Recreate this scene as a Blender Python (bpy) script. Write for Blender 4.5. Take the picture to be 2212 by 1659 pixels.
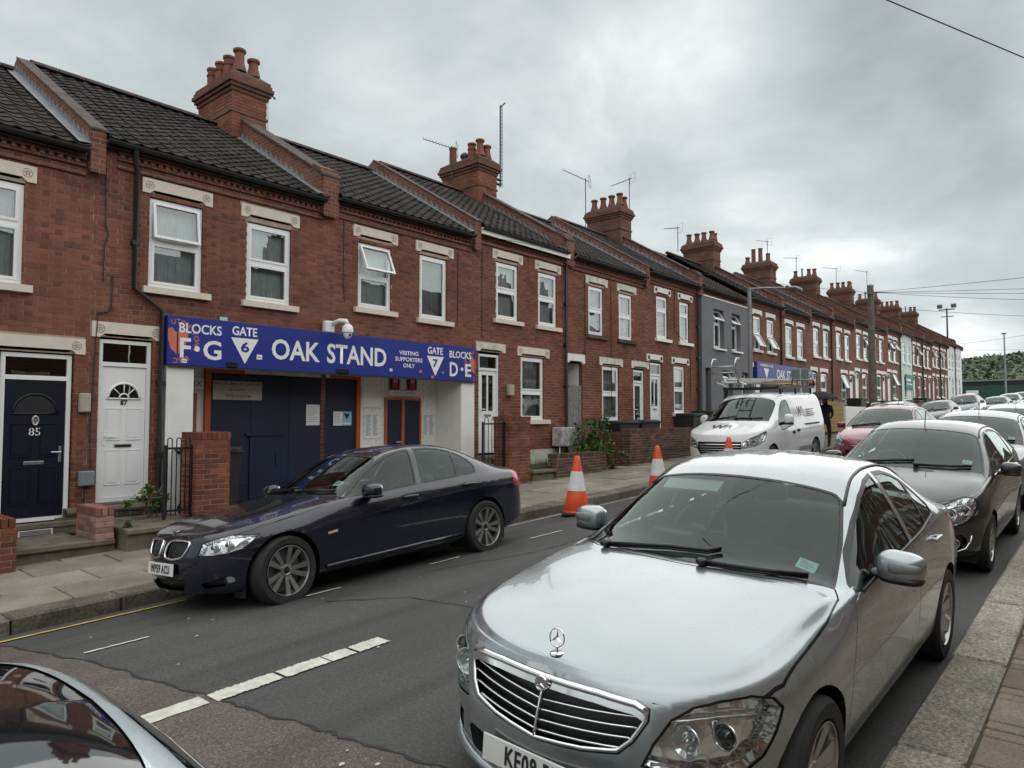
import bpy, bmesh, math, random
import numpy as np
from mathutils import Vector, Matrix
from mathutils.bvhtree import BVHTree
R = math.radians
for o in list(bpy.data.objects):
    bpy.data.objects.remove(o)
random.seed(7)
SC = bpy.context.scene
COL = SC.collection

# ------------------------------------------------------------------ camera
CAMH = 1.78                    # phone height above the road crown
cd = bpy.data.cameras.new('camera'); cam = bpy.data.objects.new('camera', cd); COL.objects.link(cam)
cd.sensor_width = 36.0; cd.lens = 36.0*1534.0/2212.0
cd.clip_start = 0.05; cd.clip_end = 4000
PITCH = R(2.743); PSI = R(40.55)
Fv = Vector((math.cos(PSI)*math.cos(PITCH), math.sin(PSI)*math.cos(PITCH), math.sin(PITCH)))
cam.location = (0, 0, CAMH)
cam.rotation_euler = Fv.to_track_quat('-Z', 'Y').to_euler()
SC.camera = cam

# ------------------------------------------------------------------ sky, sun, exposure
SUN_EL, SUN_AZ = R(52), R(-62)          # azimuth from +X towards +Y
world = bpy.data.worlds.new('World'); SC.world = world; world.use_nodes = True
nt = world.node_tree; nt.nodes.clear()
def N(t, ty, **kw):
    n = t.nodes.new(ty)
    for k, v in kw.items(): setattr(n, k, v)
    return n
out = N(nt, 'ShaderNodeOutputWorld'); bg = N(nt, 'ShaderNodeBackground')
bg.inputs['Strength'].default_value = 0.11
sky = N(nt, 'ShaderNodeTexSky', sky_type='NISHITA', sun_disc=False)
sky.sun_elevation = SUN_EL; sky.sun_rotation = math.pi/2 - SUN_AZ
tc = N(nt, 'ShaderNodeTexCoord'); sep = N(nt, 'ShaderNodeSeparateXYZ')
nt.links.new(tc.outputs['Generated'], sep.inputs[0])
def M(op, a, b=None, t=None, clamp=False):
    t = t or nt
    n = N(t, 'ShaderNodeMath', operation=op, use_clamp=clamp)
    for i, v in enumerate((a, b)):
        if v is None: continue
        if isinstance(v, (int, float)): n.inputs[i].default_value = v
        else: t.links.new(v, n.inputs[i])
    return n.outputs[0]
zz = M('ADD', M('MAXIMUM', sep.outputs[2], 0.0), 0.34)
px = M('DIVIDE', sep.outputs[0], zz); py = M('DIVIDE', sep.outputs[1], zz)
cmb = N(nt, 'ShaderNodeCombineXYZ'); nt.links.new(px, cmb.inputs[0]); nt.links.new(py, cmb.inputs[1])
def noise(t, vec, scale, detail=6, rough=0.55, dist=0.0, off=(0, 0, 0)):
    mp = N(t, 'ShaderNodeMapping'); mp.inputs['Location'].default_value = off
    t.links.new(vec, mp.inputs['Vector'])
    n = N(t, 'ShaderNodeTexNoise'); n.inputs['Scale'].default_value = scale
    n.inputs['Detail'].default_value = detail; n.inputs['Roughness'].default_value = rough
    n.inputs['Distortion'].default_value = dist
    t.links.new(mp.outputs[0], n.inputs['Vector'])
    return n.outputs[0]
def ramp(t, fac, stops, interp='LINEAR'):
    r = N(t, 'ShaderNodeValToRGB'); r.color_ramp.interpolation = interp
    cr = r.color_ramp
    while len(cr.elements) > 1: cr.elements.remove(cr.elements[-1])
    cr.elements[0].position = stops[0][0]
    c = stops[0][1]; cr.elements[0].color = (*c, 1) if len(c) == 3 else c
    for p, c in stops[1:]:
        e = cr.elements.new(p); e.color = (*c, 1) if len(c) == 3 else c
    t.links.new(fac, r.inputs[0])
    return r.outputs[0]
big = noise(nt, cmb.outputs[0], 0.8, 3, 0.5, 0.2, (3.1, 1.7, 0))
mid = noise(nt, cmb.outputs[0], 2.4, 10, 0.55, 0.25, (0.6, 2.4, 0))
def thin_spot(u, v, w):
    """a thinner, brighter place in the cloud deck, given by its direction"""
    Rt = Vector((math.sin(PSI), -math.cos(PSI), 0)); Up = Rt.cross(Fv); d = (Fv+Rt*((u-1106)/1534)+Up*((829.5-v)/1534)).normalized()
    dp = N(nt, 'ShaderNodeVectorMath', operation='DOT_PRODUCT'); nt.links.new(tc.outputs['Generated'], dp.inputs[0]); dp.inputs[1].default_value = d
    mr = N(nt, 'ShaderNodeMapRange', interpolation_type='SMOOTHSTEP'); nt.links.new(dp.outputs['Value'], mr.inputs[0]); mr.inputs[1].default_value = math.cos(R(w)); mr.inputs[2].default_value = 1.0
    return mr.outputs[0]
cl = M('ADD', M('MULTIPLY', big, 0.40), M('MULTIPLY', mid, 0.60))
for u, v, w, a in ((1500, 60, 11, .11), (1720, 400, 12, .09), (2080, 600, 8, .07), (1950, 150, 13, -.09), (2150, 420, 9, -.05)):
    cl = M('ADD', cl, M('MULTIPLY', thin_spot(u, v, w), a))
CLOUD_STOPS = [(0.33, (1.38, 1.50, 1.50)), (0.44, (1.85, 2.02, 2.01)), (0.53, (2.2, 2.38, 2.36)), (0.61, (2.75, 2.93, 2.88)), (0.72, (4.0, 4.15, 4.1))]
cloudcol = ramp(nt, cl, CLOUD_STOPS)
mix = N(nt, 'ShaderNodeMix', data_type='RGBA'); mix.inputs[0].default_value = 0.94
nt.links.new(sky.outputs[0], mix.inputs[6]); nt.links.new(cloudcol, mix.inputs[7])
nt.links.new(mix.outputs[2], bg.inputs['Color']); nt.links.new(bg.outputs[0], out.inputs[0])

sd = bpy.data.lights.new('sun', 'SUN'); sun = bpy.data.objects.new('sun', sd); COL.objects.link(sun)
sd.energy = 1.2; sd.angle = R(170); sd.color = (1.0, 0.97, 0.93)
sun.rotation_euler = Vector((-math.cos(SUN_EL)*math.cos(SUN_AZ), -math.cos(SUN_EL)*math.sin(SUN_AZ), -math.sin(SUN_EL))).to_track_quat('-Z', 'Y').to_euler()
sun.location = (0, -20, 40)
SC.view_settings.view_transform = 'Standard'; SC.view_settings.look = 'None'
SC.view_settings.exposure = 1.32; SC.view_settings.gamma = 1.0
SC.view_settings.use_curve_mapping = False
SC.cycles.max_bounces = 7; SC.cycles.transparent_max_bounces = 16
SC.cycles.use_adaptive_sampling = True
SC.cycles.use_denoising = True
SC.cycles.caustics_reflective = False; SC.cycles.caustics_refractive = False
SC.cycles.sample_clamp_indirect = 6

# ------------------------------------------------------------------ mesh helpers
def link(o, parent=None):
    COL.objects.link(o)
    if parent is not None: o.parent = parent
    return o
def tag(o, label=None, cat=None, group=None, kind=None):
    if label: o['label'] = label
    if cat: o['category'] = cat
    if group: o['group'] = group
    if kind: o['kind'] = kind
    return o
def thing(name, label, cat, loc=(0, 0, 0), group=None):
    o = bpy.data.objects.new(name, None); o.location = loc; o.empty_display_size = 0.2
    link(o); tag(o, label, cat, group); return o
class MB:
    def __init__(s): s.v = []; s.f = []; s.m = []
    def add(s, vs, fs, m=0):
        b = len(s.v); s.v += [tuple(p) for p in vs]
        for f in fs: s.f.append(tuple(i+b for i in f)); s.m.append(m)
        return s
    def quad(s, a, b, c, d, m=0): return s.add([a, b, c, d], [(0, 1, 2, 3)], m)
    def box(s, x0, x1, y0, y1, z0, z1, m=0, skip=()):
        v = [(x0, y0, z0), (x1, y0, z0), (x1, y1, z0), (x0, y1, z0), (x0, y0, z1), (x1, y0, z1), (x1, y1, z1), (x0, y1, z1)]
        F = {'-z': (0, 3, 2, 1), '+z': (4, 5, 6, 7), '-y': (0, 1, 5, 4), '+x': (1, 2, 6, 5), '+y': (2, 3, 7, 6), '-x': (3, 0, 4, 7)}
        return s.add(v, [F[k] for k in F if k not in skip], m)
    def cbox(s, x0, x1, y0, y1, z0, z1, c, m=0):
        # box with chamfered edges along every side
        pts = []; fs = []
        bm = bmesh.new(); r = bmesh.ops.create_cube(bm, size=1.0)
        for v in bm.verts:
            v.co = Vector(((x0+x1)/2+v.co.x*(x1-x0), (y0+y1)/2+v.co.y*(y1-y0), (z0+z1)/2+v.co.z*(z1-z0)))
        bmesh.ops.bevel(bm, geom=bm.edges[:], offset=c, segments=1, affect='EDGES', profile=0.5)
        bm.verts.index_update()
        s.add([v.co[:] for v in bm.verts], [[v.index for v in f.verts] for f in bm.faces], m); bm.free(); return s
    def obox(s, o, ax, ay, az, m=0):
        # box from corner o with three edge vectors (right-handed)
        o, ax, ay, az = map(Vector, (o, ax, ay, az))
        v = [o, o+ax, o+ax+ay, o+ay, o+az, o+ax+az, o+ax+ay+az, o+ay+az]
        return s.add(v, [(0, 3, 2, 1), (4, 5, 6, 7), (0, 1, 5, 4), (1, 2, 6, 5), (2, 3, 7, 6), (3, 0, 4, 7)], m)
    def prism(s, poly, fn, d0, d1, m=0, caps=True):
        n = len(poly); v = [fn(p[0], p[1], d0) for p in poly]+[fn(p[0], p[1], d1) for p in poly]
        fs = [(i, (i+1) % n, n+(i+1) % n, n+i) for i in range(n)]
        if caps: fs += [tuple(range(n-1, -1, -1)), tuple(range(n, 2*n))]
        return s.add(v, fs, m)
    def tube(s, pts, r, n=6, m=0, closed=False, cap=True, radii=None):
        P = [Vector(p) for p in pts]; L = len(P); vs = []
        up = None
        for i, p in enumerate(P):
            if closed: t = P[(i+1) % L]-P[i-1]
            else: t = P[min(i+1, L-1)]-P[max(i-1, 0)]
            if t.length < 1e-9: t = Vector((0, 0, 1))
            t.normalize()
            if up is None:
                a = Vector((0, 0, 1)) if abs(t.z) < .9 else Vector((1, 0, 0)); up = t.cross(a).normalized()
            else:
                up = (up-t*up.dot(t)); up = up.normalized() if up.length > 1e-6 else t.orthogonal().normalized()
            b = t.cross(up); rr = radii[i] if radii else r
            for k in range(n):
                a = 2*math.pi*k/n; vs.append(p+(up*math.cos(a)+b*math.sin(a))*rr)
        fs = []
        for i in range(L if closed else L-1):
            for k in range(n):
                j = (i+1) % L
                fs.append((i*n+k, i*n+(k+1) % n, j*n+(k+1) % n, j*n+k))
        if cap and not closed: fs += [tuple(range(n-1, -1, -1)), tuple(range((L-1)*n, L*n))]
        return s.add(vs, fs, m)
    def lathe(s, prof, o=(0, 0, 0), n=16, axis='z', m=0, closed=False, caps=True):
        vs = []
        for r, z in prof:
            for k in range(n):
                a = 2*math.pi*k/n; c, d = r*math.cos(a), r*math.sin(a)
                p = (c, d, z) if axis == 'z' else ((z, c, d) if axis == 'x' else (d, z, c))
                vs.append((p[0]+o[0], p[1]+o[1], p[2]+o[2]))
        fs = []; L = len(prof)
        for i in range(L if closed else L-1):
            j = (i+1) % L
            for k in range(n): fs.append((i*n+k, i*n+(k+1) % n, j*n+(k+1) % n, j*n+k))
        if not closed and caps:
            if prof[0][0] > 1e-6: fs.append(tuple(range(n-1, -1, -1)))
            if prof[-1][0] > 1e-6: fs.append(tuple(range((L-1)*n, L*n)))
        return s.add(vs, fs, m)
    def blob(s, c, r, e=2.6, nu=20, nv=12, m=0, fn=None):
        # superellipsoid
        vs = []
        sg = lambda a: math.copysign(abs(a)**(2/e), a)
        for j in range(nv+1):
            v = -math.pi/2+math.pi*j/nv
            for i in range(nu):
                u = 2*math.pi*i/nu
                p = Vector((sg(math.cos(v))*sg(math.cos(u)), sg(math.cos(v))*sg(math.sin(u)), sg(math.sin(v))))
                if fn: p = fn(p)
                vs.append((c[0]+p[0]*r[0], c[1]+p[1]*r[1], c[2]+p[2]*r[2]))
        fs = []
        for j in range(nv):
            for i in range(nu): fs.append((j*nu+i, j*nu+(i+1) % nu, (j+1)*nu+(i+1) % nu, (j+1)*nu+i))
        return s.add(vs, fs, m)
    def mesh(s, name, mats, smooth=False, off=None, angle=None):
        me = bpy.data.meshes.new(name)
        v = s.v if off is None else [(p[0]-off[0], p[1]-off[1], p[2]-off[2]) for p in s.v]
        me.from_pydata(v, [], s.f)
        if not isinstance(mats, (list, tuple)): mats = [mats]
        for m in mats: me.materials.append(m)
        if len(mats) > 1: me.polygons.foreach_set('material_index', s.m)
        if smooth:
            me.polygons.foreach_set('use_smooth', [True]*len(me.polygons))
            if angle:
                try: me.set_sharp_from_angle(angle=R(angle))
                except Exception: pass
        me.update(); return me
    def build(s, name, mats, parent=None, smooth=False, angle=None, local=False):
        """parent given and local False: vertices are world coordinates, parent chain is a translated Empty"""
        off = None
        if parent is None and s.v:
            a = np.array(s.v); lo, hi = a.min(0), a.max(0)
            off = (float((lo[0]+hi[0])/2), float((lo[1]+hi[1])/2), float(lo[2]))
        o = bpy.data.objects.new(name, s.mesh(name, mats, smooth, off, angle))
        link(o, parent)
        if off: o.location = off
        elif parent is not None and not local: unparent_offset(o, parent)
        return o
def unparent_offset(o, parent):
    if parent.type == 'EMPTY' and parent.parent is None:
        o.matrix_parent_inverse = Matrix.Translation(-parent.location)
    elif parent.type != 'EMPTY' and parent.parent is None:
        o.matrix_parent_inverse = Matrix.Translation(-parent.location)
def dup(root, loc=None, rot=None, label=None, group=None):
    def cp(o, par):
        c = o.copy(); COL.objects.link(c)
        if par is not None: c.parent = par
        for ch in o.children: cp(ch, c)
        return c
    r = cp(root, None)
    if loc is not None: r.location = loc
    if rot is not None: r.rotation_euler = rot
    if label: r['label'] = label
    if group: r['group'] = group
    return r
def text_mesh(s, size, bold=0.0, depth=0.002, align='CENTER', xs=1.0, sp=1.0):
    cu = bpy.data.curves.new('t', 'FONT'); cu.body = s; cu.size = size; cu.align_x = align; cu.align_y = 'CENTER'
    cu.offset = bold; cu.extrude = depth; cu.space_character = sp; cu.resolution_u = 3
    o = bpy.data.objects.new('t', cu); COL.objects.link(o)
    dg = bpy.context.evaluated_depsgraph_get()
    me = bpy.data.meshes.new_from_object(o.evaluated_get(dg))
    bpy.data.objects.remove(o); bpy.data.curves.remove(cu)
    if xs != 1.0:
        for v in me.vertices: v.co.x *= xs
    return me
def text(s, size, mtx, mat_, parent, bold=0.0, depth=0.002, align='CENTER', xs=1.0, sp=1.0, name='lettering', local=False):
    me = text_mesh(s, size, bold, depth, align, xs, sp); me.transform(mtx)
    me.materials.clear(); me.materials.append(mat_); me.name = name
    for p in me.polygons: p.material_index = 0
    o = bpy.data.objects.new(name, me); link(o, parent)
    if parent is not None and not local: unparent_offset(o, parent)
    return o
def facing_street(x, y, z, ry=0.0):
    # text plane standing upright, read from -Y: right = +X, up = +Z
    return Matrix.Translation((x, y, z)) @ Matrix.Rotation(R(90), 4, 'X')
def lerp(a, b, t): return a+(b-a)*t

# ------------------------------------------------------------------ terrain shape
S = 0.033; YK = 7.75; YR = 0.92; DF = 11.2
def camber(Y): return -0.024*max(0, Y-4.4)**2-0.009*max(0, 4.4-Y)**2
def slope(X):
    if X < 95: return S*X
    return S*95+S*25*(1-math.exp(-(X-95)/25))
def road(X, Y): return slope(X)+camber(min(max(Y, YR), YK))
def pav(X, Y): return slope(X)+camber(YK)+.15+.022*(Y-YK)
def pavr(X, Y): return slope(X)+camber(YR)+.12
def gz(X, Y): return pav(X, Y) if Y > YK else pavr(X, Y) if Y < YR else road(X, Y)

# ------------------------------------------------------------------ materials
MATS = {}
def newmat(name):
    m = bpy.data.materials.new(name); m.use_nodes = True; t = m.node_tree
    b = t.nodes['Principled BSDF']; return m, t, b
def setp(b, **kw):
    for k, v in kw.items():
        i = b.inputs[k]
        if isinstance(v, (tuple, list)) and len(v) == 3 and i.type == 'RGBA': v = (*v, 1)
        i.default_value = v
def plain(name, col, rough=0.6, metal=0.0, var=0.12, scale=6.0, bump=0.0, bscale=60.0, coat=0.0, spec=0.5):
    if name in MATS: return MATS[name]
    m, t, b = newmat(name)
    setp(b, **{'Roughness': rough, 'Metallic': metal, 'Coat Weight': coat, 'Specular IOR Level': spec})
    if coat: b.inputs['Coat Roughness'].default_value = 0.04
    tcn = N(t, 'ShaderNodeTexCoord'); vec = tcn.outputs['Object']
    n = noise(t, vec, scale, 5, 0.6)
    lo = tuple(c*(1-var) for c in col); hi = tuple(min(1, c*(1+var)) for c in col)
    c = ramp(t, n, [(0.3, lo), (0.7, hi)]); t.links.new(c, b.inputs['Base Color'])
    if bump:
        n2 = noise(t, vec, bscale, 4, 0.6); bp = N(t, 'ShaderNodeBump'); bp.inputs['Strength'].default_value = bump
        bp.inputs['Distance'].default_value = 0.01
        t.links.new(n2, bp.inputs['Height']); t.links.new(bp.outputs[0], b.inputs['Normal'])
    MATS[name] = m; return m
def rnd_value(t):
    oi = N(t, 'ShaderNodeObjectInfo'); ge = N(t, 'ShaderNodeNewGeometry')
    return M('FRACT', M('ADD', oi.outputs['Random'], ge.outputs['Random Per Island'], t), None, t), ge
def pieces(name, stops, rough=0.85, nscale=2.0, namt=0.35, bump=0.5, bscale=90.0, speck=0.0, spec=0.3):
    """separate pieces: each with its own tone (per object / per island), weathered by a world-space noise"""
    if name in MATS: return MATS[name]
    m, t, b = newmat(name); setp(b, Roughness=rough, **{'Specular IOR Level': spec})
    r, ge = rnd_value(t)
    c = ramp(t, r, stops)
    pos = ge.outputs['Position']
    n = noise(t, pos, nscale, 6, 0.62)
    dirt = ramp(t, n, [(0.32, (1-namt,)*3), (0.68, (1+namt*0.35,)*3)])
    mx = N(t, 'ShaderNodeMix', data_type='RGBA', blend_type='MULTIPLY'); mx.inputs[0].default_value = 1.0
    t.links.new(c, mx.inputs[6]); t.links.new(dirt, mx.inputs[7]); col = mx.outputs[2]
    n2 = noise(t, pos, bscale, 4, 0.7)
    if speck:
        sp = ramp(t, n2, [(0.35, (1-speck,)*3), (0.65, (1+speck,)*3)])
        m2 = N(t, 'ShaderNodeMix', data_type='RGBA', blend_type='MULTIPLY'); m2.inputs[0].default_value = 1.0
        t.links.new(col, m2.inputs[6]); t.links.new(sp, m2.inputs[7]); col = m2.outputs[2]
    t.links.new(col, b.inputs['Base Color'])
    bp = N(t, 'ShaderNodeBump'); bp.inputs['Strength'].default_value = bump; bp.inputs['Distance'].default_value = 0.004
    t.links.new(n2, bp.inputs['Height']); t.links.new(bp.outputs[0], b.inputs['Normal'])
    MATS[name] = m; return m
BRK = [(0.0, (.185, .072, .048)), (0.2, (.235, .090, .058)), (0.45, (.275, .106, .067)), (0.65, (.25, .095, .060)), (0.85, (.30, .118, .075)), (0.94, (.20, .080, .056)), (1.0, (.145, .066, .052))]
m_brick = pieces('brick', [(p, tuple(c*.86 for c in q)) for p, q in BRK], 0.88, 1.3, 0.32, 0.6, 70)
m_brick_h = pieces('brick_header', [(p, (q[0]*.74, q[1]*.74, q[2]*.78)) for p, q in BRK], 0.88, 1.3, 0.32, 0.6, 70)
m_brick_pier = pieces('brick_pier', [(0, (.16, .052, .036)), (.4, (.23, .075, .046)), (.8, (.28, .10, .06)), (1, (.14, .06, .045))], 0.88, 2.2, 0.5, 0.6, 70)
m_brick_old = pieces('brick_sooty', [(0, (.075, .05, .042)), (.4, (.13, .075, .058)), (.8, (.18, .10, .075)), (1, (.075, .06, .052))], 0.9, 2.6, 0.5, 0.7, 60)
m_brick_new = pieces('brick_new', [(0, (.24, .10, .075)), (.5, (.36, .20, .16)), (1, (.44, .27, .22))], 0.85, 3, 0.35, 0.5, 60)
m_mortar = plain('mortar', (.36, .275, .215), 0.95, 0, .3, 5, 0.4, 120)
m_tile = pieces('roof_tile', [(0, (.016, .014, .012)), (.3, (.024, .021, .018)), (.7, (.032, .027, .023)), (1, (.044, .036, .030))], 0.9, 0.9, 0.5, 0.6, 40, 0.25)
m_slab = pieces('paving_slab', [(0, (.21, .19, .152)), (.5, (.26, .232, .186)), (1, (.30, .268, .215))], 0.8, 1.6, 0.35, 0.5, 55, 0.18)
m_granite = pieces('granite', [(0, (.24, .222, .182)), (.5, (.31, .288, .24)), (1, (.37, .345, .29))], 0.75, 5.0, 0.35, 0.9, 48, 0.55)
m_kerb = pieces('kerb_stone', [(0, (.135, .12, .096)), (.5, (.18, .16, .127)), (1, (.22, .195, .155))], 0.85, 2.5, 0.5, 0.9, 38, 0.4)
m_paver = pieces('paver', [(0, (.16, .125, .097)), (.35, (.215, .175, .132)), (.7, (.25, .21, .16)), (1, (.19, .155, .13))], 0.85, 2.2, 0.35, 0.6, 60, 0.25)
m_white = plain('white_paint', (.78, .78, .76), 0.45, 0, .05, 4)
m_upvc = plain('upvc', (.80, .81, .81), 0.3, 0, .02, 3)
m_upvc_dirty = plain('upvc_old', (.70, .70, .68), 0.4, 0, .08, 3)
m_lintel = plain('cream_stone', (.66, .60, .50), 0.7, 0, .06, 8, .15, 60)
m_lintel_old = plain('flaking_stone', (.60, .57, .49), 0.8, 0, .28, 9, .3, 60)
m_lintel_white = plain('white_stone', (.76, .75, .72), 0.65, 0, .06, 8)
m_carve = plain('carving', (.34, .30, .25), 0.8, 0, .2, 30)
m_carve_dark = plain('carving_dark', (.03, .03, .04), 0.7, 0, .2, 30)
m_black = plain('black_plastic', (.016, .017, .019), 0.42, 0, .2, 5)
m_iron = plain('black_iron', (.012, .013, .015), 0.5, 0, .3, 12)
m_lead = plain('lead', (.20, .215, .23), 0.55, 0.2, .3, 14, .3, 40)
m_navy = plain('navy_door', (.004, .007, .019), 0.32, 0, .12, 4)
m_navyboard = plain('navy_board', (.0045, .011, .036), 0.5, 0, .25, 3, .1, 30)
m_blue = plain('sign_blue', (.012, .028, .235), 0.38, 0, .08, 1.2)
m_signwhite = plain('sign_white', (.82, .82, .82), 0.45, 0, .03, 2)
m_orange = plain('orange_paint', (.42, .085, .02), 0.5, 0, .15, 4)
m_crest = plain('crest_orange', (.55, .16, .10), 0.5, 0, .1, 4)
m_render = plain('grey_render', (.155, .158, .172), 0.9, 0, .06, 1.2, .15, 80)
m_stucco = plain('white_render', (.68, .70, .69), 0.85, 0, .08, 1.5, .15, 80)
m_stone = plain('step_stone', (.145, .125, .092), 0.85, 0, .4, 5, .6, 35)
m_plinth = plain('plinth', (.56, .53, .47), 0.85, 0, .2, 4, .2, 50)
m_dark = plain('dark_room', (.012, .012, .013), 0.9, 0, .2, 4)
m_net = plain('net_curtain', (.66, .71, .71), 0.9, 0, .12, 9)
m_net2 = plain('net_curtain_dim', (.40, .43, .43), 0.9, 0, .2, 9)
m_steel = plain('steel', (.45, .46, .47), 0.32, 1.0, .1, 8)
m_alu = plain('aluminium', (.55, .56, .56), 0.38, 1.0, .15, 10)
m_chrome = plain('chrome', (.80, .81, .82), 0.07, 1.0, .02, 3)
m_pot = plain('terracotta', (.175, .066, .045), 0.85, 0, .35, 6, .3, 50)
m_coping = plain('coping', (.070, .052, .045), 0.9, 0, .4, 5, .5, 30)
m_wood_grey = plain('weathered_wood', (.20, .19, .17), 0.85, 0, .35, 9, .4, 40)
m_wood_gold = plain('golden_wood', (.30, .19, .055), 0.75, 0, .3, 8)
m_pole = plain('pole_wood', (.13, .115, .09), 0.85, 0, .35, 5, .4, 30)
m_galv = plain('galvanised', (.24, .25, .26), 0.5, 0.6, .2, 6)
m_binbody = plain('bin_black', (.017, .02, .02), 0.5, 0, .2, 5)
m_binlid = plain('bin_green', (.012, .03, .024), 0.5, 0, .2, 5)
m_cone = plain('cone_orange', (.78, .095, .025), 0.45, 0, .08, 8)
m_conewhite = plain('cone_sleeve', (.70, .70, .70), 0.35, 0, .12, 14)
m_rubber = plain('rubber', (.018, .018, .018), 0.75, 0, .25, 20)
m_green = plain('hoarding_green', (.012, .06, .04), 0.6, 0, .15, 3)
m_teal = plain('board_teal', (.02, .17, .16), 0.5, 0, .15, 3)
m_cloth = plain('black_cloth', (.008, .008, .010), 0.85, 0, .3, 15)
m_skin = plain('skin', (.36, .20, .14), 0.55, 0, .1, 12)
m_paper = plain('paper', (.72, .74, .74), 0.7, 0, .05, 6)
m_permit = plain('permit', (.52, .72, .74), 0.6, 0, .05, 6)
m_ink = plain('ink', (.02, .02, .025), 0.7, 0, .1, 6)
m_greyink = plain('grey_ink', (.22, .23, .25), 0.7, 0, .1, 6)
m_red = plain('red_plate', (.45, .02, .02), 0.5, 0, .1, 6)
m_yellow = plain('yellow_line', (.50, .37, .09), 0.8, 0, .25, 12)
m_linewhite = plain('line_white', (.56, .55, .48), 0.8, 0, .2, 14, .4, 90)
m_leaf = pieces('leaf', [(0, (.035, .075, .012)), (.5, (.07, .14, .025)), (1, (.13, .22, .05))], 0.6, 3, 0.2, 0.1, 30)
m_leafhaze = pieces('leaf_haze', [(0, (.095, .125, .075)), (.5, (.125, .155, .095)), (1, (.155, .185, .115))], 0.8, .05, 0.3, 0.1, 3)  # paler, greyer greens: distance haze put into the leaf colour
m_grass = pieces('grass', [(0, (.05, .075, .02)), (1, (.12, .14, .05))], 0.8, 3, 0.2, 0.1, 30)

def glassmat(name, tint=(.9, .95, .95), refl=0.10, boost=1.0, rough=0.0):
    if name in MATS: return MATS[name]
    m = bpy.data.materials.new(name); m.use_nodes = True; t = m.node_tree; t.nodes.clear()
    o = N(t, 'ShaderNodeOutputMaterial'); mx = N(t, 'ShaderNodeMixShader')
    tr = N(t, 'ShaderNodeBsdfTransparent'); tr.inputs[0].default_value = (*tint, 1)
    gl = N(t, 'ShaderNodeBsdfGlossy'); gl.inputs['Roughness'].default_value = rough; gl.inputs[0].default_value = (.90, 1, .98, 1)
    fr = N(t, 'ShaderNodeFresnel'); fr.inputs['IOR'].default_value = 1.52
    f = M('ADD', M('MULTIPLY', fr.outputs[0], boost, t), refl, t, True)
    tcn = N(t, 'ShaderNodeTexCoord'); nn = noise(t, tcn.outputs['Object'], 2.2, 2, 0.5)
    bp = N(t, 'ShaderNodeBump'); bp.inputs['Strength'].default_value = 0.05; bp.inputs['Distance'].default_value = 0.02
    t.links.new(nn, bp.inputs['Height']); t.links.new(bp.outputs[0], gl.inputs['Normal'])
    t.links.new(f, mx.inputs[0]); t.links.new(tr.outputs[0], mx.inputs[1]); t.links.new(gl.outputs[0], mx.inputs[2])
    t.links.new(mx.outputs[0], o.inputs[0]); MATS[name] = m; return m
g_window = glassmat('window_glass', (.90, .95, .95), 0.12, 1.2)
g_dark = glassmat('dark_glass', (.10, .11, .12), 0.06, 1.0)
g_car = glassmat('car_glass', (.70, .84, .80), 0.0, 1.05)
g_lens = glassmat('lamp_lens', (.96, .98, .98), 0.02, .8)

def brickwall(name, c1, c2, mort, scale=1.0, bump=.5):
    """running-bond brickwork for walls too far off to show single bricks"""
    if name in MATS: return MATS[name]
    m, t, b = newmat(name); setp(b, Roughness=0.9, **{'Specular IOR Level': .25})
    ge = N(t, 'ShaderNodeNewGeometry'); sp = N(t, 'ShaderNodeSeparateXYZ'); t.links.new(ge.outputs['Position'], sp.inputs[0])
    cb = N(t, 'ShaderNodeCombineXYZ'); t.links.new(M('ADD', sp.outputs[0], sp.outputs[1], t), cb.inputs[0]); t.links.new(sp.outputs[2], cb.inputs[1])
    br = N(t, 'ShaderNodeTexBrick'); t.links.new(cb.outputs[0], br.inputs['Vector'])
    br.inputs['Color1'].default_value = (*c1, 1); br.inputs['Color2'].default_value = (*c2, 1); br.inputs['Mortar'].default_value = (*mort, 1)
    br.inputs['Scale'].default_value = 1.0; br.inputs['Mortar Size'].default_value = .006; br.inputs['Mortar Smooth'].default_value = .3
    br.inputs['Brick Width'].default_value = .18*scale; br.inputs['Row Height'].default_value = .0735*scale; br.inputs['Bias'].default_value = -.1
    n = noise(t, ge.outputs['Position'], 1.4, 6, .6); d = ramp(t, n, [(.3, (.72,)*3), (.7, (1.10,)*3)])
    mx = N(t, 'ShaderNodeMix', data_type='RGBA', blend_type='MULTIPLY'); mx.inputs[0].default_value = 1
    t.links.new(br.outputs[0], mx.inputs[6]); t.links.new(d, mx.inputs[7]); t.links.new(mx.outputs[2], b.inputs['Base Color'])
    bp = N(t, 'ShaderNodeBump'); bp.inputs['Strength'].default_value = bump; bp.inputs['Distance'].default_value = -.006
    t.links.new(br.outputs['Fac'], bp.inputs['Height']); t.links.new(bp.outputs[0], b.inputs['Normal'])
    MATS[name] = m; return m
m_bw = brickwall('brickwork', (.215, .088, .060), (.135, .057, .042), (.27, .20, .15))
m_bw_stack = brickwall('brickwork_stack', (.175, .075, .053), (.10, .05, .04), (.17, .12, .095))
m_bw_b = brickwall('brickwork_brown', (.19, .075, .050), (.12, .05, .037), (.15, .10, .08))

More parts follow.
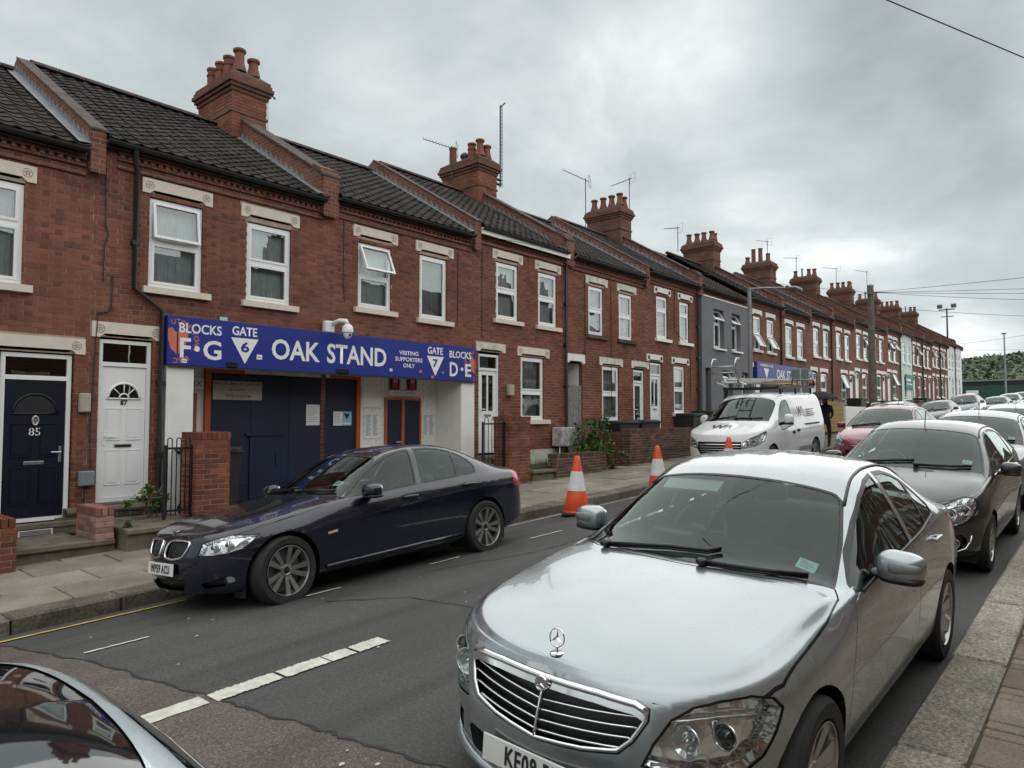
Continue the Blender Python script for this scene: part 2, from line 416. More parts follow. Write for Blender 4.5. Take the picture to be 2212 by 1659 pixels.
def asphalt(name, col, speck, col2):
    m, t, b = newmat(name); setp(b, Roughness=.72, **{'Specular IOR Level': .45})
    ge = N(t, 'ShaderNodeNewGeometry'); pos = ge.outputs['Position']
    n1 = noise(t, pos, .55, 7, .62); n2 = noise(t, pos, 58, 4, .85); n3 = noise(t, pos, 170, 2, .8)
    mp = N(t, 'ShaderNodeMapping'); mp.inputs['Scale'].default_value = (.16, 2.6, 1); t.links.new(pos, mp.inputs[0])
    nt_ = N(t, 'ShaderNodeTexNoise'); nt_.inputs['Scale'].default_value = 1.0; nt_.inputs['Detail'].default_value = 5; t.links.new(mp.outputs[0], nt_.inputs['Vector'])
    a = ramp(t, n1, [(.3, tuple(c*.72 for c in col)), (.55, col), (.75, col2)])
    def mul(a, bb):
        mx = N(t, 'ShaderNodeMix', data_type='RGBA', blend_type='MULTIPLY'); mx.inputs[0].default_value = 1
        t.links.new(a, mx.inputs[6]); t.links.new(bb, mx.inputs[7]); return mx.outputs[2]
    a = mul(a, ramp(t, nt_.outputs[0], [(.35, (.72,)*3), (.6, (1.1,)*3)]))
    a = mul(a, ramp(t, n2, [(.3, (1-speck,)*3), (.55, (1,)*3), (.75, (1+speck*1.6,)*3)]))
    a = mul(a, ramp(t, n3, [(.3, (1-speck*.8,)*3), (.7, (1+speck,)*3)]))
    t.links.new(a, b.inputs['Base Color'])
    t.links.new(ramp(t, n1, [(.3, (.55,)*3), (.7, (.82,)*3)]), b.inputs['Roughness'])
    bp = N(t, 'ShaderNodeBump'); bp.inputs['Strength'].default_value = .6; bp.inputs['Distance'].default_value = .006
    t.links.new(M('ADD', n2, M('MULTIPLY', n3, .6, t), t), bp.inputs['Height']); t.links.new(bp.outputs[0], b.inputs['Normal'])
    MATS[name] = m; return m
m_road = asphalt('asphalt', (.066, .066, .063), .62, (.086, .083, .077))
m_patch = asphalt('asphalt_pink', (.115, .096, .083), .85, (.14, .116, .10))
m_soil = plain('soil', (.05, .042, .03), .95, 0, .4, 4, .5, 30)
m_hill = plain('hill_grass', (.055, .075, .030), .95, 0, .3, .05)

def paint(name, col, metal=.0, rough=.35, flake=.0, coat=1.0, drops=0.0):
    if name in MATS: return MATS[name]
    m, t, b = newmat(name)
    setp(b, **{'Base Color': col, 'Metallic': metal, 'Roughness': rough, 'Coat Weight': coat, 'Coat Roughness': .035})
    tcn = N(t, 'ShaderNodeTexCoord'); vec = tcn.outputs['Object']
    n = noise(t, vec, 1.3, 5, .6)
    c = ramp(t, n, [(.3, tuple(x*.93 for x in col)), (.7, tuple(min(1, x*1.05) for x in col))]); t.links.new(c, b.inputs['Base Color'])
    t.links.new(ramp(t, noise(t, vec, 3.1, 6, .65), [(.35, (max(.02, rough-.05),)*3), (.7, (rough+.07,)*3)]), b.inputs['Roughness'])
    if drops:
        vo = N(t, 'ShaderNodeTexVoronoi'); vo.inputs['Scale'].default_value = 150; t.links.new(vec, vo.inputs['Vector'])
        h = ramp(t, vo.outputs['Distance'], [(0.0, (1,)*3), (.34, (0,)*3)])
        bp = N(t, 'ShaderNodeBump'); bp.inputs['Strength'].default_value = drops; bp.inputs['Distance'].default_value = .002
        t.links.new(h, bp.inputs['Height']); t.links.new(bp.outputs[0], b.inputs['Coat Normal'])
    MATS[name] = m; return m
p_silver = paint('silver_paint', (.37, .41, .425), .80, .27, drops=.04)
p_navy = paint('navy_paint', (.004, .006, .018), .2, .25)
p_charcoal = paint('charcoal_paint', (.028, .030, .034), .45, .34)
p_grey = paint('grey_paint', (.30, .33, .34), .7, .36)
p_red = paint('red_paint', (.19, .018, .045), .35, .35)
p_van = paint('white_paintwork', (.70, .72, .72), 0, .35)
p_ice = paint('ice_blue_paint', (.60, .68, .71), .1, .40, drops=.7)
p_dkgrey = paint('gunmetal_paint', (.07, .075, .08), .6, .35)
p_blue = paint('steel_blue_paint', (.12, .13, .17), .6, .35)
m_trim = plain('trim_black', (.010, .010, .011), .38, 0, .2, 8)
m_seat = plain('seat_cloth', (.055, .058, .06), .85, 0, .2, 12)
m_seatbeige = plain('seat_beige', (.34, .33, .31), .75, 0, .1, 12)
m_headliner = plain('headliner', (.42, .42, .40), .9, 0, .05, 6)
m_tyre = plain('tyre', (.018, .018, .018), .8, 0, .25, 16, .3, 60)
m_rim = plain('alloy_rim', (.40, .39, .38), .3, .9, .1, 8)
m_refl, _t, _b = newmat('reflector'); setp(_b, Metallic=.8, Roughness=.10, **{'Base Color': (.92, .93, .94)})
_tc = N(_t, 'ShaderNodeTexCoord'); _vo = N(_t, 'ShaderNodeTexVoronoi'); _vo.inputs['Scale'].default_value = 16; _t.links.new(_tc.outputs['Object'], _vo.inputs['Vector'])
_bp = N(_t, 'ShaderNodeBump'); _bp.inputs['Strength'].default_value = .35; _bp.inputs['Distance'].default_value = .012; _t.links.new(_vo.outputs['Distance'], _bp.inputs['Height']); _t.links.new(_bp.outputs[0], _b.inputs['Normal'])
m_grip = plain('wheel_grip', (.09, .095, .095), .55, 0, .1, 8)
m_lampred = plain('lamp_red', (.42, .012, .03), .2, 0, .1, 9, coat=1)
m_amber = plain('lamp_amber', (.7, .55, .38), .2, 0, .1, 9, coat=1)
m_platewhite = plain('plate_white', (.76, .76, .73), .4, 0, .04, 6)

# ------------------------------------------------------------------ ground, road, pavements
def struct(o): o['kind'] = 'structure'; return o
rg = random.Random(3)
m = MB()
gx = [-400, -150, -60, -30, -12, 0, 12, 30, 50, 70, 95, 110, 125, 150, 200, 300, 600, 1200, 2500]; gy = [-1500, -500, -200, -80, -30, -12, -3, .5, 8.2, 12, 25, 60, 150, 400, 900, 2000]
def terr(x, y):
    b = slope(max(x, -40))-.55
    return b
V = [[(x, y, terr(x, y)) for y in gy] for x in gx]
for i in range(len(gx)-1):
    for j in range(len(gy)-1): m.quad(V[i][j], V[i+1][j], V[i+1][j+1], V[i][j+1])
g = struct(m.build('ground', m_soil)); g['label'] = 'dark earth beneath the street'
xs = [-14, -8, -4]+[-2+1.0*i for i in range(0, 40)]+[38+4*i for i in range(0, 24)]
ys = [YR-.02+(YK+.04-YR)*j/22 for j in range(23)]
m = MB()
for a, b in zip(xs, xs[1:]):
    for c, d in zip(ys, ys[1:]): m.quad((a, c, road(a, c)), (b, c, road(b, c)), (b, d, road(b, d)), (a, d, road(a, d)))
rd_ = struct(m.build('road', m_road, smooth=True)); rd_['label'] = 'worn grey asphalt road climbing away between parked cars'
# the cross road at the top of the street
m = MB()
for a, b in ((96, 104), (104, 112)): m.quad((a, YK, slope(a)-.02), (b, YK, slope(b)-.02), (b, 60, slope(b)-.02), (a, 60, slope(a)-.02)); m.quad((a, -40, slope(a)-.02), (b, -40, slope(b)-.02), (b, YR, slope(b)-.02), (a, YR, slope(a)-.02))
struct(m.build('side_road', m_road))
# old pinkish surfacing with a ragged edge, and the crack along it
edge = [(1.70, 7.70), (1.80, 7.2), (1.86, 6.4), (1.98, 5.6), (2.06, 4.87), (2.16, 4.3), (2.21, 3.99), (2.34, 3.4), (2.38, 3.16), (2.50, 2.62), (2.60, 1.9), (2.66, 1.3), (2.7, YR+.01)]
E_ = []
for (a, b), (c, d) in zip(edge, edge[1:]):
    for k in range(10): t = k/10; E_.append((a+(c-a)*t+rg.uniform(-.010, .010)+.012*math.sin(k*.9+b*5), b+(d-b)*t))
E_.append(edge[-1])
m = MB()
xl = [-14, -6, -3, -1, 0, .8]
for (a, b), (c, d) in zip(E_, E_[1:]):
    P = [(x, b) for x in xl]+[(a, b)]; Q = [(x, d) for x in xl]+[(c, d)]
    for i in range(len(P)-1):
        q = [P[i], P[i+1], Q[i+1], Q[i]]; m.quad(*[(x, y, road(x, y)+.004) for x, y in reversed(q)])
pt = struct(m.build('road_patch', m_patch, smooth=True)); pt['label'] = 'older pinkish brown asphalt with a ragged edge'
m = MB()
for i in range(len(E_)-1):
    (a, b), (c, d) = E_[i], E_[i+1]; w0 = .003+.012*abs(math.sin(i*.7)); w1 = .003+.012*abs(math.sin((i+1)*.7))
    m.quad((a-w0, b, road(a, b)+.007), (c-w1, d, road(c, d)+.007), (c+w1, d, road(c, d)+.007), (a+w0, b, road(a, b)+.007))
struct(m.build('road_crack', m_rubber))
def crack(pts, w, nm='road_crack'):
    m = MB(); P = []
    for (a, b), (c, d) in zip(pts, pts[1:]):
        n = max(2, int(math.hypot(c-a, d-b)/.12))
        for k in range(n): t = k/n; P.append((a+(c-a)*t+rg.uniform(-.02, .02), b+(d-b)*t+rg.uniform(-.02, .02)))
    P.append(pts[-1])
    for i in range(len(P)-1):
        (a, b), (c, d) = P[i], P[i+1]; dx, dy = c-a, d-b; l = math.hypot(dx, dy)+1e-6; nx, ny = -dy/l, dx/l; w0 = w*rg.uniform(.3, 1); 
        m.quad((a-nx*w0, b-ny*w0, road(a, b)+.005), (a+nx*w0, b+ny*w0, road(a, b)+.005), (c+nx*w0, d+ny*w0, road(c, d)+.005), (c-nx*w0, d-ny*w0, road(c, d)+.005))
    return struct(m.build(nm, m_rubber))
crack([(3.9, 5.6), (4.4, 5.0), (4.5, 4.2), (5.1, 3.6), (5.3, 2.9)], .010); crack([(5.2, 5.7), (6.6, 5.3), (9, 5.2), (14, 5.0)], .008); crack([(3.5, 3.5), (4.2, 3.35), (5.0, 3.3), (6.2, 3.2)], .007)
# flat patch laid just above the road surface
def flat(pts, mat_, nm, dz=.004):
    m = MB(); m.add([(x, y, road(x, y)+dz) for x, y in pts], [tuple(range(len(pts)))]); return struct(m.build(nm, mat_))
def rag_strip(x0, x1, y0, y1, mat_, nm, dz=.009, jag=.005, n=None, gaps=()):
    """painted marking with worn edges; gaps = list of (x, width) cracks across it"""
    m = MB(); n = n or max(4, int((x1-x0)/.06)); X = [x0+(x1-x0)*i/n for i in range(n+1)]
    lo = [y0+rg.uniform(-jag, jag) for _ in X]; hi = [y1+rg.uniform(-jag, jag) for _ in X]
    for i in range(n):
        if any(abs((X[i]+X[i+1])/2-g) < w for g, w in gaps): continue
        a, b = X[i], X[i+1]; m.quad((a, lo[i], road(a, lo[i])+dz), (b, lo[i+1], road(b, lo[i+1])+dz), (b, hi[i+1], road(b, hi[i+1])+dz), (a, hi[i], road(a, hi[i])+dz))
    o = m.build(nm, mat_); return struct(o)
rag_strip(.6, 2.12, 4.195, 4.335, m_linewhite, 'centre_line'); rag_strip(2.16, 3.49, 4.18, 4.325, m_linewhite, 'centre_line', jag=.008, gaps=((2.62, .008), (2.98, .008), (3.2, .008)), n=110)
for k in range(1, 14): rag_strip(.6+6.0*k, 3.4+6.0*k, 4.19, 4.33, m_linewhite, 'centre_line')
rag_strip(-12, 3.45, 7.335, 7.415, m_yellow, 'yellow_line', jag=.006); rag_strip(7.3, 14.5, 7.37, 7.42, m_linewhite, 'bay_line', jag=.008)
for a, b in ((2.03, 2.50), (3.95, 4.35), (5.55, 6.02), (7.35, 8.05), (9.4, 9.9), (11, 12.4)): rag_strip(a, b, 5.955, 5.985, m_linewhite, 'bay_line', jag=.010, n=int((b-a)/.05))
m = MB()
for k in range(40):
    x, y = rg.uniform(2.0, 9), rg.uniform(2.5, 6.6); r = rg.uniform(.004, .016)
    if k < 8: x, y, r = 2.23+rg.uniform(-.08, .12), 2.9+rg.uniform(-.25, .2), rg.uniform(.006, .020)
    P = [(x+r*rg.uniform(.5, 1.2)*math.cos(a)*1.4, y+r*rg.uniform(.5, 1.2)*math.sin(a)) for a in [2*math.pi*i/7 for i in range(7)]]
    m.add([(a, b, road(a, b)+.010) for a, b in P], [tuple(range(7))])
o = m.build('paint_flecks', m_linewhite); o['kind'] = 'stuff'; o['label'] = 'small white paint flecks and litter on the asphalt'
# ---- stones laid singly
def stone_mesh(l, w, h, c=.012, seed=0, name='stone', mat_=None, rough=0.0):
    r = random.Random(seed); bm = bmesh.new(); bmesh.ops.create_cube(bm, size=1.0)
    for v in bm.verts: v.co = Vector((v.co.x*l, v.co.y*w, v.co.z*h))
    bmesh.ops.bevel(bm, geom=[e for e in bm.edges if all(v.co.z > 0 for v in e.verts)]+[e for e in bm.edges if abs(e.verts[0].co.z-e.verts[1].co.z) > h*.5], offset=c, segments=1, affect='EDGES', profile=.5)
    for v in bm.verts:
        if v.co.z > 0: v.co += Vector((r.uniform(-1, 1), r.uniform(-1, 1), r.uniform(-.4, .4)))*rough
    me = bpy.data.meshes.new(name); bm.to_mesh(me); bm.free(); me.materials.append(mat_); return me
def lay(me, x, y, top, h, parent, name, tilt=0.0, surf=None, jit=.004):
    o = bpy.data.objects.new(name, me); link(o, parent)
    o.location = (x, y, top-h/2+rg.uniform(-jit, jit)); o.rotation_euler = (tilt+rg.uniform(-.008, .008), -math.atan(S)+rg.uniform(-.006, .006), rg.uniform(-.006, .006)); return o
# far-side pavement: base, kerb stones, slabs
def sheet(nm, xs, ys, f, mat_, dz=0):
    m = MB()
    for a, b in zip(xs, xs[1:]):
        for c, d in zip(ys, ys[1:]): m.quad((a, c, f(a, c)+dz), (b, c, f(b, c)+dz), (b, d, f(b, d)+dz), (a, d, f(a, d)+dz))
    o = m.build(nm, mat_); o.location = (0, 0, 0)
    for v in o.data.vertices: pass
    return struct(o)
def sheet0(nm, xs, ys, f, mat_, dz=0):
    """sheet kept in world coordinates (so children can be placed in world coordinates)"""
    m = MB()
    for a, b in zip(xs, xs[1:]):
        for c, d in zip(ys, ys[1:]): m.quad((a, c, f(a, c)+dz), (b, c, f(b, c)+dz), (b, d, f(b, d)+dz), (a, d, f(a, d)+dz))
    me = m.mesh(nm, mat_); o = bpy.data.objects.new(nm, me); link(o); return struct(o)
px_ = [-14, -6]+[2*i for i in range(-1, 50)]
m_joint = plain('joint_dirt', (.055, .048, .038), .95, 0, .3, 12, .3, 60)
pave = sheet0('pavement', px_, [YK+.02, 8.6, 9.4, 10.2, 11.3], pav, m_joint, -.022); pave['label'] = 'pavement of large concrete slabs along the terrace'
kmesh = [stone_mesh(.938, .30, .30, .022, k, 'kerb_stone', m_kerb, .006) for k in range(4)]
x = 2.98-.95*5
k = 0
while x < 44:
    lay(kmesh[k % 4], x+.475, YK+.15, pav(x+.475, YK+.15), .30, pave, 'kerb_stone'); x += .95; k += 1
m = MB()
while x < 96:
    z = pav(x+.475, YK); m.box(x, x+.935, YK, YK+.30, z-.28, z); x += .95
o = m.build('kerb_stones', m_kerb, pave); o['kind'] = 'stuff'
smesh = [stone_mesh(.908, .612, .06, .008, 20+k, 'paving_slab', m_slab, .003) for k in range(4)]
rows = [8.06+.31, 8.68+.31, 9.30+.31, 9.92+.31]
m = MB()
for j, yc in enumerate(rows):
    x = -3.0+(.46 if j % 2 else 0)+.12; k = 0
    while x < 96:
        if j == 3 and x > 22: break
        if x < 25 and not (j == 3 and x > 12):
            lay(smesh[rg.randrange(4)], x+.46, yc, pav(x+.46, yc)+rg.uniform(-.004, .004), .06, pave, 'paving_slab', math.atan(.022))
        else:
            z = pav(x+.46, yc)+rg.uniform(-.004, .003); m.box(x, x+.91, yc-.306, yc+.306, z-.05, z, skip=('-z',))
        x += .92
o = m.build('paving_slabs', m_slab, pave); o['kind'] = 'stuff'
# near-side pavement: granite kerb and block paving
npv = sheet0('near_pavement', px_, [-3.2, -1.5, 0, YR-.02], pavr, m_joint, -.022); npv['label'] = 'near pavement of mixed stone blocks beside the granite kerb'
gmesh = [stone_mesh(1.545, .305, .32, .018, 40+k, 'granite_kerb', m_granite, .008) for k in range(4)]
x = 4.05-1.56*5; k = 0
while x < 60:
    lay(gmesh[k % 4], x+.78, YR-.155, pavr(x+.78, YR-.15), .32, npv, 'granite_kerb', 0, jit=.004); x += 1.56; k += 1
bm_ = {}
m = MB(); x = 1.2; row = 0; nb = 0
while x < 30:
    d = (.36, .105, .105)[row % 3]; y = YR-.325; 
    while y > -2.6:
        w = rg.choice((.42, .32, .5)) if row % 3 == 0 else rg.choice((.2, .21, .2))
        y0 = y-w
        xc, yc = x+d/2, (y+y0)/2
        if x < 11 and yc > -.9 and nb < 290 and x > 3:
            key = (round(d, 3), w)
            if key not in bm_: bm_[key] = stone_mesh(d-.012, w-.012, .06, .006, len(bm_)+60, 'paving_block', m_paver, .002)
            lay(bm_[key], xc, yc, pavr(xc, yc), .06, npv, 'paving_block', 0, jit=.003); nb += 1
        else:
            z = pavr(xc, yc)+rg.uniform(-.003, .003); m.box(x+.006, x+d-.006, y0+.006, y-.006, z-.05, z, skip=('-z',))
        y = y0
    x += d; row += 1
o = m.build('paving_blocks', m_paver, npv); o['kind'] = 'stuff'

# ------------------------------------------------------------------ the terrace
CAMV = Vector((0, 0, CAMH))
YRIDGE = 14.8; ZRIDGE = 8.15; YEAVE = DF-.16; ZEAVE = 5.86; TS = (ZRIDGE-ZEAVE)/(YRIDGE-YEAVE)
CH = .0735
def brick_meshes(mat_):
    r = {}
    for nm, l in (('s', .215), ('h', .1025)):
        m = MB(); m.cbox(-l/2, l/2, -.0065, .010, -.0325, .0325, .0025); r[nm] = m.mesh('brick', mat_ if nm == 's' else m_brick_h)
    return r
BM = brick_meshes(m_brick)
def brick_field(x0, x1, z0, z1, opens, y, seed, nsingle, parent, mat_=None, zoff=0.0, skipx=None, mesh=None):
    """Flemish-bond brickwork on a wall facing -Y. opens: (x0,x1,z0,z1). The nearest nsingle whole bricks become objects."""
    mat_ = mat_ or m_brick; r = random.Random(seed); whole = []; m = MB(); z = z0; row = 0
    while z < z1-.02:
        zc = z+CH/2; hh = min(.0325, (z1-z)/2-.004)
        blocks = [(a, b) for a, b, c, d in opens if c < zc < d]
        x = x0-.3375+(.16875 if row % 2 else 0)+(row % 4)*.003; st = 0
        while x < x1:
            l = .215 if st % 2 == 0 else .1025; a, b = max(x, x0), min(x+l, x1); st += 1; x += l+.010
            if b-a < .02: continue
            iv = [(a, b)]
            for p, q in blocks:
                iv = [w for u, v in iv for w in ((u, min(v, p)), (max(u, q), v)) if w[1]-w[0] > .02]
            for u, v in iv:
                dy = r.uniform(-.0018, .0018)
                if abs((v-u)-l) < .001 and hh > .03: whole.append(((u+v)/2, y+dy, zc, 's' if l > .15 else 'h'))
                else: m.box(u, v, y-.0065+dy, y+.012, zc-hh, zc+hh, 0 if l > .15 else 1, skip=('+y',))
        z += CH; row += 1
    if nsingle:
        whole.sort(key=lambda w: (Vector(w[:3])-CAMV).length)
        for cx, cy, cz, k in whole[:nsingle]:
            o = bpy.data.objects.new('brick', (mesh or BM)[k]); link(o, parent); o.location = (cx, cy-.001, cz); o.rotation_euler = (r.uniform(-.01, .01), r.uniform(-.006, .006), r.uniform(-.008, .008))
        whole = whole[nsingle:]
    for cx, cy, cz, k in whole:
        l = .1075 if k == 's' else .05125; m.box(cx-l, cx+l, cy-.0065, cy+.012, cz-.0325, cz+.0325, 0 if k == 's' else 1, skip=('+y',))
    if m.v:
        o = m.build('bricks', [mat_, m_brick_h], parent); o['kind'] = 'stuff'; return o
def wall_mesh(m, x0, x1, z0, z1, opens, y, dep=.11, mi=0, mr=1):
    xs = sorted({x0, x1, *[min(max(v, x0), x1) for o in opens for v in o[:2]]}); zs = sorted({z0, z1, *[min(max(v, z0), z1) for o in opens for v in o[2:]]})
    for a, b in zip(xs, xs[1:]):
        for c, d in zip(zs, zs[1:]):
            cx, cz = (a+b)/2, (c+d)/2
            if any(o[0] < cx < o[1] and o[2] < cz < o[3] for o in opens): continue
            m.quad((a, y, c), (b, y, c), (b, y, d), (a, y, d), mi)
    for a, b, c, d in opens:
        m.quad((a, y, c), (a, y, d), (a, y+dep, d), (a, y+dep, c), mr); m.quad((b, y, d), (b, y, c), (b, y+dep, c), (b, y+dep, d), mr)
        m.quad((a, y, d), (b, y, d), (b, y+dep, d), (a, y+dep, d), mr); m.quad((b, y, c), (a, y, c), (a, y+dep, c), (b, y+dep, c), mr)
def lintel(parent, x0, x1, z0, z1, y, style='cream'):
    mats = {'cream': m_lintel, 'old': m_lintel_old, 'white': m_lintel_white, 'spot': m_lintel_white}[style]
    m = MB(); h = z1-z0; c = .17; k = h*.42
    P = [(x0, z0), (x0+c-.06, z0), (x0+c, z0+.055), (x1-c, z0+.055), (x1-c+.06, z0), (x1, z0), (x1, z1), (x0, z1)]
    m.prism(P, lambda a, b, d: (a, d, b), y-.030, y+.05)
    m.prism([(x0+c, z0+.057), (x1-c, z0+.057), (x1-c-.03, z0+.02), (x0+c+.03, z0+.02)], lambda a, b, d: (a, d, b), y+.0, y+.09)
    o = m.build('lintel', mats, parent)
    cm = m_carve_dark if style == 'spot' else m_carve
    if style in ('cream', 'spot'):
        for cx in (x0+.11, x1-.11):
            q = MB(); cz = (z0+z1)/2+.01; r = .058
            if style == 'spot': q.lathe([(0, 0), (r*1.1, 0), (r*1.1, -.006), (0, -.006)], o=(cx, y-.031, cz), n=14, axis='y')
            else:
                q.tube([(cx+r*math.cos(a), y-.031, cz+r*math.sin(a)) for a in [2*math.pi*i/14 for i in range(14)]], .005, 4, closed=True)
                q.tube([(cx+r*.3*math.cos(a), y-.031, cz+r*.3*math.sin(a)) for a in [2*math.pi*i/8 for i in range(8)]], .005, 4, closed=True)
                for i in range(5):
                    a = 2*math.pi*i/5+.3; q.tube([(cx+r*.35*math.cos(a), y-.031, cz+r*.35*math.sin(a)), (cx+r*.72*math.cos(a+.2), y-.033, cz+r*.72*math.sin(a+.2))], .006, 4)
            q.build('rosette', cm, o)
    return o
def sill(parent, x0, x1, z0, z1, y, mat_):
    m = MB(); m.prism([(y-.085, z0), (y+.12, z0), (y+.12, z1+.02), (y-.085, z1)], lambda a, b, d: (d, a, b), x0, x1); return m.build('sill', mat_, parent)
def frame_rect(m, x0, x1, z0, z1, y0, y1, t, mi=0):
    m.box(x0, x0+t, y0, y1, z0, z1, mi); m.box(x1-t, x1, y0, y1, z0, z1, mi); m.box(x0+t, x1-t, y0, y1, z0, z0+t, mi); m.box(x0+t, x1-t, y0, y1, z1-t, z1, mi)
def curtain(parent, x0, x1, z0, z1, y, mat_, folds=14, amp=.012, open_=0.0):
    m = MB(); n = folds*4; P = []
    for i in range(n+1):
        t = i/n
        if open_ and abs(t-.62) < open_: continue
        P.append((x0+(x1-x0)*t, y+amp*math.sin(t*folds*2*math.pi)+amp*.5*math.sin(t*folds*3.7+1)))
    for a, b in zip(P, P[1:]):
        if b[0]-a[0] > (x1-x0)/n*1.6: continue
        m.quad((a[0], a[1], z0), (b[0], b[1], z0), (b[0], b[1], z1), (a[0], a[1], z1))
    return m.build('curtain', mat_, parent, smooth=True)
def window(parent, x0, x1, z0, z1, y, kind='two', split=.52, tilt=0.0, cur=None, frame=None, far=False, yb=.10):
    """frame set back in the opening; kind: two (transom), one, topopen (top sash swung out), lowopen"""
    fm = frame or m_upvc; t = .055; yf = y+yb-.07; m = MB(); frame_rect(m, x0, x1, z0, z1, yf, yf+.07, t)
    zs = z0+(z1-z0)*split
    if kind != 'one': m.box(x0+t, x1-t, yf+.004, yf+.066, zs-.035, zs+.035)
    w = m.build('window', fm, parent)
    panes = [(z0+t, z1-t)] if kind == 'one' else [(z0+t, zs-.035), (zs+.035, z1-t)]
    for i, (a, b) in enumerate(panes):
        top = i == len(panes)-1 and kind != 'one'
        swing = tilt if (kind == 'topopen' and top) or (kind == 'lowopen' and i == 0) else 0
        sm = MB(); s = .040; frame_rect(sm, x0+t, x1-t, a, b, -.028, .022, s); gm = MB(); gm.quad((x0+t+s, 0, a+s), (x1-t-s, 0, a+s), (x1-t-s, 0, b-s), (x0+t+s, 0, b-s))
        if swing:
            R_ = Matrix.Translation((0, yf, b)) @ Matrix.Rotation(-swing, 4, 'X') @ Matrix.Translation((0, 0, -b))
            gl = Matrix.Translation((0, -.012, 0))
        else: R_ = Matrix.Translation((0, yf+.02, 0))
        for mb, nm, mt in ((sm, 'sash', fm), (gm, 'pane', g_window)):
            mb.v = [tuple(R_ @ Vector(p)) for p in mb.v]; o = mb.build(nm, mt, w)
    if cur is not False:
        curtain(w, x0+.03, x1-.03, z0+.03, z1-.03, y+yb+.07, cur or m_net, folds=7 if far else 13)
        bk = MB(); bk.box(x0-.02, x1+.02, y+yb+.12, y+yb+.5, z0-.02, z1+.02, skip=('-y',)); bk.build('room', m_dark, w)
    return w
def upvc_door(parent, x0, x1, z0, z1, ztop, y, style='panel', col=None, number=None):
    """door frame, leaf and light above"""
    yb = y+.10; fm = m_upvc; m = MB(); t = .055
    m.box(x0, x0+t, yb-.07, yb, z0, ztop); m.box(x1-t, x1, yb-.07, yb, z0, ztop); m.box(x0+t, x1-t, yb-.07, yb, ztop-t, ztop); m.box(x0+t, x1-t, yb-.07, yb, z1, z1+.06); m.box(x0+t, x1-t, yb-.075, yb, z0, z0+.05)
    d = m.build('door_frame', fm, parent)
    g = MB(); g.box(x0+t, x1-t, yb-.035, yb-.029, z1+.06, ztop-t); g.build('pane', g_dark, d); bk = MB(); bk.box(x0, x1, yb+.01, yb+.3, z0, ztop, skip=('-y',)); bk.build('room', m_dark, d)
    a, b, c, e = x0+t+.006, x1-t-.006, z0+.055, z1-.006; W = b-a; Hh = e-c; lf = MB(); lm = col or fm
    yl = yb-.048
    if style in ('fan', 'fanplain'):
        lf.box(a, b, yl, yl+.045, c, e)
    elif style == 'glazed':
        lf.box(a, b, yl, yl+.045, c, c+.55*Hh*.9); lf.box(a, a+.10, yl, yl+.045, c+.495*Hh, e); lf.box(b-.10, b, yl, yl+.045, c+.495*Hh, e); lf.box(a+.10, b-.10, yl, yl+.045, e-.10, e); lf.box((a+b)/2-.025, (a+b)/2+.025, yl, yl+.045, c+.495*Hh, e-.1)
    elif style == 'full':
        lf.box(a, a+.09, yl, yl+.045, c, e); lf.box(b-.09, b, yl, yl+.045, c, e); lf.box(a+.09, b-.09, yl, yl+.045, c, c+.09); lf.box(a+.09, b-.09, yl, yl+.045, e-.09, e)
    else: lf.box(a, b, yl, yl+.045, c, e)
    leaf = lf.build('door', lm, parent)
    cx = (a+b)/2
    if style in ('fan', 'fanplain'):
        r = W*.34; zb = c+Hh*.76
        f = MB(); f.add([(cx, yl-.004, zb)]+[(cx+r*math.cos(q), yl-.004, zb+r*math.sin(q)*1.02) for q in [math.pi*i/18 for i in range(19)]], [(0, i+2, i+1) for i in range(18)]); f.build('fan_light', g_dark if style == 'fan' else m_black, leaf)
        rb = MB(); rb.tube([(cx+r*1.06*math.cos(q), yl-.006, zb+r*1.06*math.sin(q)) for q in [math.pi*i/18 for i in range(19)]], .016, 6); rb.tube([(cx-r*1.15, yl-.006, zb-.008), (cx+r*1.15, yl-.006, zb-.008)], .014, 6)
        if style == 'fan':
            for q in (math.pi*.25, math.pi*.5, math.pi*.75): rb.tube([(cx+r*.3*math.cos(q), yl-.008, zb+r*.3*math.sin(q)), (cx+r*math.cos(q), yl-.008, zb+r*math.sin(q))], .008, 5)
            rb.tube([(cx+r*.32*math.cos(q), yl-.008, zb+r*.32*math.sin(q)) for q in [math.pi*i/8 for i in range(9)]], .013, 5)
        rb.build('fan_moulding', lm, leaf, smooth=True)
        for i, (pa, pb, pc, pd) in enumerate(((.10, .44, .44, .68), (.56, .90, .44, .68), (.10, .44, .10, .36), (.56, .90, .10, .36))):
            p = MB(); X0, X1, Z0, Z1 = a+W*pa, a+W*pb, c+Hh*pc, c+Hh*pd
            p.tube([(X0, yl, Z0), (X1, yl, Z0), (X1, yl, Z1), (X0, yl, Z1)], .013, 4, closed=True); p.prism([(X0+.03, Z0+.03), (X1-.03, Z0+.03), (X1-.03, Z1-.03), (X0+.03, Z1-.03)], lambda u, v, d: (u, d, v), yl-.010, yl+.002)
            p.build('door_panel', lm, leaf)
        zl = c+Hh*.395
    else:
        zl = c+Hh*.44
        if style == 'glazed':
            gp = MB(); gp.box(a+.10, (a+b)/2-.025, yl+.018, yl+.024, c+.495*Hh, e-.1); gp.box((a+b)/2+.025, b-.10, yl+.018, yl+.024, c+.495*Hh, e-.1); gp.build('pane', g_dark, leaf)
        if style == 'full':
            gp = MB(); gp.box(a+.09, b-.09, yl+.018, yl+.024, c+.09, e-.09); gp.build('pane', g_window, leaf); zl = c+Hh*.5
    lb = MB(); lb.cbox(cx-.12, cx+.12, yl-.014, yl, zl-.025, zl+.025, .006); lb.build('letter_box', m_steel if style == 'fanplain' else m_galv, leaf)
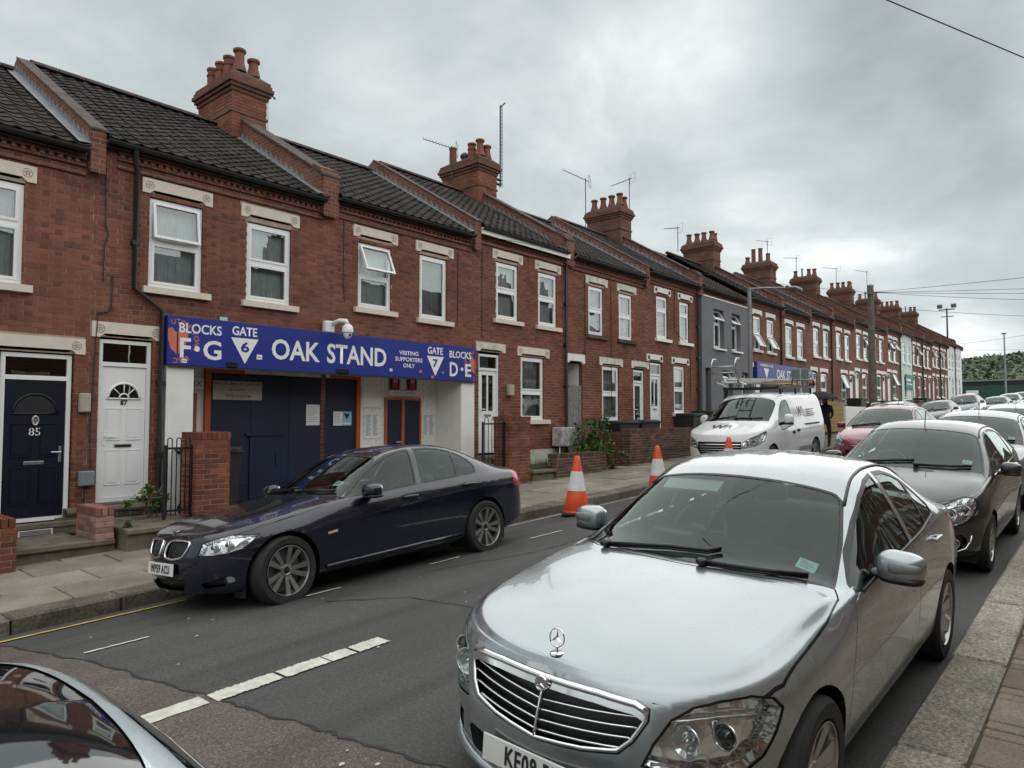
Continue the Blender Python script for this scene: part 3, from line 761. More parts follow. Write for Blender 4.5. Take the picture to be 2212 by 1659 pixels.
    if style == 'fan':
        q = MB(); q.box(cx-.105, cx+.105, yl-.017, yl-.013, zl-.016, zl+.012); q.build('letter_slot', m_black, leaf)
    hx = b-.05 if style == 'fanplain' else a+.05; s_ = -1 if style == 'fanplain' else 1
    hd = MB(); hd.cbox(hx-.018, hx+.018, yl-.012, yl, zl+.0, zl+.22, .006); hd.tube([(hx, yl-.012, zl+.14), (hx, yl-.05, zl+.14), (hx+s_*.12, yl-.05, zl+.14)], .010, 6); hd.build('door_handle', m_steel if style == 'fanplain' else m_upvc, leaf)
    if number:
        nm = m_signwhite if style == 'fanplain' else m_ink
        text(number, .15 if style == 'fanplain' else .095, facing_street(cx, yl-.004, c+Hh*(.62 if style == 'fanplain' else .725)), nm, leaf, .0 if style == 'fanplain' else .003)
    if style == 'fanplain':
        k = MB(); k.tube([(cx+.035*math.cos(q), yl-.02, c+Hh*.705+.06*math.sin(q)) for q in [2*math.pi*i/16 for i in range(16)]], .010, 6, closed=True); k.box(cx-.025, cx+.025, yl-.014, yl, c+Hh*.67, c+Hh*.73); k.build('knocker', m_steel, leaf)
    return d
def tile_mesh():
    w, L, n = .226, .26, 6; m = MB(); top = []
    for j, (s_, lift) in enumerate(((0, .022), (1, .002))):
        for i in range(n+1):
            t = i/n; m.v.append((w*(t-.5), L*s_-.03, lift+.012*math.cos(2*math.pi*t)+.004*math.cos(4*math.pi*t)))
    for i in range(n): m.f.append((i, i+1, n+2+i, n+1+i)); m.m.append(0)
    b = len(m.v)
    for i in range(n+1): p = m.v[i]; m.v.append((p[0], p[1]+.002, p[2]-.022))
    for i in range(n): m.f.append((b+i, b+i+1, i+1, i)); m.m.append(0)
    return m
TILE = tile_mesh(); TILE_ME = TILE.mesh('roof_tile', m_tile)
SL = math.atan(TS)
def roof(parent, x0, x1, base, near, seed):
    """front slope with tiles (single tiles near by), ridge and rear slope"""
    r = random.Random(seed); m = MB()
    m.quad((x0, YEAVE, base+ZEAVE-.03), (x1, YEAVE, base+ZEAVE-.03), (x1, YRIDGE, base+ZRIDGE-.03), (x0, YRIDGE, base+ZRIDGE-.03))
    m.quad((x0, YRIDGE, base+ZRIDGE-.03), (x1, YRIDGE, base+ZRIDGE-.03), (x1, 18.5, base+ZEAVE-.03), (x0, 18.5, base+ZEAVE-.03))
    rf = m.build('roof', m_tile, parent)
    Ln = math.hypot(YRIDGE-YEAVE, ZRIDGE-ZEAVE); gauge = .222; nr = int(Ln/gauge); w = .224; nc = int((x1-x0)/w)
    st = MB(); cnt = 0; cells = []
    for i in range(nr+1):
        for j in range(nc+1):
            cx = x0+w*(j+.5)
            if cx > x1-.02: continue
            s_ = i*gauge; cells.append((cx, YEAVE-.01+s_*math.cos(SL), base+ZEAVE+s_*math.sin(SL)))
    cells.sort(key=lambda c: (Vector(c)-CAMV).length)
    Rm = Matrix.Rotation(SL, 4, 'X')
    if near >= 2:
        for c in cells[:300]:
            o = bpy.data.objects.new('roof_tile', TILE_ME); link(o, rf); o.location = (c[0], c[1], c[2]+r.uniform(-.003, .004)); o.rotation_euler = (SL+r.uniform(-.012, .012), r.uniform(-.01, .01), r.uniform(-.012, .012))
        cells = cells[300:]
    for c in cells:
        M4 = Matrix.Translation(Vector(c)+Vector((0, 0, r.uniform(-.003, .004)))) @ Rm
        if near >= 1: st.add([tuple(M4 @ Vector(p)) for p in TILE.v], TILE.f)
        else:
            a = [M4 @ Vector(p) for p in ((-w/2, 0, .03), (0, 0, .012), (w/2, 0, .03), (w/2, gauge, .008), (0, gauge, -.01), (-w/2, gauge, .008))]; st.add([tuple(q) for q in a], [(0, 1, 4, 5), (1, 2, 3, 4)])
    if st.v: o = st.build('roof_tiles', m_tile, rf, smooth=False); o['kind'] = 'stuff'
    x = x0; k = 0
    rm = MB()
    while x < x1-.05:
        e = min(x+.44, x1); P = [(YRIDGE+.11*math.cos(a), base+ZRIDGE+.02+.09*math.sin(a)) for a in [math.pi*i/6 for i in range(7)]]
        q = MB(); q.prism(P, lambda a, b, d: (d, a, b), x, e-.012); 
        if near >= 1: q.build('ridge_tile', m_coping, rf)
        else: rm.add(q.v, q.f)
        x += .45
    if rm.v: o = rm.build('ridge_tiles', m_coping, rf); o['kind'] = 'stuff'
    gm = MB(); n = 8; P = [(YEAVE-.04+.06*math.cos(a), base+ZEAVE-.045+.06*math.sin(a)) for a in [math.pi+math.pi*i/n for i in range(n+1)]]; P2 = [(YEAVE-.04+.05*math.cos(a), base+ZEAVE-.045+.05*math.sin(a)) for a in [math.pi+math.pi*i/n for i in range(n+1)]]
    gm.prism(P+P2[::-1], lambda a, b, d: (d, a, b), x0, x1); gm.box(x0, x1, YEAVE+.02, YEAVE+.05, base+ZEAVE-.13, base+ZEAVE-.02); gm.build('gutter', m_black, parent)
    return rf
def cornice(parent, x0, x1, base):
    m = MB(); y = DF
    m.box(x0, x1, y-.045, y+.02, base+5.475, base+5.515); m.box(x0, x1, y-.045, y+.02, base+5.600, base+5.640); m.box(x0, x1, y-.06, y+.02, base+5.695, base+5.735)
    o = m.build('string_course', m_bw, parent); d = MB(); x = x0+.03
    while x < x1-.05: d.box(x, x+.055, y-.05, y+.01, base+5.642, base+5.693); x += .11
    q = d.build('dentils', m_bw, parent); q['kind'] = 'stuff'
def parapet(parent, X, low, high, tall, coping, flashing=True):
    """raised party wall between two roofs: low / high = bases of the lower and the higher house"""
    hw = .17 if tall else .10; up = .30 if tall else .06; y0 = YEAVE+.02; ye = YRIDGE
    ys_ = [y0, ye, 18.3]; f = lambda y, b: b+(ZEAVE+(y-YEAVE)*TS if y <= YRIDGE else ZRIDGE-(y-YRIDGE)*TS*.98)
    P = [(y, f(y, low)-.35) for y in ys_]+[(y, f(y, high)+up) for y in reversed(ys_)]
    m = MB(); m.prism(P, lambda a, b, d: (d, a, b), X-hw, X+hw); o = m.build('party_wall', m_bw, parent)
    n = 12 if tall else 9; c = MB(); pts = [y0-.02+(ye-y0)*i/n for i in range(n+1)]
    for a, b in zip(pts, pts[1:]):
        z0_, z1_ = f(a, high)+up, f(b, high)+up; k = .045 if tall else .03
        c2 = MB(); w = hw+(.04 if tall else .015); c2.add([(X-w, a+.006, z0_), (X+w, a+.006, z0_), (X+w, b-.006, z1_), (X-w, b-.006, z1_), (X-w, a+.006, z0_+k), (X+w, a+.006, z0_+k), (X+w, b-.006, z1_+k), (X-w, b-.006, z1_+k)], [(0, 3, 2, 1), (4, 5, 6, 7), (0, 1, 5, 4), (1, 2, 6, 5), (2, 3, 7, 6), (3, 0, 4, 7)])
        c2.build('coping', m_coping, o)
    if tall:
        e = MB(); zt = f(y0, high)+up+.16; e.prism([(DF-.07, zt-.62), (DF+.48, zt-.52), (DF+.48, zt+.06), (DF+.2, zt+.13), (DF-.07, zt)], lambda a, b, d: (d, a, b), X-hw-.02, X+hw+.02); e.build('kneeler', m_bw, o)
    if flashing:
        fl = MB(); st_ = .19; y = y0; i = 0
        while y < ye-.05:
            b = min(y+st_, ye); zl0, zl1 = f(y, low), f(b, low); h = .10+.05
            fl.prism([(y, zl0-.02), (b, zl1-.02), (b, zl1+.06), (b-.03, zl1+h), (y+.02, zl0+.07)], lambda a, c_, d: (d, a, c_), X-hw-.012, X-hw+.0)
            y = b
        fl.add([(X-hw-.16, y0-.02, f(y0, low)+.035), (X-hw-.004, y0-.02, f(y0, low)+.05), (X-hw-.004, ye, f(ye, low)+.05), (X-hw-.16, ye, f(ye, low)+.035)], [(0, 1, 2, 3)])
        fl.build('lead_flashing', m_lead, o)
    return o
def chimney(parent, X, base, pots, near=0, top=9.09, w=.40, y0=14.1, y1=15.6, seed=1):
    r = random.Random(seed); m = MB(); z0 = base+7.2; zt = base+top
    m.box(X-w, X+w, y0, y1, z0, zt-.34); o = m.build('chimney_stack', m_bw_stack if near < 1 else m_mortar, parent)
    bands = MB()
    bands.box(X-w-.028, X+w+.028, y0-.028, y1+.028, zt-.80, zt-.745)
    for i, (a, b, e) in enumerate(((-.34, -.262, .035), (-.258, -.185, .075), (-.181, -.10, .115), (-.096, -.02, .085), (-.016, .05, .06))): bands.box(X-w-e, X+w+e, y0-e, y1+e, zt+a, zt+b)
    bands.build('corbel_courses', m_bw_stack, o)
    fl = MB(); e = .05; fl.add([(X-w-e, y0-e, zt+.05), (X+w+e, y0-e, zt+.05), (X+w+e, y1+e, zt+.05), (X-w-e, y1+e, zt+.05), (X-w*.55, y0+.12, zt+.20), (X+w*.55, y0+.12, zt+.20), (X+w*.55, y1-.12, zt+.20), (X-w*.55, y1-.12, zt+.20)], [(4, 5, 6, 7), (0, 1, 5, 4), (1, 2, 6, 5), (2, 3, 7, 6), (3, 0, 4, 7)]); fl.build('flaunching', m_coping, o)
    if near >= 1:
        b = MB(); z = z0+.2; row = 0
        while z < zt-.36:
            for face in (0, 1):
                L = 2*w if face == 0 else y1-y0; x = -(.11 if row % 2 else 0)
                k = 0
                while x < L:
                    l = .215; a, e2 = max(0, x), min(L, x+l); x += l+.01; k += 1
                    if e2-a < .03: continue
                    j = r.uniform(-.002, .002)
                    if face == 0: b.box(X-w+a, X-w+e2, y0-.010+j, y0+.01, z, z+.064, skip=('+y',))
                    else: b.box(X-w-.010+j, X-w+.01, y0+a, y0+e2, z, z+.064, skip=('+x',))
            z += CH; row += 1
        q = b.build('bricks', m_brick, o); q['kind'] = 'stuff'
    for (dx, ty, kind, h) in pots:
        p = MB(); c = (X+dx, y0+.15+(y1-y0-.3)*ty, zt+.16)
        if kind == 'bell': prof = [(.15, 0), (.145, .06), (.105, .20), (.100, h-.09), (.135, h-.06), (.138, h-.015), (.12, h), (.10, h), (.095, h-.1)]
        elif kind == 'roll': prof = [(.12, 0), (.12, h*.55), (.135, h*.57), (.135, h*.63), (.115, h*.65), (.112, h-.06), (.132, h-.05), (.132, h), (.10, h), (.095, h-.1)]
        elif kind == 'tall': prof = [(.115, 0), (.11, h-.05), (.125, h-.04), (.125, h), (.09, h), (.085, h-.1)]
        elif kind == 'cowl': prof = [(.12, 0), (.11, h*.5), (.14, h*.5), (.15, h*.75), (.09, h), (0, h)]
        else: prof = [(.055, 0), (.055, h), (.09, h), (.09, h+.02), (0, h+.05)]
        p.lathe(prof, o=c, n=16, caps=False); p.build('chimney_pot', m_galv if kind == 'pipe' else (m_black if kind == 'cowl' else m_pot), o, smooth=True, angle=40)
    return o
def downpipe(parent, pts, r=.034, nm='downpipe', mat_=None):
    m = MB(); m.tube(pts, r, 8)
    o = m.build(nm, mat_ or m_black, parent, smooth=True, angle=50); b = MB(); P = [Vector(p) for p in pts]
    for a, c in zip(P, P[1:]):
        L = (c-a).length
        if L > 1.2:
            for k in range(1, int(L/1.1)+1):
                q = a+(c-a)*(k*1.1/L)
                if (q-a).length < L: b.box(q.x-.05, q.x+.05, q.y-.04, q.y+.06, q.z-.03, q.z+.03)
    if b.v: b.build('pipe_bracket', mat_ or m_black, o)
    return o

def fit_text(s, x0, x1, z0, z1, y, mat_, parent, bold=.012, depth=.003, name='lettering'):
    me = text_mesh(s, 1.0, bold, 0.0); a = np.array([v.co[:] for v in me.vertices]); lo, hi = a.min(0), a.max(0)
    sx, sy = (x1-x0)/(hi[0]-lo[0]), (z1-z0)/(hi[1]-lo[1])
    for v in me.vertices: v.co = Vector((x0+(v.co.x-lo[0])*sx, y, z0+(v.co.y-lo[1])*sy))
    me.materials.clear(); me.materials.append(mat_)
    for p in me.polygons: p.material_index = 0
    o = bpy.data.objects.new(name, me); link(o, parent)
    unparent_offset(o, parent); return o
def stadium_wall(x): return 0
WX = {0: -.15, 1: 3.77, 2: 7.75, 3: 11.74, 4: 15.36, 5: 19.48, 6: 23.15, 7: 27.6, 8: 31.2, 9: 34.9, 10: 38.35, 11: 42.3, 12: 45.9, 13: 49.55, 14: 53.4, 15: 57.1, 16: 60.6, 17: 64.0, 18: 67.5, 19: 71.0, 20: 74.5, 21: 78.2}
BZ = {0: -.22, 1: 0, 2: .11, 3: .37, 4: .34, 5: .57, 6: .60, 7: .79, 8: .76, 9: 1.03, 10: 1.14, 11: 1.38, 12: 1.47, 13: 1.69, 14: 1.80, 15: 1.87, 16: 1.86, 17: 2.10, 18: 2.17, 19: 2.4, 20: 2.5}
HL = {0: 'brick terraced house behind navy front door numbered 85', 1: 'brick terraced house with white fan-light door 87 beside the blue sign',
  2: 'brick terraced house above the white lettering OAK STAND, one top window swung open', 3: 'brick terraced house with white fascia board and cream lintels behind the railings',
  4: 'brick terraced house with flaking lintels and a white passage opening', 5: 'brick terraced house with white lintels dotted by dark roundels',
  6: 'narrow house rendered plain grey between brick neighbours', 7: 'brick house just past the grey rendered one, lower sashes tilted out',
  8: 'brick house above the second, smaller blue stadium sign', 9: 'brick house just past the second blue sign, behind the roof rack', 10: 'brick house with a black square bin by its doors, before the wooden pole',
  11: 'brick house half hidden by the wooden telegraph pole', 12: 'brick house just past the wooden telegraph pole', 13: 'brick house next to the pale green one, two top lights open',
  14: 'pale green rendered house with a teal board on its front', 15: 'dark brick house adjoining the pale green rendered one', 16: 'dark brick house second past the pale green one',
  17: 'dark brick house third past the pale green one', 18: 'last dark brick house before the white end of terrace', 19: 'white painted house one before the end of the terrace', 20: 'white house at the far end of the terrace by the side road'}
POTS = {2: [(-.17, 0.0, 'bell', .50), (.17, .02, 'bell', .40), (-.19, .34, 'roll', .46), (-.19, .64, 'roll', .44), (-.19, .95, 'roll', .42), (.17, .5, 'bell', .4), (.17, .9, 'roll', .4)],
  4: [(-.17, 0, 'bell', .50), (.17, .03, 'bell', .42), (-.17, .28, 'roll', .46), (-.17, .95, 'tall', .52), (-.05, .62, 'cowl', .30)],
  6: [(-.17, 0, 'bell', .46), (.17, .02, 'bell', .40), (-.17, .30, 'bell', .44), (-.17, .62, 'bell', .43), (-.17, .96, 'bell', .42)],
  8: [(-.17, 0, 'bell', .42), (.17, .02, 'bell', .38), (-.17, .33, 'bell', .42), (-.17, .62, 'bell', .42), (-.17, .96, 'bell', .44)],
  10: [(-.17, .05, 'tall', .40), (-.17, .40, 'tall', .75), (-.17, .72, 'tall', .75), (-.17, 1.0, 'bell', .35)],
  12: [(-.17, 0, 'bell', .42), (-.17, .28, 'bell', .45), (-.17, .62, 'pipe', .5), (-.17, .96, 'bell', .42)]}
houses = {}
def house(k, near, front='brick'):
    x0, x1, b = WX[k], WX[k+1], BZ[k]; grp = 'houses of the far-side terrace'
    h = thing('terraced_house', HL[k], 'house', (x0, DF, b), grp); houses[k] = h; return h, x0, x1, b
def fwin(h, b, lx, ltop, wx0, wx1, z0, z1, y=DF, lst='cream', silmat=None, op=None, lh=.225, sl=True, **kw):
    """lintel, sill, window; returns opening"""
    lintel(h, lx[0], lx[1], b+ltop-lh, b+ltop, y, lst)
    if sl: sill(h, lx[0]+.03, lx[1]-.02, b+z0-.11, b+z0-.01, y, silmat or m_lintel)
    window(h, wx0, wx1, b+z0, b+z1, y, **kw)
    return (wx0, wx1, b+z0-.10, b+z1+.02)
def add_facade(h, k, x0, x1, zlo, b, ops, lint, single, near, seed, zl=None, zr=None):
    zl = zlo if zl is None else zl; zr = zlo if zr is None else zr
    m = MB(); wall_mesh(m, x0, x1, zlo, b+5.80, ops, DF, .11)
    m.quad((x0, 18.4, zl), (x0, DF, zl), (x0, DF, b+5.8), (x0, 18.4, b+5.8), 1); m.quad((x1, DF, zr), (x1, 18.4, zr), (x1, 18.4, b+5.8), (x1, DF, b+5.8), 1); m.quad((x1, 18.4, zlo), (x0, 18.4, zlo), (x0, 18.4, b+5.8), (x1, 18.4, b+5.8), 1)
    w = m.build('wall', [m_mortar if near >= 1 else m_bw, m_bw], h)
    if near >= 1: brick_field(x0+.004, x1-.004, zlo+.002, b+5.78, ops+lint, DF, seed, single, w)
    return w
LH = lambda b, lx, top, h=.225: (lx[0], lx[1], b+top-h, b+top)
# --- house 85
h, x0, x1, b = house(0, 2); ops = []; li = []
for lx, wx in (((.34, 1.45), (.48, 1.31)), ((1.94, 3.05), (2.08, 2.92))):
    ops.append(fwin(h, b, lx, 5.43, wx[0], wx[1], 3.80, 5.16, kind='two', split=.60)); li.append(LH(b, lx, 5.43))
lintel(h, 2.50, 3.71, b+2.90, b+3.12, DF); li.append((2.50, 3.71, b+2.90, b+3.12)); ops.append((2.70, 3.58, b+.58, b+2.90))
upvc_door(h, 2.72, 3.56, b+.60, b+2.52, b+2.88, DF, 'fanplain', m_navy, '85')
ops.append(fwin(h, b, (.5, 1.8), 3.17, .62, 1.62, 1.37, 2.92, kind='two', split=.7)); li.append(LH(b, (.5, 1.8), 3.17))
add_facade(h, 0, x0, x1, -.3, b, ops, li, 160, 2, 11); cornice(h, x0, x1-.12, b); roof(h, x0, x1-.15, b, 2, 21)
# --- house 87 and its neighbour over the stadium gate
h, x0, x1, b = house(1, 2); ops = []; li = []
ops.append(fwin(h, b, (4.43, 5.53), 5.445, 4.55, 5.38, 3.79, 5.16, kind='topopen', split=.52, tilt=R(8))); li.append(LH(b, (4.43, 5.53), 5.445))
ops.append(fwin(h, b, (6.03, 7.15), 5.425, 6.15, 6.99, 3.78, 5.12, kind='two', split=.50)); li.append(LH(b, (6.03, 7.15), 5.425))
lintel(h, 3.79, 4.79, b+2.955, b+3.18, DF); li.append((3.79, 4.79, b+2.955, b+3.18)); ops.append((3.90, 4.64, b+.52, b+2.96))
upvc_door(h, 3.905, 4.635, b+.56, b+2.54, b+2.93, DF, 'fan', None, '87')
ops.append((4.80, x1+.01, -.5, 2.80))
add_facade(h, 1, x0, x1, -.2, b, ops, li, 300, 2, 12, zr=2.75); cornice(h, x0+.3, x1-.12, b); roof(h, x0+.10, x1-.15, b, 2, 22)
parapet(h, x0, BZ[0], BZ[1], False, True); parapet(h, x1, BZ[1], BZ[2], True, True); chimney(h, x1, b, POTS[2], 1, seed=2)
downpipe(h, [(4.27, YEAVE-.02, 5.78), (4.27, YEAVE+.0, 5.64), (4.33, DF-.07, 5.50), (4.33, DF-.07, 3.72), (4.75, DF-.07, 3.42), (4.75, DF-.07, .35)], .040)
sn = MB(); sn.box(3.5, 4.79, DF-.10, DF+.02, b+.36, b+.52); sn.tube([(3.5, DF-.10, b+.47), (4.79, DF-.10, b+.47)], .05, 8); sn.box(3.4, 4.79, DF-.06, DF+.02, -.1, b+.40); sn.build('door_step', m_stone, h)
h2, x0b, x1b, b2 = house(2, 2); ops = []; li = []
ops.append(fwin(h2, b2, (8.34, 9.45), 5.43, 8.47, 9.30, 3.83, 5.11, kind='topopen', split=.50, tilt=R(24))); li.append(LH(b2, (8.34, 9.45), 5.43))
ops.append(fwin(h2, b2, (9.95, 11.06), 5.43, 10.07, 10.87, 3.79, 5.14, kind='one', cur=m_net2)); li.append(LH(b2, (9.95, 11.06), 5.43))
ops.append((x0b-.01, 11.65, -.5, 2.80))
add_facade(h2, 2, x0b, x1b, .0, b2, ops, li, 300, 2, 13, zl=2.75); cornice(h2, x0b+.15, x1b-.1, b2); roof(h2, x0b+.15, x1b-.15, b2, 2, 23)
parapet(h2, x1b, BZ[2], BZ[3], False, True)
# --- house with the white fascia
h, x0, x1, b = house(3, 2); ops = []; li = []
for lx, wx, cu in (((12.36, 13.48), (12.50, 13.31), m_net), ((13.97, 15.06), (14.11, 14.89), m_net)):
    ops.append(fwin(h, b, lx, 5.43, wx[0], wx[1], 3.78, 5.14, kind='two', split=.52)); li.append(LH(b, lx, 5.43))
lintel(h, 11.80, 12.82, b+2.96, b+3.17, DF, 'old'); li.append((11.80, 12.82, b+2.96, b+3.17)); ops.append((11.90, 12.63, b+.55, b+2.96)); upvc_door(h, 11.91, 12.62, b+.60, b+2.52, b+2.90, DF, 'glazed', None, None)
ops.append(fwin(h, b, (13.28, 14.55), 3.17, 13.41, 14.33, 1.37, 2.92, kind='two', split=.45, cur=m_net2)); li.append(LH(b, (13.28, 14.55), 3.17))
w = add_facade(h, 3, x0, x1, .25, b, ops, li, 300, 2, 14); cornice(h, x0+.15, x1-.1, b); roof(h, x0+.1, x1-.15, b, 2, 24)
pl = MB(); pl.box(12.9, 15.2, DF-.02, DF+.0, .2, b+.62); pl.build('plinth', m_plinth, h); q = MB(); q.box(13.3, 13.55, DF-.03, DF-.015, b+.30, b+.45); q.build('air_brick', m_galv, h)
fs = MB(); fs.box(11.84, 15.3, YEAVE-.01, YEAVE+.02, b+ZEAVE-.20, b+ZEAVE-.06); fs.build('fascia_board', m_white, h)
parapet(h, x1, BZ[4], BZ[3], True, True); chimney(h, x1, b-.05, POTS[4], 1, seed=3)
downpipe(h, [(15.62, YEAVE-.05, b+5.80), (15.24, DF-.07, b+5.55), (15.22, DF-.07, b+.3)], .036)
# --- passage house
h, x0, x1, b = house(4, 2); ops = []; li = []
for lx, wx in (((16.22, 17.33), (16.36, 17.11)), ((17.83, 18.93), (17.95, 18.71))):
    ops.append(fwin(h, b, lx, 5.43, wx[0], wx[1], 3.78, 5.14, kind='two', split=.52, lst='old', silmat=m_brick_old)); li.append(LH(b, lx, 5.43))
lintel(h, 15.30, 16.16, b+2.93, b+3.17, DF, 'white'); li.append((15.30, 16.16, b+2.93, b+3.17)); ops.append((15.40, 16.05, b+.1, b+2.95))
ops.append(fwin(h, b, (16.89, 18.13), 3.17, 17.03, 17.92, 1.37, 2.92, kind='two', split=.5, lst='old', cur=m_net2)); li.append(LH(b, (16.89, 18.13), 3.17))
lintel(h, 18.62, 19.66, b+2.96, b+3.17, DF, 'old'); li.append((18.62, 19.66, b+2.96, b+3.17)); ops.append((18.75, 19.40, b+.5, b+2.96)); upvc_door(h, 18.76, 19.39, b+.55, b+2.52, b+2.90, DF, 'full', None, None)
add_facade(h, 4, x0, x1, .3, b, ops, li, 300, 2, 15); cornice(h, x0+.15, x1-.1, b); roof(h, x0+.15, x1-.15, b, 1, 25)
pm = MB(); pm.box(15.40, 16.05, DF+.55, DF+.6, b+1.0, b+2.95); pm.box(15.395, 15.405, DF+.11, DF+.6, b+.1, b+2.95); pm.box(16.045, 16.055, DF+.11, DF+.6, b+.1, b+2.95); pm.build('passage_wall', m_white, h)
for i in range(5):
    p = MB(); p.cbox(15.40+.13*i, 15.525+.13*i, DF+.02+.004*(i % 2), DF+.05+.004*(i % 2), b+.1, b+2.32+.01*(i % 3), .004); p.build('gate_board', m_wood_grey, h)
parapet(h, x1, BZ[4], BZ[5], False, True)
# --- roundel lintels
h, x0, x1, b = house(5, 1); ops = []; li = []
for lx, wx in (((20.05, 21.14), (20.20, 20.92)), ((21.64, 22.70), (21.78, 22.45))):
    ops.append(fwin(h, b, lx, 5.43, wx[0], wx[1], 3.78, 5.14, kind='two', split=.68, lst='spot', silmat=m_white, cur=m_net2)); li.append(LH(b, lx, 5.43))
lintel(h, 19.55, 20.56, b+3.0, b+3.22, DF, 'spot'); ops.append((19.76, 20.50, b+.55, b+3.0)); li.append((19.55, 20.56, b+3.0, b+3.22)); upvc_door(h, 19.77, 20.49, b+.60, b+2.55, b+2.95, DF, 'glazed')
ops.append(fwin(h, b, (21.18, 22.40), 3.22, 21.32, 22.09, 1.38, 2.95, kind='two', split=.5, lst='spot', silmat=m_white)); li.append(LH(b, (21.18, 22.40), 3.22))
add_facade(h, 5, x0, x1, .5, b, ops, li, 150, 1, 16); cornice(h, x0+.15, x1-.1, b); roof(h, x0+.1, x1-.15, b, 1, 26)
parapet(h, x1, BZ[5], BZ[6], True, True); chimney(h, x1, b+.06, POTS[6], 0, seed=4)
downpipe(h, [(23.05, YEAVE-.04, b+5.8), (23.02, DF-.07, b+5.5), (23.02, DF-.07, b+.2)], .036)
# --- grey rendered house: plain thick render, deep window openings
h, x0, x1, b = house(6, 1); y = DF-.10; m = MB(); ops = [(24.22, 25.12, b+3.72, b+5.16), (25.80, 26.62, b+3.72, b+5.16), (24.95, 25.85, b+1.35, b+2.95), (26.70, 27.35, b+.45, b+2.95), (23.50, 23.95, b-.1, b+2.97)]
wall_mesh(m, 23.22, 27.56, .55, b+5.52, ops, y, .24, 0, 0); m.box(23.22, 23.24, y, DF+.1, .55, b+5.52); m.box(27.54, 27.56, y, DF+.1, .55, b+5.52); m.box(23.2, 27.58, y-.02, DF, b+5.52, b+5.56, 1)
m.build('wall', [m_render, m_white], h)
up = MB(); wall_mesh(up, x0, x1, b+5.40, b+5.80, [], DF); up.quad((x0, 18.4, 0), (x0, DF, 0), (x0, DF, b+5.8), (x0, 18.4, b+5.8), 1); up.quad((x1, DF, 0), (x1, 18.4, 0), (x1, 18.4, b+5.8), (x1, DF, b+5.8), 1); up.build('brickwork', [m_bw, m_bw], h)
for i, (a, c, d, e) in enumerate(ops[:3]):
    window(h, a, c, d+.02, e, y, kind='topopen', split=.66, tilt=R(30), cur=m_net2, far=True, yb=.24); sill(h, a-.04, c+.05, d-.06, d, y, m_white)
upvc_door(h, 26.72, 27.33, b+.5, b+2.45, b+2.93, y+.12, 'panel')
bk = MB(); bk.box(23.5, 23.95, DF+.6, DF+.65, .4, b+3); bk.build('passage_door', m_dark, h)
roof(h, x0+.1, x1-.15, b, 1, 27)
# --- the rest of the row
def far_house(k, lst, uw, gw, gd, wallm=None, chim=None, kind='two', brick=m_bw, opens=(), passage=None, tall=True):
    h, x0, x1, b = house(k, 0); ops = []
    plainw = wallm is not None
    for i, (a, c) in enumerate(uw):
        kd, sp, tl = kind, .5, 0
        if (k, i) in opens or k in opens: kd, tl = ('lowopen' if k == 7 else 'topopen'), R(28)
        if plainw: window(h, a, c, b+3.78, b+5.16, DF, kind='two', cur=m_net2, far=True); sill(h, a-.05, c+.05, b+3.66, b+3.76, DF, m_white); ops.append((a, c, b+3.70, b+5.18))
        else: ops.append(fwin(h, b, (a-.14, c+.14), 5.43, a, c, 3.78, 5.14, kind=kd, split=sp, tilt=tl, lst='white', silmat=m_lintel_white, far=True, cur=m_net if (k+i) % 3 == 0 else m_net2))
    for i, (a, c) in enumerate(gw):
        if plainw: window(h, a, c, b+1.37, b+2.92, DF, kind='two', cur=m_net2, far=True); ops.append((a, c, b+1.3, b+2.94))
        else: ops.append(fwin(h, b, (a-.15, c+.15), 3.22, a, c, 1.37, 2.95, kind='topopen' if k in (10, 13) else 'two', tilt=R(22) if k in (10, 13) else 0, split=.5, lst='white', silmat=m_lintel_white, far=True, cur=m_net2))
    for a, c in gd:
        if not plainw: lintel(h, a-.14, c+.14, b+2.99, b+3.22, DF, 'white')
        ops.append((a, c, b+.5, b+2.99)); upvc_door(h, a+.01, c-.01, b+.55, b+2.55, b+2.95, DF, 'panel')
    if passage: ops.append((passage[0], passage[1], b+.1, b+2.95)); q = MB(); q.box(passage[0], passage[1], DF+.3, DF+.35, b, b+2.95); q.build('passage_door', m_dark, h); lintel(h, passage[0]-.05, passage[1]+.05, b+2.97, b+3.2, DF, 'white')
    m = MB(); wall_mesh(m, x0, x1, b-.6, b+5.80, ops, DF, .11); mm = wallm or brick
    m.quad((x0, 18.4, b-.6), (x0, DF, b-.6), (x0, DF, b+5.8), (x0, 18.4, b+5.8), 1); m.quad((x1, DF, b-.6), (x1, 18.4, b-.6), (x1, 18.4, b+5.8), (x1, DF, b+5.8), 1)
    if k == 20: m.add([(x1, DF, b+5.8), (x1, 18.4, b+5.8), (x1, YRIDGE, b+ZRIDGE)], [(0, 1, 2)], 1)
    m.build('wall', [mm, mm], h)
    if not plainw: cornice(h, x0+.1, x1-.1, b)
    roof(h, x0+.1, x1-.15, b, 0, 30+k)
    nb = BZ.get(k+1, b)
    if (k+1) % 2 == 0: parapet(h, x1, min(b, nb), max(b, nb), True, True, k < 10); chimney(h, x1, b+.05, POTS.get(k+1, POTS[8] if k % 4 == 1 else POTS[12]), 0, seed=k)
    else: parapet(h, x1, min(b, nb), max(b, nb), False, True, k < 10)
    if k % 2 == 1: downpipe(h, [(x1-.1, YEAVE-.04, b+5.8), (x1-.12, DF-.07, b+5.5), (x1-.12, DF-.07, b+.2)], .04)
far_house(7, 'w', [(28.16, 28.90), (29.60, 30.40)], [], [(27.72, 28.38)], opens=(7,))
far_house(8, 'w', [(31.80, 32.62), (33.28, 34.12)], [], [])
far_house(9, 'w', [(35.58, 36.40), (37.10, 37.92)], [(36.58, 37.55)], [(35.16, 35.92)], passage=(38.5, 39.0) if False else None)
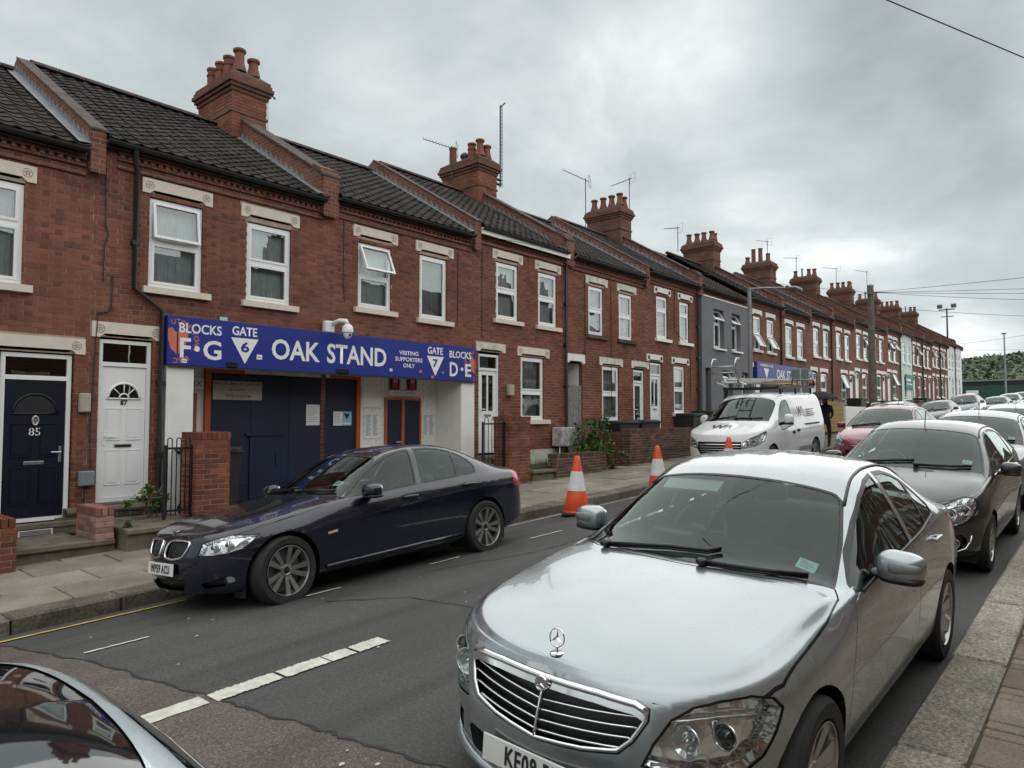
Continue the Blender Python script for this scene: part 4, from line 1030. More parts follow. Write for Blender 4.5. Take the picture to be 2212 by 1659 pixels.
far_house(10, 'w', [(39.25, 40.08), (40.78, 41.6)], [(40.0, 40.95)], [(41.6, 42.25)])
far_house(11, 'w', [(43.0, 43.84), (44.48, 45.33)], [(44.08, 45.05)], [(42.66, 43.42)], opens=((11, 1),))
far_house(12, 'w', [(46.55, 47.4), (48.05, 48.87)], [(47.35, 48.35)], [(49.0, 49.5)] if False else [(48.72, 49.42)])
far_house(13, 'w', [(50.35, 51.2), (51.72, 52.57)], [(51.35, 52.3)], [(49.95, 50.75)], opens=(13,))
far_house(14, 'w', [(54.3, 55.1), (55.8, 56.55)], [(54.6, 55.4)], [(56.1, 56.8)], wallm=plain('pale_render', (.52, .60, .57), .85, 0, .06, 1.2, .1, 60))
far_house(15, 'w', [(57.5, 58.25), (58.9, 59.75)], [(59.0, 59.9)], [(57.4, 58.1)], brick=m_bw_b, opens=((15, 1),))
far_house(16, 'w', [(60.98, 61.8), (62.45, 63.3)], [(61.0, 61.9)], [(62.8, 63.5)], brick=m_bw_b)
far_house(17, 'w', [(64.57, 65.45), (65.9, 66.8)], [(65.9, 66.8)], [(64.4, 65.1)], brick=m_bw_b, opens=((17, 0),))
far_house(18, 'w', [(67.95, 68.75), (69.25, 70.0)], [(68.0, 68.9)], [(69.7, 70.4)], brick=m_bw_b, opens=((18, 0),))
far_house(19, 'w', [(71.6, 72.3), (73.1, 73.8)], [(73.0, 73.8)], [(71.6, 72.3)], wallm=m_stucco)
far_house(20, 'w', [(75.2, 75.9), (76.6, 77.3)], [(76.5, 77.4)], [(75.0, 75.7)], wallm=m_stucco)
# ------------------------------------------------------------------ stadium entrance beneath the two houses
DB = 11.9
en = thing('stadium_entrance', 'recessed stadium entrance with navy gate, orange frames and white pillars', 'entrance', (8.2, 11.5, .1))
m = MB(); fz = lambda x: pav(x, 11.2)+.02
m.box(4.82, 5.24, DF-.10, DF+.30, .0, 2.62); m.build('pillar', m_white, en)
m = MB(); m.box(11.24, 11.66, DF-.10, DF+.30, .2, 2.62); m.build('pillar', m_white, en)
m = MB(); m.box(11.235, 11.30, DF+.30, DB+.05, .2, 2.66); m.box(4.80, 4.88, DF+.30, DB+.05, 0, 2.66); m.build('side_wall', m_white, en)
m = MB(); m.box(4.82, 11.66, DF-.02, DB+.1, 2.66, 2.70); m.build('soffit', m_white, en)
m = MB(); m.quad((4.6, 10.9, pav(4.6, 10.9)+.03), (11.9, 10.9, pav(11.9, 10.9)+.03), (11.9, DB+.1, pav(11.9, 11)+.05), (4.6, DB+.1, pav(4.6, 11)+.05)); m.build('threshold', m_stone, en)
# painted block wall: courses of white bricks
bw = MB(); bw.box(9.06, 11.24, DB+.012, DB+.1, .2, 2.66); bw.box(5.62, 5.81, DB+.012, DB+.1, .0, 2.66); wl = bw.build('back_wall', m_white, en)
bk = MB(); z = .22; row = 0; rr_ = random.Random(5)
while z < 2.64:
    for X0, X1 in ((9.06, 9.73), (10.73, 11.235), (9.73, 10.73)):
        if X0 == 9.73 and z < 2.24: continue
        x = X0-(.11 if row % 2 else 0)
        while x < X1:
            a, e = max(X0, x), min(X1, x+.217); x += .225
            if e-a > .02: bk.box(a+.002, e-.002, DB-.003+rr_.uniform(-.002, .002), DB+.02, z+.002, z+.070, skip=('+y',))
    z += CH; row += 1
q = bk.build('painted_bricks', m_white, wl); q['kind'] = 'stuff'
m = MB(); gz0 = .30
for i in range(4): m.box(5.90+.765*i+.003, 5.90+.765*(i+1)-.003, DB-.02, DB+.03, gz0, 2.55)
gt = m.build('gate', m_navyboard, en)
m = MB(); m.box(6.64, 7.24, DB-.045, DB-.02, gz0+.05, 1.46); m.box(6.56, 7.30, DB-.075, DB-.02, 1.46, 1.50); m.box(7.15, 7.19, DB-.06, DB-.045, .9, 1.15); m.build('wicket_door', m_navyboard, gt)
m = MB(); m.box(5.9, 8.96, DB-.035, DB-.02, .58, .62); m.build('gate_rail', m_navyboard, gt)
for a, c in ((5.80, 5.895), (8.965, 9.06)): m = MB(); m.box(a, c, DB-.06, DB+.05, .25, 2.56); m.build('gate_post', m_orange, en)
m = MB(); m.box(5.80, 6.5, DB-.06, DB+.05, 2.562, 2.655); m.box(8.3, 9.06, DB-.06, DB+.05, 2.562, 2.655); m.build('gate_header', m_orange, en)
m = MB(); m.box(6.502, 8.298, DB-.07, DB+.02, 2.57, 2.655); m.build('beam', m_plinth, en)
# turnstile doors
m = MB(); m.box(9.77, 10.17, DB-.03, DB+.01, .35, 2.17); m.box(10.25, 10.69, DB-.03, DB+.01, .35, 2.17); m.build('turnstile_door', m_navyboard, en)
m = MB(); m.box(9.72, 9.77, DB-.05, DB+.01, .3, 2.22); m.box(10.17, 10.25, DB-.05, DB+.01, .3, 2.17); m.box(10.69, 10.74, DB-.05, DB+.01, .3, 2.22); m.box(9.77, 10.69, DB-.05, DB+.01, 2.17, 2.22); m.build('turnstile_frame', m_orange, en)
m = MB(); m.box(5.30, 5.62, DB-.02, DB+.03, .2, 2.2); m.build('side_door', m_navyboard, en); m = MB(); m.box(5.60, 5.66, DB-.05, DB+.01, .2, 2.2); m.box(5.3, 5.60, DB-.05, DB+.01, 2.2, 2.26); m.build('side_frame', m_orange, en)
def board(nm, x0, x1, z0, z1, y, mat_, label, cat='notice', lines=None, inkm=None):
    m = MB(); m.cbox(x0, x1, y-.012, y, z0, z1, .003); o = m.build(nm, mat_); tag(o, label, cat)
    L = Matrix.Translation(-o.location)
    for (tx, a, c, d, e) in lines or []:
        t = fit_text(tx, a, c, d, e, y-.0135, inkm or m_greyink, o, .004); t.matrix_parent_inverse = L
    return o
o = board('notice_board', 5.94, 6.86, 2.10, 2.43, DB-.03, plain('old_board', (.42, .40, .35), .7, 0, .12, 5), 'grey board on the navy gate warning of searches on entry', 'sign', [('PERSONS MAY BE SEARCHED', 5.96, 6.84, 2.36, 2.41), ('ON ENTRY', 6.22, 6.55, 2.255, 2.30), ('INTO STADIUM', 6.17, 6.63, 2.145, 2.19)], m_ink)
o = board('gate_number_board', 5.42, 5.76, 2.27, 2.45, DB-.06, m_white, 'small board reading SIX above the narrow side door', 'sign', [('SIX', 5.50, 5.74, 2.31, 2.42)])
o = board('gate_number_board', 9.80, 10.64, 2.27, 2.37, DB-.055, m_white, 'narrow white board reading GATE SEVEN over two navy doors', 'sign', [('GATE SEVEN', 9.9, 10.54, 2.295, 2.345)])
for tx, a, lb in (('31', 9.84, 'red plate above the first navy turnstile door, nearer the notice panel'), ('30', 10.33, 'red plate above the second navy turnstile door, nearer the side wall')):
    m = MB(); m.cbox(a, a+.27, DB-.05, DB-.035, 2.40, 2.66, .004); o = m.build('turnstile_plate', m_ink); tag(o, lb, 'sign'); L = Matrix.Translation(-o.location)
    q = MB(); q.box(a+.06, a+.21, DB-.056, DB-.051, 2.42, 2.645); q = q.build('red_panel', m_red, o); q.matrix_parent_inverse = L
    t = fit_text(tx, a+.08, a+.19, 2.545, 2.62, DB-.058, m_signwhite, o, .01); t.matrix_parent_inverse = L
def paper(nm, x0, x1, z0, z1, y, label, mat_=m_paper, rows=14, cols=1, kind='notice'):
    m = MB(); m.box(x0, x1, y-.004, y, z0, z1); q = random.Random(int(x0*100)); w = x1-x0
    for c in range(cols):
        a0 = x0+w*(.10+c*.86/cols); a1 = a0+w*(.72/cols)
        for i in range(rows):
            zz_ = z1-(z1-z0)*(.10+.82*i/rows); e = a0+(a1-a0)*q.uniform(.55, 1)
            m.quad((a0, y-.005, zz_-.008), (e, y-.005, zz_-.008), (e, y-.005, zz_), (a0, y-.005, zz_), 1)
    o = m.build(nm, [mat_, m_greyink]); tag(o, label, kind); return o
paper('paper_notice', 7.80, 8.10, 1.64, 2.04, DB-.025, 'white printed sheet taped to the middle of the navy gate', rows=8)
paper('paper_notice', 8.42, 8.64, 1.63, 1.91, DB-.025, 'small white sheet on the navy gate next to a blue poster', rows=7)
m = MB(); m.box(8.645, 8.86, DB-.028, DB-.024, 1.63, 1.91); m.add([(8.66, DB-.0285, 1.88), (8.82, DB-.0285, 1.86), (8.74, DB-.0285, 1.75)], [(0, 2, 1)], 1); m.box(8.66, 8.84, DB-.0295, DB-.028, 1.65, 1.69, 2); o = m.build('poster', [plain('poster_blue', (.22, .50, .62), .6), m_ink, m_paper]); tag(o, 'small pale blue poster on the navy gate', 'poster')
paper('rules_notice', 9.19, 9.61, 1.36, 1.90, DB-.012, 'large white notice of two text columns between gate and turnstile doors', rows=26, cols=2)
paper('rules_notice', 10.80, 11.19, 1.36, 1.90, DB-.012, 'large white notice of two text columns by the white side wall', rows=26, cols=2)
m = MB(); m.cbox(9.13, 9.62, DB-.02, DB-.006, 2.0, 2.45, .01); o = m.build('blank_panel', m_white); tag(o, 'blank white panel on the white brick wall above a notice', 'panel')
# ------------------------------------------------------------------ the two blue signs
sg = thing('stadium_sign', 'long blue OAK STAND sign over the entrance, with gates 6 and 7', 'sign', (8.22, 11.1, 2.6))
ysg = 11.05; m = MB(); m.cbox(4.80, 11.655, ysg, DF-.004, 2.60, 3.36, .006); m.build('sign_board', m_blue, sg)
m = MB(); m.box(4.80, 11.655, ysg-.006, ysg+.02, 2.575, 2.60); m.build('bottom_trim', m_ink, sg)
y = ysg-.003
for tx, a, c, d, e, bo in (('BLOCKS', 4.975, 5.66, 3.11, 3.265, .018), ('F', 4.99, 5.16, 2.72, 3.03, .022), ('G', 5.36, 5.66, 2.71, 3.02, .022), ('GATE', 5.84, 6.285, 3.145, 3.295, .02), ('OAK', 6.56, 7.53, 2.79, 3.15, .022), ('STAND', 7.68, 9.07, 2.79, 3.155, .022),
    ('VISITING', 9.40, 9.92, 3.065, 3.15, .016), ('SUPPORTERS', 9.30, 10.03, 2.935, 3.02, .016), ('ONLY', 9.51, 9.82, 2.81, 2.895, .016), ('GATE', 10.18, 10.62, 3.135, 3.285, .02), ('BLOCKS', 10.82, 11.50, 3.095, 3.25, .018), ('D', 10.83, 11.08, 2.69, 3.0, .022), ('E', 11.31, 11.50, 2.70, 2.985, .022)):
    fit_text(tx, a, c, d, e, y, m_signwhite, sg, bo)
def disc(m, cx, cz, r, y, n=18, mi=0): m.add([(cx, y, cz)]+[(cx+r*math.cos(2*math.pi*i/n), y, cz+r*math.sin(2*math.pi*i/n)) for i in range(n)], [(0, (i+1) % n+1, i+1) for i in range(n)], mi)
m = MB(); disc(m, 5.26, 2.87, .045, y); disc(m, 11.21, 2.86, .040, y); m.build('dot', m_signwhite, sg)
for a, c, d, tp, bt, tx in ((5.82, 6.31, 6.07, 3.105, 2.68, '6'), (10.16, 10.65, 10.40, 3.09, 2.67, '7')):
    m = MB(); m.add([(a, y, tp), (c, y, tp), (d, y, bt)], [(0, 2, 1)]); m.build('triangle', m_signwhite, sg); fit_text(tx, d-.075, d+.075, tp-.235, tp-.06, y-.002, m_blue, sg, .03)
def crest(cx, cz, s, clipx0, clipx1):
    m = MB(); pts = [(-.5, .55), (-.25, .62), (-.1, .42), (.1, .42), (.25, .62), (.5, .55), (.46, .1), (.30, -.35), (0, -.62), (-.30, -.35), (-.46, .1)]
    P = [(min(max(cx+a*s, clipx0), clipx1), y+.001, cz+b*s) for a, b in pts]; m.add([(min(max(cx, clipx0), clipx1), y+.001, cz)]+P, [(0, (i+1) % len(P)+1, i+1) for i in range(len(P))])
    m.build('crest', m_crest, sg)
    m = MB()
    for a, b, c, d in ((-.42, .2, .42, -.2), (-.42, -.2, .42, .2), (0, .4, 0, -.6)):
        p0 = Vector((cx+a*s, 0, cz+b*s)); p1 = Vector((cx+c*s, 0, cz+d*s)); n = Vector((-(p1-p0).z, 0, (p1-p0).x)).normalized()*.008
        Q = [p0-n, p1-n, p1+n, p0+n]
        if all(clipx0 <= q.x <= clipx1 for q in Q): m.add([(q.x, y-.0006, q.z) for q in Q], [(3, 2, 1, 0), (0, 1, 2, 3)])
    if m.v: m.build('crest_lines', m_blue, sg)
    for tx, a0, a1 in (('LUTON TOWN', 118, -18), ('FOOTBALL CLUB', 160, 300)):
        for i, ch in enumerate(tx):
            if ch == ' ': continue
            a = R(a0+(a1-a0)*i/(len(tx)-1)); px_, pz_ = cx+s*.88*math.cos(a), cz+s*.88*math.sin(a)
            if not clipx0+.03 < px_ < clipx1-.03: continue
            me = text_mesh(ch, .11, .002, 0); rot = a-math.pi/2 if a0 < 180 else a+math.pi/2
            me.transform(Matrix.Translation((px_, y+.0015, pz_)) @ Matrix.Rotation(R(90), 4, 'X') @ Matrix.Rotation(rot, 4, 'Z')); me.materials.clear(); me.materials.append(m_crest); o = bpy.data.objects.new('crest_letter', me); link(o, sg); unparent_offset(o, sg)
crest(4.95, 2.97, .34, 4.805, 5.5); crest(11.62, 2.96, .34, 11.2, 11.65)
for cx, cz, w_, mt in ((6.33, 2.81, .05, m_signwhite), (9.19, 2.74, .035, m_paper), (9.98, 2.75, .035, m_crest), (10.32, 2.65, .035, m_crest), (5.06, 2.67, .04, m_paper), (10.62, 2.76, .03, m_greyink)):
    m = MB(); m.box(cx-w_, cx+w_, y-.003, y, cz-w_*.8, cz+w_*.8); m.box(cx-w_*.7, cx+w_*.7, y-.004, y-.003, cz-w_*.2, cz+w_*.1, 1); m.build('sticker', [mt, m_greyink], sg)
for a, c in ((5.76, 5.93), (7.90, 8.16)): m = MB(); m.cbox(a, c, y-.03, y, 2.61, 2.70, .008); m.build('mounting_box', m_navy, sg)
m = MB(); m.cbox(5.69, 5.82, DF-.03, DF-.008, 3.38, 3.44, .004); o = m.build('alarm_plate', plain('mint', (.45, .62, .60), .5)); tag(o, 'tiny mint green plate on the brickwork just above the blue sign', 'plate')
# second sign
s2 = thing('stadium_sign', 'smaller blue OAK STAND sign further along, behind the white van', 'sign', (31.5, 11.1, 3.3)); y = 11.04; m = MB(); m.cbox(28.1, 34.87, y+.003, DF-.004, 3.28, 4.06, .006); m.build('sign_board', m_blue, s2)
for tx, a, c, d, e in (('BOBBERS CLUB', 28.45, 29.8, 3.90, 3.99), ('OAK', 30.22, 31.25, 3.45, 3.85), ('STAND', 31.42, 32.95, 3.45, 3.85), ('BLOCKS', 33.92, 34.7, 3.84, 3.94), ('A', 33.9, 34.15, 3.42, 3.68), ('C', 34.42, 34.7, 3.42, 3.68)): fit_text(tx, a, c, d, e, y, m_signwhite, s2, .02)
m = MB(); m.add([(28.8, y, 3.83), (29.33, y, 3.82), (29.1, y, 3.38)], [(0, 2, 1)]); m.add([(33.3, y, 3.83), (33.8, y, 3.82), (33.55, y, 3.38)], [(0, 2, 1)]); m.build('triangle', m_signwhite, s2)
m = MB(); m.box(28.15, 28.6, DF-.06, DF-.01, .8, 3.26); m.box(28.62, 34.8, DF-.03, DF-.012, .8, 3.27, 1); m.build('shop_front', [m_white, m_navyboard], houses[8])
m = MB(); m.cbox(54.7, 57.0, DF-.08, DF-.02, BZ[14]+2.0, BZ[14]+3.0, .01); o = m.build('board', m_teal); tag(o, 'teal board fixed across the pale green house', 'sign'); L = Matrix.Translation(-o.location); q = MB(); q.box(54.9, 56.2, DF-.085, DF-.081, BZ[14]+2.55, BZ[14]+2.70); q.box(54.9, 56.6, DF-.085, DF-.081, BZ[14]+2.3, BZ[14]+2.38); q = q.build('small_print', m_paper, o); q.matrix_parent_inverse = L

# ------------------------------------------------------------------ vehicles: one lofted skin, cut along real panel outlines
def pchip(keys):
    xs = np.array([k[0] for k in keys], float); ys = np.array([k[1] for k in keys], float)
    if len(xs) == 1: return lambda x: ys[0]
    h = np.diff(xs); d = np.diff(ys)/h; n = len(xs); m = np.zeros(n)
    m[0], m[-1] = d[0], d[-1]
    for i in range(1, n-1):
        if d[i-1]*d[i] > 0:
            w1 = 2*h[i]+h[i-1]; w2 = h[i]+2*h[i-1]; m[i] = (w1+w2)/(w1/d[i-1]+w2/d[i])
    def f(x):
        x = min(max(x, xs[0]), xs[-1]); i = min(int(np.searchsorted(xs, x, 'right'))-1, n-2)
        t = (x-xs[i])/h[i]; a = (1+2*t)*(1-t)**2; b = t*(1-t)**2; c = t*t*(3-2*t); e = t*t*(t-1)
        return float(a*ys[i]+b*h[i]*m[i]+c*ys[i+1]+e*h[i]*m[i+1])
    return f
def inpoly(p, poly):
    x, y = p; c = False; n = len(poly)
    for i in range(n):
        x1, y1 = poly[i]; x2, y2 = poly[i-1]
        if (y1 > y) != (y2 > y) and x < (x2-x1)*(y-y1)/(y2-y1)+x1: c = not c
    return c
def offset_poly(poly, d):
    n = len(poly); a = sum(poly[i-1][0]*poly[i][1]-poly[i][0]*poly[i-1][1] for i in range(n)); sgn = 1 if a > 0 else -1
    r = []
    for i in range(n):
        p0, p1, p2 = Vector(poly[i-1]), Vector(poly[i]), Vector(poly[(i+1) % n])
        e1 = (p1-p0).normalized(); e2 = (p2-p1).normalized()
        n1 = Vector((e1.y, -e1.x)); n2 = Vector((e2.y, -e2.x)); b = (n1+n2)
        b = b/max(.35, b.length_squared/2); b = b*1.0
        q = p1+b*d*sgn; r.append((q.x, q.y))
    return r
def smooth_poly(pts, r=.04, n=3):
    """round every corner of a polygon"""
    out = []; L = len(pts)
    for i in range(L):
        p0, p1, p2 = Vector(pts[i-1]), Vector(pts[i]), Vector(pts[(i+1) % L])
        a = p1+(p0-p1)*min(.45, r/max(1e-6, (p0-p1).length)); b = p1+(p2-p1)*min(.45, r/max(1e-6, (p2-p1).length))
        for k in range(n+1):
            t = k/n; q = a*(1-t)**2+p1*2*t*(1-t)+b*t*t; out.append((q.x, q.y))
    return out
VIEWS = {'side': ((0, -1, 0), (1, 0, 0), (0, 0, 1)), 'front': ((1, 0, 0), (0, 1, 0), (0, 0, 1)), 'top': ((0, 0, -1), (1, 0, 0), (0, 1, 0)), 'rear': ((-1, 0, 0), (0, 1, 0), (0, 0, 1))}
def view(v):
    if isinstance(v, str): d, u, w = VIEWS[v]
    else:   # oblique: v degrees from straight ahead, seen from the front corner (negative: from the rear corner)
        a = R(abs(v)); s = 1 if v > 0 else -1
        d = (s*math.cos(a), -math.sin(a), 0); u = (s*math.sin(a), math.cos(a), 0); w = (0, 0, 1)
    return Vector(d), Vector(u), Vector(w)
class Skin:
    def __init__(s, sp, step=.045, chaikin=2):
        s.sp = sp; L = sp['L']; F = {k: pchip(v) for k, v in sp['prof'].items()}; s.F = F
        st = []
        a, n = sp['fa'], sp['fn']; nc = 15
        for i in range(nc+1):
            th = (math.pi/2)*i/nc; st.append((a*(1-math.cos(th)**(2/n)), math.sin(th)**(2/n)))
        b, nr = sp['ra'], sp['rn']; m = int((L-a-b)/step)
        for i in range(1, m): st.append((a+(L-a-b)*i/m, 1.0))
        for i in range(nc, -1, -1):
            th = (math.pi/2)*i/nc; st.append((L-b*(1-math.cos(th)**(2/nr)), math.sin(th)**(2/nr)))
        pf = pchip(sp['nose']); pr = pchip(sp['tail']); fd, rd = sp.get('fd', .6), sp.get('rd', .6)
        grid = []
        for x, k in st:
            g = {q: F[q](x) for q in F}; zb = g['zb']; wb, zl = g['wb'], g['zl']; wc, zc, zt = g['wc'], g['zc'], g['zt']; wm, zm, ws = g['wm'], g['zm'], g['ws']
            dz = zt-zc; fl = min(1, max(0, (zc-zl-.03)/.12))
            pts = [(0, zb), (.82*ws, zb), (ws, zb+.035), (ws+.55*(wm-ws), zb+.13), (wm-.004, zm-.10), (wm, zm), (wb+.5*(wm-wb)+.008, (zl+zm)/2+.02), (wb, zl),
                   ((wb+wc)/2+.012*fl, (zl+zc)/2-.012*(1-fl)*(1 if 'rc' in sp else 0)), (wc, zc), (wc*.78, zc+dz*.52), (wc*.42, zc+dz*.88), (0, zt)]
            r1 = sp.get('r1', .035); r2 = sp.get('r2', .05) if x > sp['cowl']-.15 else sp.get('rc', .05)
            P = []
            for i, p in enumerate(pts):
                if i in (2, 7, 9):
                    r = r1 if i < 9 else r2
                    v = Vector(p); A = Vector(pts[i-1])-v; B = Vector(pts[i+1])-v
                    P.append(v+A*min(.4, r/max(A.length, 1e-6))); P.append(v+B*min(.4, r/max(B.length, 1e-6)))
                else: P.append(Vector(p))
            for _ in range(chaikin):
                Q = [P[0]]
                for i in range(len(P)-1):
                    Q.append(P[i]*.75+P[i+1]*.25); Q.append(P[i]*.25+P[i+1]*.75)
                Q.append(P[-1]); P = Q
            row = []
            for p in P:
                z = p.y; xx = x+pf(z)*max(0, 1-x/fd)**2-pr(z)*max(0, 1-(L-x)/rd)**2
                row.append((xx, p.x*k, z))
            grid.append(row)
        bm = bmesh.new(); s.bm = bm; s.lay = bm.faces.layers.int.new('tag')
        V = [[bm.verts.new(p) for p in row] for row in grid]
        for i in range(len(V)-1):
            for j in range(len(V[0])-1):
                try: bm.faces.new((V[i][j], V[i][j+1], V[i+1][j+1], V[i+1][j]))
                except ValueError: pass
        bmesh.ops.remove_doubles(bm, verts=bm.verts[:], dist=2e-4)
        bmesh.ops.dissolve_degenerate(bm, edges=bm.edges[:], dist=1e-5)
        bm.normal_update(); bm.faces.ensure_lookup_table()
        f = max(bm.faces, key=lambda f: f.calc_center_median().y)
        if f.normal.y < 0: bmesh.ops.reverse_faces(bm, faces=bm.faces[:]); bm.normal_update()
        s.tags = {'body': 0}
        s.bvh = BVHTree.FromBMesh(bm)
    def at(s, v, p):
        """point on the skin seen at (p) in a view; returns location, normal"""
        d, u, w = view(v); o = u*p[0]+w*p[1]-d*8
        h = s.bvh.ray_cast(o, d, 30)
        if h[0] is None:
            h = s.bvh.find_nearest(u*p[0]+w*p[1]-d*3)
        return h[0], h[1]
    def cut(s, v, poly, name, allow=None, where=None, face=.06):
        d, u, w = view(v); bm, lay = s.bm, s.lay
        tid = s.tags.setdefault(name, len(s.tags)); al = {s.tags[a] for a in (allow or ['body'])}
        us = [p[0] for p in poly]; vs = [p[1] for p in poly]; lo = (min(us), min(vs)); hi = (max(us), max(vs))
        def ok(f):
            if f[lay] not in al or f.normal.dot(d) > -face: return False
            a = [x.co.dot(u) for x in f.verts]; b = [x.co.dot(w) for x in f.verts]
            if max(a) < lo[0] or min(a) > hi[0] or max(b) < lo[1] or min(b) > hi[1]: return False
            return where is None or where(f.calc_center_median())
        cand = [f for f in bm.faces if ok(f)]
        n = len(poly)
        for i in range(n):
            p, q = poly[i-1], poly[i]
            if abs(p[0]-q[0])+abs(p[1]-q[1]) < 1e-6: continue
            no = u*(q[1]-p[1])-w*(q[0]-p[0])
            g = set(cand)
            for f in cand: g.update(f.edges); g.update(f.verts)
            r = bmesh.ops.bisect_plane(bm, geom=list(g), plane_co=u*p[0]+w*p[1], plane_no=no, dist=1e-6)
            cand = [x for x in r['geom'] if isinstance(x, bmesh.types.BMFace) and x.is_valid]
        for f in cand:
            c = f.calc_center_median()
            if inpoly((c.dot(u), c.dot(w)), poly): f[lay] = tid
        return s
    def ring(s, v, poly, width, outer, inner, **kw):
        s.cut(v, offset_poly(poly, width), outer, **kw)
        kw = dict(kw); kw['allow'] = [outer]; s.cut(v, poly, inner, **kw); return s
    def finish(s):
        s.bm.normal_update(); s.nrm = {}
        for v in s.bm.verts:
            n = v.normal.copy()
            if abs(v.co.y) < 1e-4: n.y = 0; n.normalize()
            s.nrm[v] = n
        s.byt = {}
        for f in s.bm.faces: s.byt.setdefault(f[s.lay], []).append(f)
    def part(s, names, gap=0.0, skirt=0.0, sink=0.0, side=0, scale=1.0):
        """vertices, faces, normals of some tags; side 0 both halves joined, +1 / -1 one of them"""
        ids = {s.tags[n] for n in names if n in s.tags}; F = [f for i in ids for f in s.byt.get(i, [])]
        if not F: return None
        vi = {}; V = []; NR = []; FS = []
        for f in F:
            for v in f.verts:
                if v not in vi: vi[v] = len(V); V.append(v.co.copy()); NR.append(s.nrm[v])
            FS.append([vi[v] for v in f.verts])
        fset = set(F); bnd = {}; bed = []
        for f in F:
            for lp in f.loops:
                e = lp.edge
                if sum(1 for g in e.link_faces if g in fset) == 1:
                    if all(abs(v.co.y) < 1e-4 for v in e.verts): continue
                    bed.append((vi[lp.vert], vi[lp.link_loop_next.vert]))
                    for v in e.verts: bnd.setdefault(v, []).append(f)
        if sink:
            for v, i in vi.items(): V[i] = V[i]-s.nrm[v]*sink
        if gap:
            for v, fs in bnd.items():
                c = sum((f.calc_center_median() for f in fs), Vector())/len(fs); dd = c-v.co; n = s.nrm[v]; dd -= n*dd.dot(n)
                if dd.length > 1e-6:
                    dd = dd.normalized()*gap
                    if abs(v.co.y) < 1e-4: dd.y = 0
                    V[vi[v]] = V[vi[v]]+dd
        if skirt:
            m = {}
            for v in bnd: m[vi[v]] = len(V); V.append(V[vi[v]]-s.nrm[v]*skirt); NR.append(s.nrm[v])
            for a, b in bed: FS.append([b, a, m[a], m[b]])
        res = []
        if side >= 0: res.append((V, FS, NR))
        if side <= 0:
            V2 = [Vector((p.x, -p.y, p.z)) for p in V]; N2 = [Vector((n.x, -n.y, n.z)) for n in NR]; F2 = [f[::-1] for f in FS]
            res.append((V2, F2, N2))
        VV, FF, NN = [], [], []
        for a, b, c in res:
            k = len(VV); VV += a; NN += c; FF += [[i+k for i in f] for f in b]
        return VV, FF, NN
    def obj(s, name, mat_, parent, names, **kw):
        r = s.part(names, **kw)
        if r is None: return None
        V, F, NN = r; me = bpy.data.meshes.new(name); me.from_pydata([v[:] for v in V], [], F); me.materials.append(mat_)
        me.polygons.foreach_set('use_smooth', [True]*len(me.polygons))
        me.normals_split_custom_set_from_vertices([n[:] for n in NN]); me.update()
        o = bpy.data.objects.new(name, me); link(o, parent); return o
